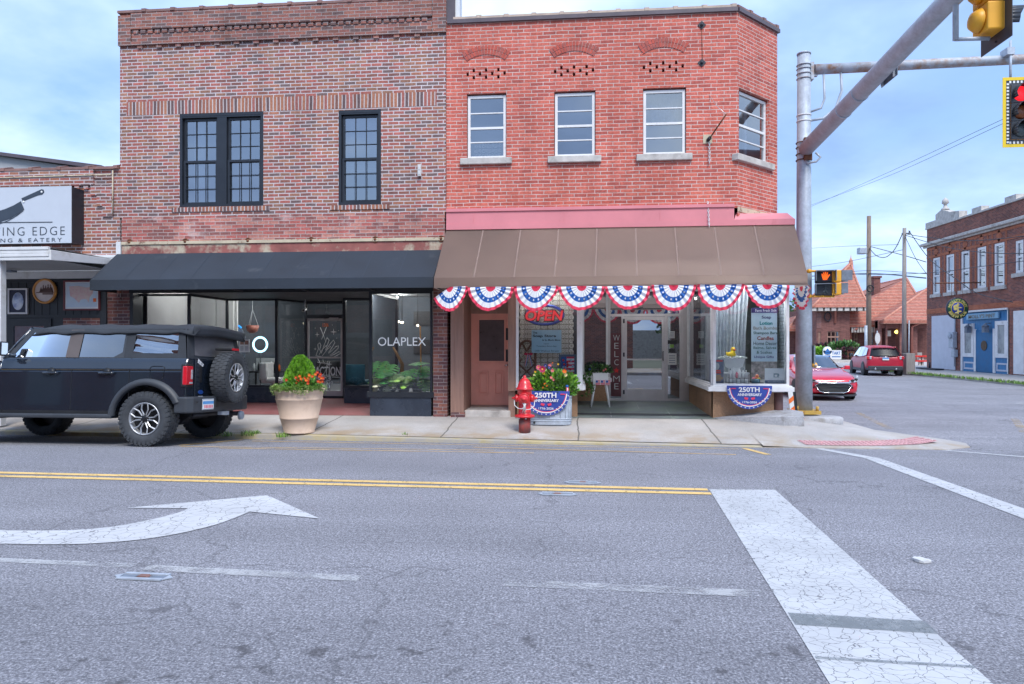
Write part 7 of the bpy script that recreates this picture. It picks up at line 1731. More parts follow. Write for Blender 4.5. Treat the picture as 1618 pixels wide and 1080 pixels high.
for z_ in (5.3,5.42,5.56,5.66):b.tube([(PXo+.152*math.cos(a),PYo+.152*math.sin(a),z_) for a in [i*math.pi/10 for i in range(21)]],.011,5,caps=False)
b.box(PXo-.05,PXo+.10,PYo-.21,PYo-.13,5.27,5.72);b.build('arm_clamp',M['rust'],t)
b=MB()
for z_ in (6.98,7.08,7.18,7.26):b.tube([(PXo+.138*math.cos(a),PYo+.138*math.sin(a),z_) for a in [i*math.pi/10 for i in range(21)]],.011,5,caps=False)
b.box(PXo+.12,PXo+.18,PYo-.08,PYo+.08,6.95,7.30);b.box(PXo+.18,PXo+.26,PYo-.05,PYo+.03,7.02,7.12);b.box(PXo+.18,PXo+.26,PYo-.05,PYo+.03,7.18,7.26);b.build('arm_clamp',M['galv_rust'],t)
b=MB();b.tube([(PXo+.38,PYo-.04,z2-.09),(PXo+.40,PYo-.04,6.55),(PXo+.33,PYo-.03,6.36),(PXo+.13,PYo,6.30)],.024,8);b.build('cable_conduit',M['galv'],t);b=MB();b.tube([(PXo+.72,PYo-.04,z2-.09),(PXo+.74,PYo-.04,6.7),(PXo+.62,PYo-.03,6.34),(PXo+.38,PYo-.02,6.15),(PXo+.13,PYo,6.12)],.027,8);b.build('cable_conduit',M['galv'],t);b=MB()
b.tube([(PXo+.16,PYo-.22,5.40),(PXo+.26,PYo-.22,5.30),(PXo+.18,PYo-.2,5.22),(PXo+.02,PYo-.15,5.20),(PXo-.02,PYo-.14,5.3)],.022,8);b.build('cable_conduit',M['galv'],t)
b=MB();[b.tube([(PXo+.136*math.cos(a),PYo+.136*math.sin(a),z_) for a in [i*math.pi/10 for i in range(21)]],.014,5,caps=False) for z_ in (6.1,6.22)];b.build('band',M['white_metal'],t)
b=MB();b.lathe([(.56,-.2),(.57,-.02),(.52,.01),(0,.015)],(PXo+.10,PYo-.28,pz0-.01),22,ell=(1,.62));tag(b.build('concrete_pad',M['concrete']),'cracked concrete pad under the signal pole','concrete pad')
# push button
x_,z_=P(1279,577,PYo-.2);t=thing('push_button','small yellow pedestrian push button on the signal pole','push button',(PXo+.19,PYo-.05,z_-.06))
b=MB();b.ball((PXo+.19,PYo-.08,z_),(.055,.05,.06),12);b.tube([(PXo+.14,PYo-.04,z_-.01),(PXo+.19,PYo-.08,z_-.01)],.03,8);b.build('housing',M['yellow_sig'],t);b=MB();b.lathe([(.022,0),(.022,-.02),(0,-.025)],(PXo+.19,PYo-.13,z_),10,axis='y');b.build('button',M['galv'],t)
b=MB();z_=PZ(1279,563,PYo);b.box(PXo+.16,PXo+.19,PYo-.12,PYo+.06,z_-.22,z_+.22);tag(b.build('sign_plate',M['grey_sig']),'narrow grey sign plate edge on at the side of the signal pole','sign')

def visor(b,cx,cy,cz,r,L_,axis_T,mi=0):
    """half tunnel hood; axis_T maps (right, forward, up)"""
    n=14
    for i in range(n):
        a0,a1=lerp(R(-35),R(215),i/n),lerp(R(-35),R(215),(i+1)/n)
        l0=L_*(.62+.38*math.sin(max(0,min(math.pi,a0))));l1=L_*(.62+.38*math.sin(max(0,min(math.pi,a1))))
        b.face([axis_T(cx+r*math.cos(a0),cy,cz+r*math.sin(a0)),axis_T(cx+r*math.cos(a1),cy,cz+r*math.sin(a1)),axis_T(cx+r*1.02*math.cos(a1),cy+l1,cz+r*1.02*math.sin(a1)),axis_T(cx+r*1.02*math.cos(a0),cy+l0,cz+r*1.02*math.sin(a0))],mi,True)
def signal(label,loc,yaw,lit,tape,hang):
    """three section head; local forward is -y"""
    t=thing('traffic_signal',label,'traffic signal',loc,(0,0,yaw));A=lambda x,f,z:(x,-f,z)
    b=MB(); 
    for k in range(3):
        z=k*.355;b.box(-.17,.17,.0,.20,z+.004,z+.351)
    b.build('housing',M['yellow_sig'],t,local=True,bevel=.02)
    for k in range(3):
        b=MB();b.lathe([(.13,.20),(.15,.22),(.10,.30),(.05,.315),(0,.315)],(0,0,k*.355+.178),16,axis='y');b.build('rear_cap',M['yellow_sig'],t,local=True)
    b=MB()
    for k in range(3):b.box(-.175,.175,-.02,-.001,k*.355+.002,k*.355+.353)
    b.build('door_panel',M['black_sig'],t,local=True,bevel=.006)
    b=MB();bars(b,lambda u,v,d:(u,d,v),-.32,.32,-.15,1.215,.005,.012,.145);b.build('backplate',M['black_sig'],t,local=True)
    if tape:
        b=MB();bars(b,lambda u,v,d:(u,d,v),-.325,.325,-.155,1.22,-.004,.004,.062);b.build('yellow_border',M['yellow_sig2'],t,local=True)
        b=MB()
        for k in range(18):z=-.07+k*.067;[b.box(s_*.228-.022,s_*.228+.022,-.001,.0045,z,z+.034) for s_ in (-1,1)]
        for k in range(6):b.box(-.2+k*.07,-.165+k*.07,-.001,.0045,-.085,-.04);b.box(-.2+k*.07,-.165+k*.07,-.001,.0045,1.105,1.15)
        b.build('louvre_gap',M['white'],t,local=True)
    for k,m_ in ((2,'sig_red_on' if lit == 'r' else 'sig_green'),(1,'sig_amber'),(0,'sig_green')):
        z=k*.355+.178
        b=MB();b.lathe([(.148,-.022),(.11,-.045),(.05,-.058),(0,-.06)],(0,0,z),20,axis='y');b.build('lens',M[m_],t,local=True)
        b=MB();visor(b,0,.02,z,.158,.26,A);b.build('visor',M['black_sig'],t,local=True,solid=.006)
    b=MB();hang(b);b.build('bracket',M['galv'],t,local=True)
    return t
def hang_front(b):
    b.tube([(-.19,.12,1.0),(-.19,.12,2.05)],.028,8);b.tube([(-.19,.12,1.02),(-.02,.1,1.02)],.02,6);b.box(-.24,-.14,.08,.3,1.82,1.95)
su_,sz_=P(1611.5,232,PYo-.35)
signal('traffic signal showing red in a yellow bordered backplate under the long arm',(su_,PYo-.36,sz_+.15),0,'r',True,lambda b:(b.tube([(-.12,.10,1.05),(-.12,.10,1.98)],.024,8),b.box(-.2,-.06,.06,.3,1.70,1.84),b.tube([(-.12,.1,1.1),(0,.1,1.1)],.02,6)))
def hang_side(b):
    b.tube([(-.03,.50,-.06),(-.03,.50,1.15)],.035,8);b.tube([(-.03,.50,-.05),(-.02,.10,-.05)],.026,8);b.tube([(-.03,.50,1.12),(-.02,.10,1.12)],.026,8);b.tube([(-.03,.50,.52),(-.03,.62,.52)],.05,8)
    for k in range(3):b.box(-.012,.0,.0,.02,-.1,-.08)
# signal on the near arm faces along the main street (+x): local -y -> world +x
sgx,sgz=P(1548,65,8.55)
signal('yellow backed traffic signal seen from behind on the thick mast arm',(PXo+.52,9.08,5.36),R(90),'n',False,hang_side)
t=thing('sign_plate','grey back of a sign plate hung under the thick mast arm','sign',(PXo+.17,11.2,5.50))
b=MB();b.box(PXo+.165,PXo+.175,10.95,11.5,5.60,6.06);b.build('plate',M['grey_sig'],t);b=MB();b.box(PXo+.13,PXo+.165,11.0,11.04,5.6,5.9);b.box(PXo+.13,PXo+.165,11.4,11.44,5.6,5.9);b.build('bracket',M['galv'],t)
# pedestrian signals on yellow brackets
t=thing('signal_bracket','yellow pipe brackets holding the crossing signals on the pole','bracket',(PXo+.15,PYo-.15,2.5));yb_=PYo-.28
b=MB()
for v in (428,467.5):
    xa_,za_=P(1277,v,yb_);xb2,_=P(1318,v,yb_);b.tube([(xa_-.06,PYo-.12,za_),(xa_,yb_,za_),(xb2,yb_,za_-.01),(xb2,yb_,za_+(-.06 if v<450 else .06))],.024,10);b.lathe([(.04,-.03),(.045,0),(.04,.03)],(xa_+.02,yb_,za_),10,axis='x');b.lathe([(.035,-.02),(.04,0),(.035,.02)],((xa_+xb2)/2,yb_,za_),10,axis='z')
b.build('pipes',M['yellow_sig'],t)
def pedsignal(label,loc,yaw,shellm):
    t=thing('pedestrian_signal',label,'pedestrian signal',loc,(0,0,yaw));A=lambda x,f,z:(x,-f,z)
    b=MB();[b.box(-.19,.19,.0,.17,z,z+.245) for z in (0,.255)];b.build('housing',M[shellm],t,local=True,bevel=.02)
    for z,on in ((.255,True),(0,False)):
        b=MB();b.box(-.165,.165,-.012,-.001,z+.02,z+.225);b.build('face_plate',M['black_sig'],t,local=True)
        b=MB();zc=z+.122
        if on:
            b.prism([(-.045,-.07),(.025,-.07),(.05,-.02),(.085,.03),(.07,.045),(.035,.01),(.045,.08),(.028,.082),(.015,.02),(.01,.09),(-.008,.09),(-.01,.02),(-.028,.085),(-.043,.08),(-.034,.01),(-.062,.06),(-.075,.05),(-.06,-.02)],lambda p,q,d:(p,d,zc+q),-.02,-.013);b.build('hand_symbol',M['hand_on'],t,local=True)
        else:
            b.ball((0,-.016,zc+.075),(.018,.004,.018),8)
            for A_,B_,r_ in (((0,.05),(-.005,-.01),.02),((0,.045),(.05,.0),.009),((0,.045),(-.045,.01),.009),((-.005,-.01),(.035,-.085),.012),((-.005,-.01),(-.04,-.08),.012)):b.tube([(A_[0],-.016,zc+A_[1]),(B_[0],-.016,zc+B_[1])],r_,5)
            b.build('walking_symbol',M['sig_green'],t,local=True)
        b=MB();b.prism([(-.19,.235),(.19,.235),(.19,.03),(.175,.03),(.175,.22),(-.175,.22),(-.175,.03),(-.19,.03)],lambda p,q,d:(p,d,z+q),-.20 if on else-.12,-.0);b.build('hood',M['grey_sig'],t,local=True)
    return t
p1x,p1z=P(1304,467,PYo-.35);pedsignal('crossing signal lit with an orange hand facing the main street',(p1x,PYo-.36,p1z+.01),R(-14),'black_sig')
p2x,p2z=P(1327,467,PYo-.3);pedsignal('yellow crossing signal turned sideways beside the lit one',(p2x,PYo-.28,p2z+.01),R(82),'yellow_sig')
# ------------------------------------------------------------------ cars on the side street
def car_loft(parent,paint,stations,glass_m,trim):
    """stations: x (forward +), zb sill, zw belt, zt top, wl sill half width, ww belt half width, wt top half width"""
    def half(s):
        x,zb,zw,zt,wl,ww,wt=s
        zm=lerp(zb,zw,.5)
        return [(0,zb),(wl*.92,zb),(wl,zb+.06),(max(wl,ww)*1.0,zm),(ww,zw),(wt,lerp(zw,zt,.86)),(wt*.86,lerp(zw,zt,.975)),(0,zt)]
    ns=len(half(stations[0]))
    b=MB();g=MB();rings=[]
    for s in stations:h=half(s);rings.append([Vector((s[0],y,z)) for y,z in h]+[Vector((s[0],-y,z)) for y,z in h[-2:0:-1]])
    n=len(rings[0])
    for i in range(len(rings)-1):
        for k in range(n):
            j=(k+1) % n;b.face([rings[i][k],rings[i][j],rings[i+1][j],rings[i+1][k]],0,True)
    b.face(rings[0][::-1]);b.face(rings[-1])
    o=b.build('body',paint,parent,local=True,weld=True,sub=1);return o,rings
def arch_disc(parent,x,r,w,s_,name='wheel_arch'):
    b=MB();b.lathe([(0,0),(r,0),(r,-.04)],(x,s_*w,r*.80),24,axis='y');return b.build(name,M['black'],parent,local=True)
# -- bright red saloon facing the camera
cz0=road_z(8.15,23.5)
rc=thing('parked_car','bright red saloon car facing the camera behind the signal pole','car',(8.12,25.1,cz0),(0,0,R(-90)))
st=[(2.28,.30,.52,.62,.55,.60,.45),(2.20,.22,.58,.72,.74,.78,.62),(2.0,.20,.66,.80,.84,.86,.70),(1.5,.20,.78,.90,.88,.89,.76),(1.0,.20,.86,.965,.885,.89,.78),(.72,.20,.90,1.0,.885,.89,.78),(.10,.20,.92,1.33,.885,.885,.60),(-.25,.20,.925,1.44,.885,.88,.58),(-.9,.20,.93,1.46,.885,.88,.57),(-1.5,.20,.94,1.38,.885,.87,.55),(-2.0,.22,.95,1.10,.86,.84,.60),(-2.3,.30,.90,1.0,.74,.76,.60)]
car_loft(rc,M['car_red'],st,None,None)
b=MB();b.grid(lambda p,q:(lerp(.80,.13,q)+.10*(1-(2*p-1) ** 2)*(1-.4*q),lerp(-.72,.72,p)*lerp(1.0,.80,q),lerp(.985,1.395,q)+.03*(1-(2*p-1) ** 2)),16,8);b.build('windscreen',M['glass_screen'],rc,local=True,solid=.012)
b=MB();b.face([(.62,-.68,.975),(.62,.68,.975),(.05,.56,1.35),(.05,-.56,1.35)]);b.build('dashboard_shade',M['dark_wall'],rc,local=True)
for s_ in (-1,1):
    b=MB();b.face([(.55,s_*.86,.97),(.02,s_*.67,1.36),(-1.35,s_*.64,1.36),(-1.75,s_*.82,1.0)]);b.build('side_glass',M['glass_car'],rc,local=True)
    b=MB();hl=[(2.20,s_*.47,.655),(2.13,s_*.66,.70),(1.93,s_*.855,.76),(1.70,s_*.90,.82),(1.78,s_*.895,.69),(2.02,s_*.845,.63),(2.19,s_*.66,.60),(2.24,s_*.50,.595)]
    c_=sum((Vector(q) for q in hl),Vector())/8+Vector((.10,s_*.03,0))
    for k in range(8):b.face([Vector(hl[k])+Vector((.05,s_*.015,0)),Vector(hl[(k+1) % 8])+Vector((.05,s_*.015,0)),c_],0,True)
    hd=b.build('headlight',M['lamp_clear'],rc,local=True)
    b=MB();[b.ball((2.25-.10*k,s_*(.60+.14*k),.655+.03*k),(.05,.06,.04),8) for k in range(2)];b.build('projector',M['black'],hd,local=True)
    b=MB();fp=[(2.25,s_*.60,.44),(2.14,s_*.78,.47),(2.05,s_*.86,.50),(2.08,s_*.84,.30),(2.20,s_*.70,.27)]
    b.face([Vector((q[0]*.99-.01+.06*(abs(q[1])<.7),q[1]*.955,q[2])) for q in fp]);b.build('fog_recess',M['black'],rc,local=True,solid=.02)
    b=MB();b.box(.55,.72,min(s_*.93,s_*1.10),max(s_*.93,s_*1.10),.95,1.08);b.box(.6,.68,min(s_*.82,s_*.95),max(s_*.82,s_*.95),.96,1.0);b.build('mirror',M['car_red'],rc,local=True,bevel=.035)
    for ax in (1.38,-1.32):
        arch_disc(rc,ax,.37,.892,s_);wheel(rc,(ax,s_*.80,.32),.32,.21,.21,s_,False)
def front_x(y):return 2.345-.20*(abs(y)/.8) ** 2.2
b=MB();gr=[(-.56,.50),(-.46,.56),(.46,.56),(.56,.50),(.44,.31),(.30,.27),(-.30,.27),(-.44,.31)]
b.prism(gr,lambda p,q,d:(front_x(p)+d,p,q),-.06,.02);gl_=b.build('grille',M['black'],rc,local=True)
b=MB()
for k in range(5):z=.315+k*.047;w_=.46+.05*min(k,3);b.tube([(front_x(lerp(-w_,w_,i/8))+.028,lerp(-w_,w_,i/8),z+.012*(i % 2)) for i in range(9)],.010,4)
b.build('grille_bars',M['suv_plastic'],gl_,local=True)
b=MB();b.tube([(front_x(p)+.03,p,q) for p,q in gr+[gr[0]]],.014,5);b.tube([(front_x(p)+.035,p,q) for p,q in ((-.62,.63),(-.45,.59),(0,.575),(.45,.59),(.62,.63))],.026,6);b.build('grille_chrome',M['chrome'],gl_,local=True)
b=MB();b.box(2.31,2.335,-.085,.085,.572,.612);b.box(2.31,2.334,-.03,.03,.556,.628);b.build('badge',M['gold_frame'],rc,local=True)
b=MB();b.prism([(1.9,-.86),(2.24,-.62),(2.33,0),(2.24,.62),(1.9,.86)],lambda p,q,d:(p,q,d),.15,.205);b.build('front_lip',M['suv_plastic'],rc,local=True,bevel=.01)
b=MB();b.tube([(2.12,lerp(-.66,.66,i/8),.735-.05*abs(2*i/8-1) ** 2) for i in range(9)],.012,4);b.build('hood_seam',M['black'],rc,local=True)
# -- dark red crossover, rear three quarter view
ez=road_z(16.8,40)
rc2=thing('parked_car','dark red crossover car seen from behind at the far kerb','car',(17.25,42.0,ez),(0,0,R(81)))
st=[(-2.33,.42,.80,.95,.82,.84,.66),(-2.24,.34,.92,1.12,.90,.92,.76),(-2.05,.30,1.02,1.42,.93,.93,.68),(-1.6,.28,1.04,1.66,.95,.93,.66),(-.9,.26,1.03,1.71,.95,.93,.66),(.0,.26,1.01,1.71,.95,.93,.66),(.5,.26,1.0,1.60,.95,.93,.66),(1.15,.26,.99,1.14,.95,.92,.78),(1.9,.28,.93,1.02,.93,.89,.74),(2.25,.36,.76,.88,.82,.82,.6),(2.36,.45,.66,.72,.6,.6,.45)]
car_loft(rc2,M['car_red2'],st,None,None)
b=MB();b.grid(lambda p,q:(lerp(-2.23,-1.93,q)-.09*(1-(2*p-1) ** 2),lerp(-.78,.78,p)*lerp(1,.80,q),lerp(1.09,1.53,q)-.03*(2*p-1) ** 2*(1-q)),12,6);b.build('rear_window',M['glass_rear'],rc2,local=True,solid=.012)
b=MB();b.box(-2.12,-1.75,-.60,.60,1.575,1.62);b.build('roof_spoiler',M['car_red2'],rc2,local=True,bevel=.02)
for s_ in (-1,1):
    for g_ in ([(1.0,.90,1.06),(.36,.715,1.56),(-.25,.715,1.62),(-.25,.93,1.06)],[(-.32,.93,1.06),(-.32,.715,1.62),(-1.15,.715,1.60),(-1.2,.93,1.08)],[(-1.27,.93,1.08),(-1.22,.72,1.59),(-1.65,.72,1.53),(-1.95,.88,1.16)]):
        b=MB();b.face([(x,s_*(y+.012),z) for x,y,z in g_]);b.build('side_glass',M['glass_car'],rc2,local=True)
    b=MB();b.box(-2.30,-2.02,min(s_*.60,s_*.945),max(s_*.60,s_*.945),.92,1.10);tl=b.build('tail_lamp',M['lamp_red'],rc2,local=True,bevel=.03)
    b=MB();b.box(-2.312,-2.2,min(s_*.70,s_*.80),max(s_*.70,s_*.80),.93,1.09);b.build('reverse_lamp',M['lamp_clear'],tl,local=True,bevel=.01)
    b=MB();b.box(.78,.98,min(s_*.95,s_*1.12),max(s_*.95,s_*1.12),1.04,1.20);b.build('mirror',M['suv_plastic'],rc2,local=True,bevel=.035)
    for ax in (1.42,-1.40):
        arch_disc(rc2,ax,.44,.955,s_);wheel(rc2,(ax,s_*.84,.375),.375,.235,.25,s_,False)
    b=MB();b.box(-1.0,1.0,min(s_*.90,s_*.965),max(s_*.90,s_*.965),.26,.40);b.build('sill',M['suv_plastic'],rc2,local=True,bevel=.01)
    b=MB();b.lathe([(.045,0),(.05,-.10),(.04,-.10)],(-2.30,s_*.52,.40),12,axis='x');b.build('exhaust',M['chrome'],rc2,local=True)
b=MB();b.prism([(-2.0,-.95),(-2.36,-.84),(-2.40,0),(-2.36,.84),(-2.0,.95)],lambda p,q,d:(p,q,d),.33,.56);b.build('rear_bumper',M['suv_plastic'],rc2,local=True,bevel=.03)
b=MB();b.box(-2.375,-2.33,-.16,.16,.88,1.02);b.build('number_plate',M['white'],rc2,local=True);b=MB();b.box(-2.379,-2.33,-.155,.155,.95,1.015);b.build('plate_band',bpy.data.materials['sky_blue_band'],rc2,local=True)
b=MB();b.tube([(-2.37,-.3,1.05),(-2.38,0,1.055),(-2.37,.3,1.05)],.018,6);b.build('tailgate_trim',M['chrome'],rc2,local=True)

# ------------------------------------------------------------------ the corner pub across the side street
XB=22.5;TB=lambda u,v,d:(XB+d,-u,v)
def QB(u,v):y,z=PS(u,v,XB);return-y,z
pb=thing('brick_building','two storey brown brick corner pub with white sash windows and stone cornice','building',(XB+4,36,-.15))
U0=QB(1464.5,500)[0];U1=-22.0
ztop=8.80
def slope_fit(p,q):(ua,za),(ub,zb)=QB(*p),QB(*q);return (za+zb)/2
zsill,zhead=slope_fit((1480,466),(1579,449)),slope_fit((1480,409),(1579,380.5))
zcor=slope_fit((1465,391),(1615,342));zb2=zhead+.10
whs=[]
for ua,ub in ((1474,1485),(1495,1507.4),(1518.7,1531.8),(1544,1558),(1571,1587)):
    whs.append((QB(ua,540)[0],QB(ub,540)[0],zsill,zhead))
w6=(QB(1604.5,540)[0],QB(1617,540)[0],PS(1610,431,XB)[1],PS(1610,379.5,XB)[1])
du=2.05;extra=[(w6[1]+.9+k*du,w6[1]+.9+k*du+1.1,w6[2],w6[3]) for k in range(4)]
shop=(QB(1517.5,540)[0],QB(1593,540)[0],-.2,slope_fit((1520,495),(1590,488)))
b=MB();holewall(b,TB,U0,U1,-.3,ztop,whs+[w6]+extra+[shop],.18)
b.face([TB(U0,-.3,0),TB(U0,-.3,14),TB(U0,ztop,14),TB(U0,ztop,0)]);b.face([TB(U1,-.3,0),TB(U1,-.3,14),TB(U1,ztop,14),TB(U1,ztop,0)])
b.build('wall',M['brick_pub'],pb)
b=MB();zt0_=zhead+.04;zt1_=zcor-.22
boxT(b,TB,U0,U1,zt0_,zt0_+.16,-.02,0);boxT(b,TB,U0,U1,zt1_-.14,zt1_,-.02,0)
for q in whs: 
    for uu in (q[0]-.22,q[1]+.10):boxT(b,TB,uu,uu+.12,zsill-.1,zt1_-.142,-.014,0)
    c_=(q[0]+q[1])/2;zz=(zt0_+.16+zt1_-.14)/2;b.prism([(c_-.26,zz),(c_,zz+.36),(c_+.26,zz),(c_,zz-.36)],lambda p,q_,d:TB(p,q_,d),-.02,0)
boxT(b,TB,U0,U1,shop[3]+.10,shop[3]+.40,-.025,0)
b.build('trim_band',M['brick_pub2'],pb)
b=MB();boxT(b,TB,U0-.25,U1,zcor-.18,zcor-.06,-.14,0);boxT(b,TB,U0-.35,U1,zcor-.06,zcor+.12,-.30,0);b.build('cornice',M['limestone'],pb,bevel=.04)
b=MB();boxT(b,TB,U0-.05,U1,ztop,ztop+.09,-.08,.4)
u=U0+5.2
while u<U1:boxT(b,TB,u,u+.95,ztop+.09,ztop+.36,-.06,.35);u += 3.05
boxT(b,TB,U0-.05,U0+1.2,ztop+.09,ztop+.42,-.06,.4);b.prism([(U0+1.2,ztop+.09),(U0+1.2,ztop+.75),(U0+1.9,ztop+.95),(U0+2.9,ztop+.62),(U0+3.9,ztop+.5),(U0+3.9,ztop+.09)],lambda p,q_,d:TB(p,q_,d),-.06,.4)
b.lathe([(.22,0),(.22,.1),(.12,.16),(.09,.35),(.2,.42),(.17,.62),(.05,.74),(0,.78)],TB(U0+1.95,ztop+.9,.15),12);b.build('parapet_stone',M['limestone'],pb)
blind=mat('pale_blind',(.42,.47,.55),.8)
for q in whs+[w6]+extra:
    zm=(q[2]+q[3])/2
    b=MB();bars(b,TB,q[0],q[1],q[2],q[3],.02,.14,.14);boxT(b,TB,q[0]+.14,q[1]-.14,zm-.05,zm+.05,.04,.12);w_=b.build('window',M['white_frame'],pb)
    paneT(TB,q[0]+.1,q[1]-.1,q[2]+.1,q[3]-.1,.08,M['glass_up'],w_)
    b=MB();b.face([TB(q[0],zm-(.1 if q is whs[4] else 0),.3),TB(q[1],zm,.3),TB(q[1],q[3],.3),TB(q[0],q[3],.3)]);b.build('blind',blind,w_)
    b=MB();boxT(b,TB,q[0]-.2,q[1]+.2,q[2]-.2,q[2],-.1,.15);b.build('sill',M['limestone'],w_)
room(pb,XB+.6,XB+6,-U1,-U0,3.6,ztop-.3,M['dark_wall'],'upstairs_room')
b=MB();b.face([TB(U0,ztop-.3,.2),TB(U1,ztop-.3,.2),TB(U1,ztop-.3,14),TB(U0,ztop-.3,14)]);b.build('roof',M['iron'],pb)
# ground floor: pale panel, blue pub front, white door
pp0,pp1=QB(1473,540)[0],QB(1510,540)[0];pz1=slope_fit((1474,499),(1508,497)); 
b=MB();boxT(b,TB,pp0,pp1,-.12,pz1,-.04,0);zz=slope_fit((1474,525),(1508,523));boxT(b,TB,pp0,pp1,zz-.015,zz+.015,-.05,-.04);b.build('blank_panel',M['pale_panel'],pb)
b=MB();boxT(b,TB,shop[0],shop[1],-.15,shop[3],.06,.18);b.build('blue_front',M['blue_wood'],pb)
b=MB();boxT(b,TB,shop[0],shop[1],shop[3],shop[3]+.1,-.08,.1)
for uu in (1519,1540,1570,1593):
    q=QB(uu,540)[0];boxT(b,TB,q-.09,q+.09,-.13,shop[3]*(.70 if uu in (1540,1570) else 1),.0,.06)
b.build('white_trim',M['white_frame'],pb)
for ua,ub,va,vb in ((1521,1538.5,512,563),(1572.5,1591.5,507.5,564.5)):
    (a0,_),(a1,_)=QB(ua,540),QB(ub,540);z1_=(QB(ua,va)[1]+QB(ub,va-2)[1])/2;z0_=(QB(ua,vb)[1]+QB(ub,vb+1)[1])/2
    b=MB();bars(b,TB,a0,a1,z0_,z1_,-.02,.06,.22);w_=b.build('shop_window',M['white_frame'],pb);b=MB();b.face([TB(a0+.2,z0_+.2,.03),TB(a1-.2,z0_+.2,.03),TB(a1-.2,z1_-.2,.03),TB(a0+.2,z1_-.2,.03)]);b.build('pane',art('shop_window_display',[(.05,.06,.07),(.30,.32,.33),(.42,.43,.40)],1.6),w_)
    b=MB();bars(b,TB,a0+.05,a1-.05,-.02,z0_-.28,.03,.06,.09);b.build('lower_panel',M['pale_panel'],pb)
dq0,dq1=QB(1541,540)[0],QB(1568.5,540)[0];dz=slope_fit((1541,521),(1568,520.5))
b=MB();boxT(b,TB,dq0,dq1,-.1,dz,.02,.058);dd=b.build('door',M['blue_door'],pb);b=MB();c_=(dq0+dq1)/2;b.lathe([(0,0),(.28,0),(.28,-.03)],(0,0,0),20,axis='x');b.xf(Matrix.Translation(TB(c_,1.35,.02)));b.build('door_plaque',M['bark'],dd)
wd0=QB(1602,540)[0];b=MB();boxT(b,TB,wd0,wd0+4.2,-.1,shop[3]-.1,-.03,.02);b.build('white_shopfront',M['white_frame'],pb);b=MB();boxT(b,TB,wd0+.9,wd0+2.1,.0,2.35,-.06,-.03);b.build('door',M['gold_frame'],pb)
b=MB();b.tube([TB(QB(1511.5,540)[0],.1,-.1),TB(QB(1511.5,540)[0],pz1+1.0,-.1)],.05,6);b.build('conduit',M['galv'],pb)
b=MB();q=QB(1511,540)[0];boxT(b,TB,q-.35,q+.15,1.2,2.15,-.28,-.02);boxT(b,TB,q-.1,q+.25,.65,1.1,-.25,-.02);b.lathe([(.16,0),(.16,-.1),(0,-.12)],TB(q-.1,1.9,-.28),14,axis='x');b.build('meter_box',M['galv'],pb,bevel=.03)
for uu in (1535,1563):
    q=QB(uu,540)[0];z_=shop[3]-.98;b=MB();b.box(XB-.32,XB-.08,-q-.13,-q+.13,z_-.2,z_+.12);b.lathe([(.2,0),(.05,.16),(0,.18)],(XB-.2,-q,z_+.12),10);b.box(XB-.2,XB+.06,-q-.03,-q+.03,z_+.28,z_+.33);b.build('wall_lantern',M['grey_sig'],pb)
b=MB();q0,q1=QB(1529.5,540)[0],QB(1579.5,540)[0];z0_,z1_=slope_fit((1530,506),(1579,501.5)),slope_fit((1530,497),(1579,491.5))
t=thing('pub_sign','pale blue name board reading MOLLYS PINT over the blue pub door','sign',(XB-.1,-(q0+q1)/2,z0_))
boxT(b,TB,q0,q1,z0_,z1_,-.10,-.0);b.build('board',mat('pale_blue_board',(.22,.42,.58),.6),t,bevel=.02)
def side_text(txt,u0,u1,z0,z1,d,m_,par,bold=0.0):
    o=text_mesh(txt,'lettering',m_,par,0,abs(u1-u0),z0,z1,0,bold=bold,local=True)
    me=o.data;off=Vector(par.location)
    for v in me.vertices:v.co=Vector(TB(u0+v.co.x,v.co.z,d))-off
    return o
side_text("MOLLY'S PINT",q0+.25,q1-.2,lerp(z0_,z1_,.18),lerp(z0_,z1_,.82),-.112,mat('bronze_letters',(.20,.17,.13),.5),t,.02)
# round hanging sign
hxs=XB-1.35;cy_,cz_=PS(1512.4,487,hxs);Rs=17.0*(-sY*hxs+cY*cy_)/FPX
t=thing('hanging_sign','round green and gold pub sign hanging on an iron bar','sign',(hxs,cy_,cz_-Rs),(0,0,0)); 
def disc(b,r0,r1,d0,d1):b.lathe([(r0,d0),(r1,d0),(r1,d1),(r0,d1)] if r0>0 else [(0,d0),(r1,d0),(r1,d1),(0,d1)],(0,0,0),40,axis='y')
b=MB();disc(b,0,Rs,-.05,.05);b.xf(Matrix.Translation((0,0,Rs)));b.build('rim',mat('navy_rim',(.03,.03,.06),.4),t,local=True)
for r_,m_,d_ in ((Rs*.93,mat('dark_green_enamel',(.015,.10,.045),.4),.055),(Rs*.62,M['fl_yellow'],.058),(Rs*.57,M['banner_blue'],.061)):
    b=MB();disc(b,0,r_,-d_,d_);b.xf(Matrix.Translation((0,0,Rs)));b.build('disc',m_,t,local=True)
gold=mat('gold_leaf',(.72,.60,.20),.45)
b=MB(); 
for cx,cz,rx,rz in ((0.0,.02,.10,.20),(-.12,.18,.16,.13),(.02,.30,.11,.12),(-.20,-.05,.14,.12),(.02,-.28,.10,.20),(-.12,-.36,.13,.06),(.20,.06,.16,.05),(.18,-.24,.14,.06),(-.28,.12,.08,.14)):b.ball((cx*Rs*1.15,-.062,Rs+cz*Rs*1.15),(rx*Rs*1.1,.012,rz*Rs*1.1),10)
b.build('figure',gold,t,local=True)
for txt,a0,a1 in (("MOLLY'S PINT",R(172),R(8)),("BREW PUB",R(202),R(338))):
    r0,r1=(Rs*.66,Rs*.90) if a0<3.1 else (Rs*.90,Rs*.66)
    o=text_mesh(txt,'lettering',gold,t,0,1,0,1,-.0605,bold=.02,local=True,arc=(0,Rs,r0,r1,a0,a1))
t.rotation_euler=(0,0,R(3))
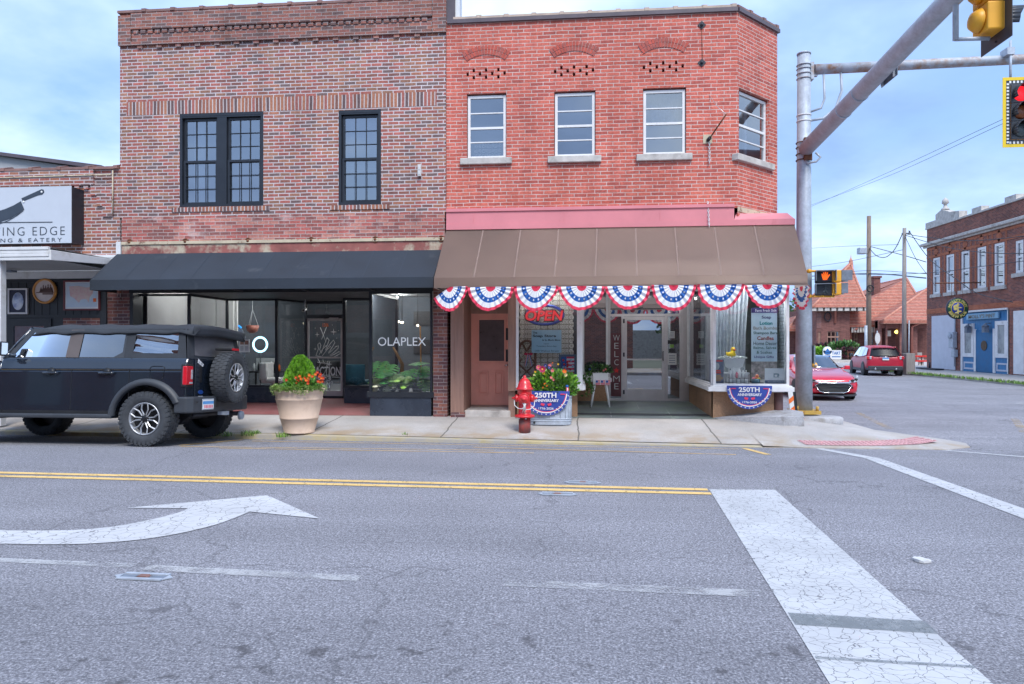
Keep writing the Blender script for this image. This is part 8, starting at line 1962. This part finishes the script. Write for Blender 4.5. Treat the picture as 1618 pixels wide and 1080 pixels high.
b=MB();b.tube([(XB,cy_+0.2,cz_+Rs+.85),(XB-2.6,cy_-.2,cz_+Rs+.80)],.04,6);b.tube([(hxs-.3,cy_,cz_+Rs-.02),(hxs-.3,cy_-.02,cz_+Rs+.82)],.012,4);b.tube([(hxs+.3,cy_,cz_+Rs-.02),(hxs+.3,cy_+.02,cz_+Rs+.83)],.012,4)
tag(b.build('sign_bar',M['rust']),'rusty iron bar carrying the round pub sign','bracket')
b=MB();q=QB(1489,540)[0];b.box(XB-1.0,XB-.5,-q-1.2,-q+1.2,-.14,-.06);b.tube([(XB-.75,-q,-.06),(XB-.75,-q,.3)],.05,6);tag(b.build('bar_stand',M['iron']),'low dark bar stand on the pavement before the pale panel','stand')

# ------------------------------------------------------------------ railway station at the end of the street
YS=74.0
def S_(u,v,y=YS):return P(u,v,y)
tiles=None
def tile_mat():
    m,t,b=newmat('red_clay_tiles');p=pos(t);sp=nd(t,'ShaderNodeSeparateXYZ');t.links.new(p,sp.inputs[0])
    row=math_n(t,'FRACT',math_n(t,'DIVIDE',sp.outputs[2],.34));wob=noise(t,p,1.1,3.0)
    c=ramp(t,noise(t,p,2.2,5.0),[(.3,(.30,.098,.066)),(.7,(.45,.16,.11))])
    c=mixc(t,mapr(t,row,0.80,0.93),c,(.50,.28,.21));c=mixc(t,mapr(t,row,0.0,.16,.8,0),c,(.16,.05,.035))  # pale highlight painted at the top of each tile row, dark line below
    wn=nd(t,'ShaderNodeTexNoise',i_Scale=6.0,i_Detail=2.0);t.links.new(p,wn.inputs['Vector'])
    c=mixc(t,1.0,c,ramp(t,wn.outputs[0],[(.3,(.8,)*3),(.7,(1.2,)*3)]),'MULTIPLY')
    t.links.new(c,b.inputs['Base Color']);b.inputs['Roughness'].default_value=.8;return m
tiles=tile_mat();ridge_m=mat('ridge_tile',(.55,.24,.17),.8,var=.3,vs=3)
stn=thing('station','red brick railway station with clay tile roofs and a pointed turret','building',(S_(1380,540)[0],YS,-.3))
def hip(name,x0,x1,y0,y1,ze,ridge,drop=.35,par=stn):
    (ra_,rb_,zr)=ridge;b=MB();A,B_,C_,D=(x0,y0,ze),(x1,y0,ze),(x1,y1,ze),(x0,y1,ze);E_,F_=(ra_[0],ra_[1],zr),(rb_[0],rb_[1],zr)
    b.face([A,B_,F_,E_]);b.face([B_,C_,F_]);b.face([C_,D,E_,F_]);b.face([D,A,E_])
    b.face([A,B_,(x1,y0,ze-drop),(x0,y0,ze-drop)]);b.face([D,A,(x0,y0,ze-drop),(x0,y1,ze-drop)]);b.face([(x0,y0,ze-drop),(x1,y0,ze-drop),(x1,y1,ze-drop),(x0,y1,ze-drop)])
    o=b.build(name,tiles,par)
    b=MB();[b.tube([p,q],.13,5) for p,q in ((A,E_),(B_,F_),(E_,F_))];b.build('ridge_cap',ridge_m,o);return o
# turret
tx0,tx1=S_(1277,540)[0],S_(1369,540)[0];tcx_=S_(1338,540,YS+3)[0];zE=S_(1300,486)[1];zA=S_(1338,415,YS+2)[1];hw_=(tx1-tx0)/2;tmx=(tx0+tx1)/2
b=MB();nlev=7
def tring(f):   # concave bell roof: wide eaves, steep top
    r=hw_*((1-f) ** 1.08*.93+.07*(1-f) ** 4);z=zE+(zA-zE)*f;return [(lerp(tmx,tcx_,f)+sx_*r,YS-1+hw_+s2*r,z) for sx_,s2 in ((-1,-1),(1,-1),(1,1),(-1,1))]
for i in range(nlev):
    r0,r1=tring(i/nlev),tring((i+1)/nlev)
    for k in range(4):j=(k+1) % 4;b.face([r0[k],r0[j],r1[j],r1[k]])
b.face(tring(0));tr=b.build('turret_roof',tiles,stn)
b=MB();[b.tube([tring(i/nlev)[k] for i in range(nlev+1)],.12,5) for k in range(4)];b.lathe([(.25,-.5),(.2,.2),(.05,.5),(0,.9)],(tcx_,YS-1+hw_,zA),8);b.build('ridge_cap',ridge_m,tr)
b=MB()
for k in range(9):x=lerp(tx0+.3,tx1-.3,k/8);b.box(x-.22,x+.22,YS-.9,YS,zE-.35,zE-.02)
b.build('eaves_bracket',M['limestone'],stn)
wx0,wx1=S_(1290,540)[0],S_(1364,540)[0]
def stwall(name,x0,x1,y,z1,holes): 
    b=MB();T=lambda u,v,d:(u,y+d,v);holewall(b,T,x0,x1,-.5,z1,holes,.25);b.face([(x0,y,-.5),(x0,y+9,-.5),(x0,y+9,z1),(x0,y,z1)]);b.face([(x1,y,-.5),(x1,y+9,-.5),(x1,y+9,z1),(x1,y,z1)]);o=b.build(name,M['brick_station'],stn)
    for h in holes:
        b=MB();bars(b,T,h[0],h[1],h[2],h[3],.08,.2,.09);zz=lerp(h[2],h[3],.68);boxT(b,T,h[0],h[1],zz-.07,zz+.07,.05,.2)
        for q in (.33,.66):xx=lerp(h[0],h[1],q);boxT(b,T,xx-.03,xx+.03,h[2],h[3],.07,.2)
        w_=b.build('window',M['brown_wood'],stn);b=MB();b.face([T(h[0],h[2],.15),T(h[1],h[2],.15),T(h[1],h[3],.15),T(h[0],h[3],.15)]);b.build('pane',M['glass_car'],w_)
        b=MB();b.face([T(h[0],h[2],.24),T(h[1],h[2],.24),T(h[1],h[3],.24),T(h[0],h[3],.24)]);b.build('window_backing',M['dark_wall'],w_)
    return o
def sh(u0,v0,u1,v1,y=YS):a=P(u0,v1,y);c=P(u1,v0,y);return (a[0],c[0],a[1],c[1])
stwall('turret_wall',wx0,S_(1343,540)[0],YS,zE-.02,[sh(1307,523,1327,551),sh(1293,524,1297,551)])
b=MB();q=sh(1290.5,494,1297.5,518);b.box(q[0],q[1],YS-.03,YS,q[2],q[3]);b.build('recess_panel',M['brick_pier'],stn)
# main roof and wing
zM=S_(1330,511)[1]
b_=hip('main_roof',S_(1314,540)[0],S_(1480,540)[0],YS+.5,YS+16,zM,((S_(1384,540,YS+14)[0],YS+14),(S_(1432,540,YS+5)[0],YS+5),P(1432,439,YS+5)[1]))
zW=S_(1440,505,YS-3)[1]
hip('wing_roof',S_(1396,540,YS-3)[0],S_(1500,540,YS-3)[0],YS-3,YS+12,zW,((S_(1467,540,YS+3)[0],YS+3),(S_(1485,540,YS+3)[0],YS+3),P(1467,454,YS+3)[1]))
stwall('main_wall',S_(1344,540,YS+2)[0],S_(1480,540,YS+2)[0],YS+2,zM,[sh(1349,526,1356,556,YS+2),sh(1375,524,1383,556,YS+2)])
b=MB()
for u0_,u1_ in ((1386,1391.5),(1398,1401),(1420,1426),(1439,1448)):x0,x1=S_(u0_,540,YS-2)[0],S_(u1_,540,YS-2)[0];b.box(x0,x1,YS-2.2,YS-1.4,-.5,zW)
x0,x1=S_(1386,540,YS-2)[0],S_(1470,540,YS-2)[0];b.box(x0,x1,YS-2.1,YS-1.5,zW-.8,zW-.1);b.box(S_(1448,540,YS+1)[0],x1,YS+1,YS+1.3,-.5,zW);b.build('porch_piers',M['brick_station'],stn)
b=MB();x0,x1=S_(1344,540)[0],S_(1470,540)[0];b.box(x0,x1,YS+1.7,YS+1.98,-.5,.45);b.box(S_(1386,540,YS-2.3)[0],S_(1392,540,YS-2.3)[0],YS-2.4,YS-1.3,-.5,.5);b.box(wx0-.02,S_(1343,540)[0],YS-.1,YS,-.5,.35);b.build('stone_base',M['limestone'],stn)
b=MB();q=sh(1397,522,1404.5,531,YS-1);b.box(q[0],q[1],YS-1.45,YS-1.4,q[2],q[3]);b.build('notice_panel',M['offwhite'],stn)
for k in range(9): 
    x,z=P(1347+k*4.4,521,YS+.6);b=MB();b.box(x-.10,x+.10,YS+.6,YS+.7,z-.25,z+.30);b.build('eaves_bracket',M['limestone'],stn)
b=MB();x0,x1=S_(1375,540,YS+6)[0],S_(1385,540,YS+6)[0];b.box(x0,x1,YS+5,YS+6.2,3,P(1380,440,YS+6)[1]);b.box(x0-.12,x1+.12,YS+4.9,YS+6.3,P(1380,440,YS+6)[1],P(1380,437,YS+6)[1]);b.build('chimney',M['brick_station'],stn)
for u,v0,v1,y in ((1320,489,510,YS-.1),(1288,517,557,YS+.9),(1441,516,566,YS-2.3),(1344,524,556,YS+1)):
    b=MB();x=S_(u,540,y)[0];zz0,zz1=P(u,v1,y)[1],P(u,v0,y)[1];b.tube([(x+.5,y-.5,zz1+.35),(x,y,zz1),(x,y,zz0)],.12,6);b.build('downspout',M['copper_pipe'],stn)
b=MB();b.tube([(S_(1308+5*math.cos(a),500-7*math.sin(a),YS-.1)[0],YS-.12,S_(1308,500-7*math.sin(a),YS-.1)[1]) for a in [i*math.pi/8 for i in range(17)]],.06,4);b.build('wall_ornament',M['iron'],stn)
hip('side_roof',S_(1245,540,YS+4)[0],S_(1300,540,YS+4)[0],YS+3.5,YS+12,P(1280,518,YS+4)[1],((S_(1262,540,YS+7)[0],YS+7),(S_(1300,540,YS+7)[0],YS+7),P(1280,494,YS+7)[1]))
stwall('side_wall',S_(1247,540,YS+5)[0],S_(1291,540,YS+5)[0],YS+5,P(1280,519,YS+5)[1],[sh(1278.5,531,1284.5,539,YS+5)])
b=MB();[b.box(S_(u,540,YS+4.6)[0]-.08,S_(u,540,YS+4.6)[0]+.08,YS+4.6,YS+4.9,P(u,530,YS+4.6)[1],P(u,525,YS+4.6)[1]) for u in (1277,1281,1285,1288)];b.build('eaves_bracket',M['limestone'],stn)
x,z=P(1418,524,YS-1.6);b=MB();b.ball((x,YS-1.6,z),(.28,.25,.2),10);lo_=b.build('porch_lamp',emit('yellow_porch_lamp',(1.0,.7,.15),1.6),stn)
# START sign
t=thing('station_sign','white roadside sign with blue START lettering before the station','sign',(*P(1316,566,62)[:1],62,-.3));ysn=62.0
q=sh(1311,553,1329.5,567,ysn);bx(q[0],q[1],ysn,ysn+.12,q[2],q[3]).build('panel',M['white'],t)
b=MB();c0=P(1307.5,556,ysn);b.lathe([(0,0),(.36,0),(.36,.14),(0,.14)],(c0[0],ysn-.02,c0[1]+.12),20,axis='y');b.box(c0[0]-.36,c0[0]+.36,ysn-.02,ysn+.12,c0[1]-.7,c0[1]+.12);b.build('emblem_panel',M['white'],t)
ink2=mat('royal_blue_ink',(.03,.15,.42),.6);b=MB();b.prism([(c0[0]-.26,c0[1]-.02),(c0[0],c0[1]+.34),(c0[0]+.26,c0[1]-.02)],lambda p,q_,d:(p,d,q_),ysn-.04,ysn-.021);b.box(c0[0]-.2,c0[0]+.2,ysn-.04,ysn-.021,c0[1]-.2,c0[1]-.05);b.box(c0[0]-.22,c0[0]+.22,ysn-.04,ysn-.021,c0[1]-.6,c0[1]-.28);b.build('emblem',ink2,t)
text_mesh('START','lettering',ink2,t,*(lambda a:(a[0],a[1],a[2],a[3]))(sh(1312,555,1328,560,ysn)),ysn-.01,bold=.03)
b=MB();qq=sh(1312,562.5,1328,564,ysn);b.box(qq[0],qq[1],ysn-.01,ysn,qq[2],qq[3]);b.build('blue_bar',ink2,t);b=MB();b.box(q[0]-.6,q[1],ysn+.02,ysn+.3,-.35,q[2]);b.build('base',M['limestone'],t)
r6=random.Random(12)
def bush(label,u,v,y,rx,rz,mats,n=500,size=.30,cat='bush'):
    x,z=P(u,v,y);t=thing('bush',label,cat,(x,y,-.3));b=MB();leaf_cloud(b,(x,y,z),(rx,rx*.8,rz),n,size,r6,len(mats),up=.3);leaf_cloud(b,(x,y,z),(rx*.8,rx*.6,rz*.8),n // 2,size,r6,len(mats));b.build('foliage',mats,t);b=MB();b.tube([(x,y,-.35),(x,y,z)],.08,5);b.build('stem',M['bark'],t)
bush('bright lime green bush left of the START sign',1297,559,64,.85,.50,[M['green_arb'],M['green_yel']])
bush('clipped dark green hedge ball beneath the turret window',1333,552,68,1.4,.75,[M['green_leaf'],M['green_tree']],800)
bush('maroon leaved bush right of the START sign',1341,562,66,1.5,.70,[M['maroon'],M['maroon'],M['green_dark']],800)
bush('maroon leaved bush behind the START sign',1310,552,70,1.7,.55,[M['maroon'],M['maroon'],M['green_dark']],700)
bush('low maroon planting at the station corner',1285,560,70,1.6,.5,[M['maroon'],M['green_leaf']],500)
b=MB();x0,x1=P(1262,540,60)[0],P(1352,540,60)[0];b.box(x0,x1-2.2,60,60.4,-.5,-.02,0);b.box(x1-2.2,x1,60,60.4,-.5,.05,1);tag(b.build('planter_wall',[M['brick_station'],M['limestone']]),'low brick and stone planting wall before the station','low wall')
t=thing('handrail','thin metal handrail beside the maroon bush','handrail',(P(1345,540,61)[0],61,-.3));b=MB()
for u in (1340,1345,1349):x,z=P(u,556,61);b.tube([(x,61,-.3),(x,61,z)],.03,5)
xa_,za_=P(1338,556,61);xb2,zb2_=P(1350,556,61);b.tube([(xa_,61,za_),(xb2,61,zb2_)],.03,5);b.build('rails',M['rust'],t)
t=thing('picnic_table','red slatted bench set beside the grey block and pub','bench',(P(1455,540,56)[0],56,-.3));b=MB();x0,x1=P(1446,540,56)[0],P(1466,540,56)[0]
for v in (562.5,570):z=P(1455,v,56)[1];b.box(x0,x1,55.9,56.3,z-.06,z+.06)
b.build('slats',M['fl_red'],t);b=MB();[b.box(x-.1,x+.1,56.0,56.2,-.3,P(1455,563,56)[1]) for x in (x0+.4,x1-.4)];b.build('leg_frame',M['limestone'],t)
t=thing('road_sign','white oval sign on a thin post near the station porch','sign',(P(1386,540,58)[0],58,-.3));x,z=P(1386,534,58);b=MB();b.tube([(x,58,-.3),(x,58,z+.6)],.04,6);b.build('post',M['galv'],t);b=MB();b.lathe([(0,0),(.6,0),(.6,-.03)],(0,0,0),20,axis='y');b.xf(Matrix.Translation((x,57.93,z)) @ Matrix.Diagonal((.33,1,.75,1)));b.build('plate',M['offwhite'],t)
# trees behind the station
def tree(label,u,v,y,rx,rz,n,size,mats,trunk_z=-.8):
    x,z=P(u,v,y);t=thing('tree',label,'tree',(x,y,trunk_z));b=MB();rt=random.Random(int(u))
    for k in range(9):
        a=rt.random()*6.28;q=rt.random() ** .5*.62;c=(x+rx*q*math.cos(a),y+rx*q*math.sin(a)*.8,z+rz*rt.uniform(-.6,.62));s_=rt.uniform(.35,.55)
        leaf_cloud(b,c,(rx*s_,rx*s_,rz*s_*.8),n // 9,size,rt,len(mats),up=.3)
    b.build('crown',mats,t);b=MB();b.tube([(x,y,trunk_z),(x+.1,y,lerp(trunk_z,z,.6)),(x,y,z)],[.35,.22,.08],7)
    for k in range(5):a=k*1.3;b.tube([(x,y,lerp(trunk_z,z,.7)),(x+rx*.5*math.cos(a),y+rx*.4*math.sin(a),z+rz*.25)],[.10,.03],5)
    b.build('trunk',M['bark'],t)
gm=[M['green_tree'],M['green_leaf'],M['green_dark']]
tree('leafy tree rising behind the station roof beside the signal pole',1266,500,104,3.6,4.6,2200,.55,gm)
tree('dark tree low behind the station left end',1240,520,110,5.0,4.5,1500,.65,gm)
# ------------------------------------------------------------------ utility poles, block and wires
def upole(label,u,y,vtop,rad,m,extra=None):
    x,zt=P(u,vtop,y);t=thing('utility_pole',label,'utility pole',(x,y,-.3));b=MB();b.tube([(x,y,-.35),(x+.02,y,zt)],[rad,rad*.72],12);b.build('pole',m,t)
    if extra:extra(t,x,y,zt)
    return t
def ex1(t,x,y,zt):
    zq=P(1372,399,y)[1];xl_=P(1360,399,y)[0]
    b=MB();b.tube([(x,y,zq-.5),(xl_+.3,y-.2,zq)],.03,6);b.build('lamp_arm',M['galv'],t);b=MB();b.box(xl_-.28,xl_+.28,y-.5,y+.05,zq-.12,zq+.35);b.build('floodlight',M['galv'],t,bevel=.05)
    z_=P(1372,456,y)[1];b=MB();b.tube([(x+.24*math.cos(a),y-.28,z_+.24*math.sin(a)) for a in [i*math.pi/8 for i in range(17)]],.05,6);b.build('cable_coil',M['black'],t)
    b=MB();b.tube([(x-.25,y-.15,-.3),(x-.25,y-.15,P(1366,514,y)[1])],.11,8);b.build('riser_pipe',M['galv'],t)
upole('tall brown wooden utility pole with a floodlight before the station',1372.5,54,341,.20,M['wood_pole'],ex1)
def ex2(t,x,y,zt):
    b=MB();b.tube([(x+.25,y,-.2),(x+.28,y,P(1433,506,y)[1])],.035,6);b.build('riser_pipe',M['galv'],t);b=MB();b.box(x-.12,x+.35,y-.05,y+.05,zt-.35,zt-.28);b.lathe([(.05,0),(.05,.12)],(x+.3,y,zt-.28),8);b.build('insulator',M['grey_sig'],t)
Y2=42.0
upole('grey wooden utility pole next to the grey block at the far kerb',1428.5,Y2,360,.135,M['wood_pole2'],ex2)
x0,x1=P(1432,540,41)[0],P(1446.5,540,41)[0];b=MB();b.box(x0,x1,41,41.5,-.3,P(1440,558,41)[1]);tag(b.build('grey_block',M['wood_pole2'],bevel=.03),'upright weathered grey block between utility pole and red bench','block')
def wire(label,pts,r=.012):
    P3=[Vector((P(u,v,y)[0],y,P(u,v,y)[1])) for u,v,y in pts]
    out_=[]
    for i in range(len(P3)-1):
        p0=P3[max(0,i-1)];p1=P3[i];p2=P3[i+1];p3=P3[min(len(P3)-1,i+2)]
        for k in range(8):
            s_=k/8;out_.append(.5*((2*p1)+(p2-p0)*s_+(2*p0-5*p1+4*p2-p3)*s_ ** 2+(3*p1-p0-3*p2+p3)*s_ ** 3))
    out_.append(P3[-1]);tag(MB().tube(out_,r,5).build('power_line',M['iron']),label,'power line','overhead wires')
wire('upper sagging wire from the grey pole across the pub windows',[(1430,369,Y2),(1465,374.5,38),(1535,380,32),(1640,370,27)],.018)
wire('second wire from the grey pole crossing the pub windows',[(1430,371,Y2),(1490,389,37),(1560,399,31),(1640,400,27)],.018)
wire('lower wire crossing the pub upper windows',[(1264,425,60),(1354,433,56),(1463,431,38),(1540,422,33),(1640,409,28)],.016)
wire('thick cable from the pole behind the station to the pub',[(1264,437,62),(1372,432,54),(1463,439,40)],.035)
wire('thin cable passing the station turret towards the pub',[(1264,446,62),(1354,428,56),(1463,432,40)],.016)
wire('drooping loop between the two utility poles',[(1373,391,54),(1384,403,52),(1397,406.5,49),(1408,400,46),(1417,388,44),(1428,364,Y2)],.025)
wire('straight cable from the brown pole to the pub corner',[(1375,389,54),(1428,403,46),(1463,413.5,40)],.025)
wire('thin wire rising from behind the signal pole to the grey pole',[(1262,423,70),(1330,414.5,60),(1428,394,Y2)],.016)
wire('diagonal stay wire from the grey pole to the pub',[(1430,373,Y2),(1448,410,40),(1470,440,38),(1478,452,37)],.014)
wire('service wire slanting down across the pub front',[(1436,364,Y2),(1468,408,38),(1510,440,34),(1545,463,32),(1600,477,29)],.02)
wire('high thin wire crossing the sky to the upper right',[(1270,331,70),(1408,270,50),(1600,181,34),(1700,140,28)],.012)
wire('second high thin wire crossing the sky to the upper right',[(1275,326,72),(1408,276,50),(1600,188,34),(1700,150,28)],.012)
wire('nearly level thin wire beside the signal pole',[(1264,393,75),(1330,389,66),(1420,386,50)],.014)
# ------------------------------------------------------------------ the near side of the street, seen only in reflections
ob_=thing('brick_building','brick building across the street, mirrored in the shop glass','building',(-12,-6,0))
b=MB();b.box(-28,3.0,-16,-4.5,0,7.0);b.build('wall',M['brick_pub'],ob_)
b=MB();[b.box(x,x+1.4,-4.52,-4.46,.9,2.6) for x in (-24,-20.5,-17,-13.5,-10,-6.5,-3)];b.build('window',M['glass_car'],ob_)
tree('tree across the street mirrored in the shop door',809+300,480,20,2.6,2.2,900,.4,gm,0)
t=bpy.data.objects['tree.002'];t.location=(7.5,-13,0)
for i,(x,y,rx,rz,lab) in enumerate(((12,-22,5,3.2,'broad tree across the street right of the brick building'),(20,-24,5,3.5,'second broad tree across the street'),(28,-20,5,3.5,'far right tree across the street'))):
    tree(lab,1300+i,480,30,rx,rz,900,.7,gm,0);o=[q for q in S.objects if q.get('label') == lab][0];o.location=(x,y,0)
tag(MB().box(3.4,40,-30,-29.6,0,2.6).build('garden_wall',M['limestone']),'pale wall beyond the trees across the street','wall')
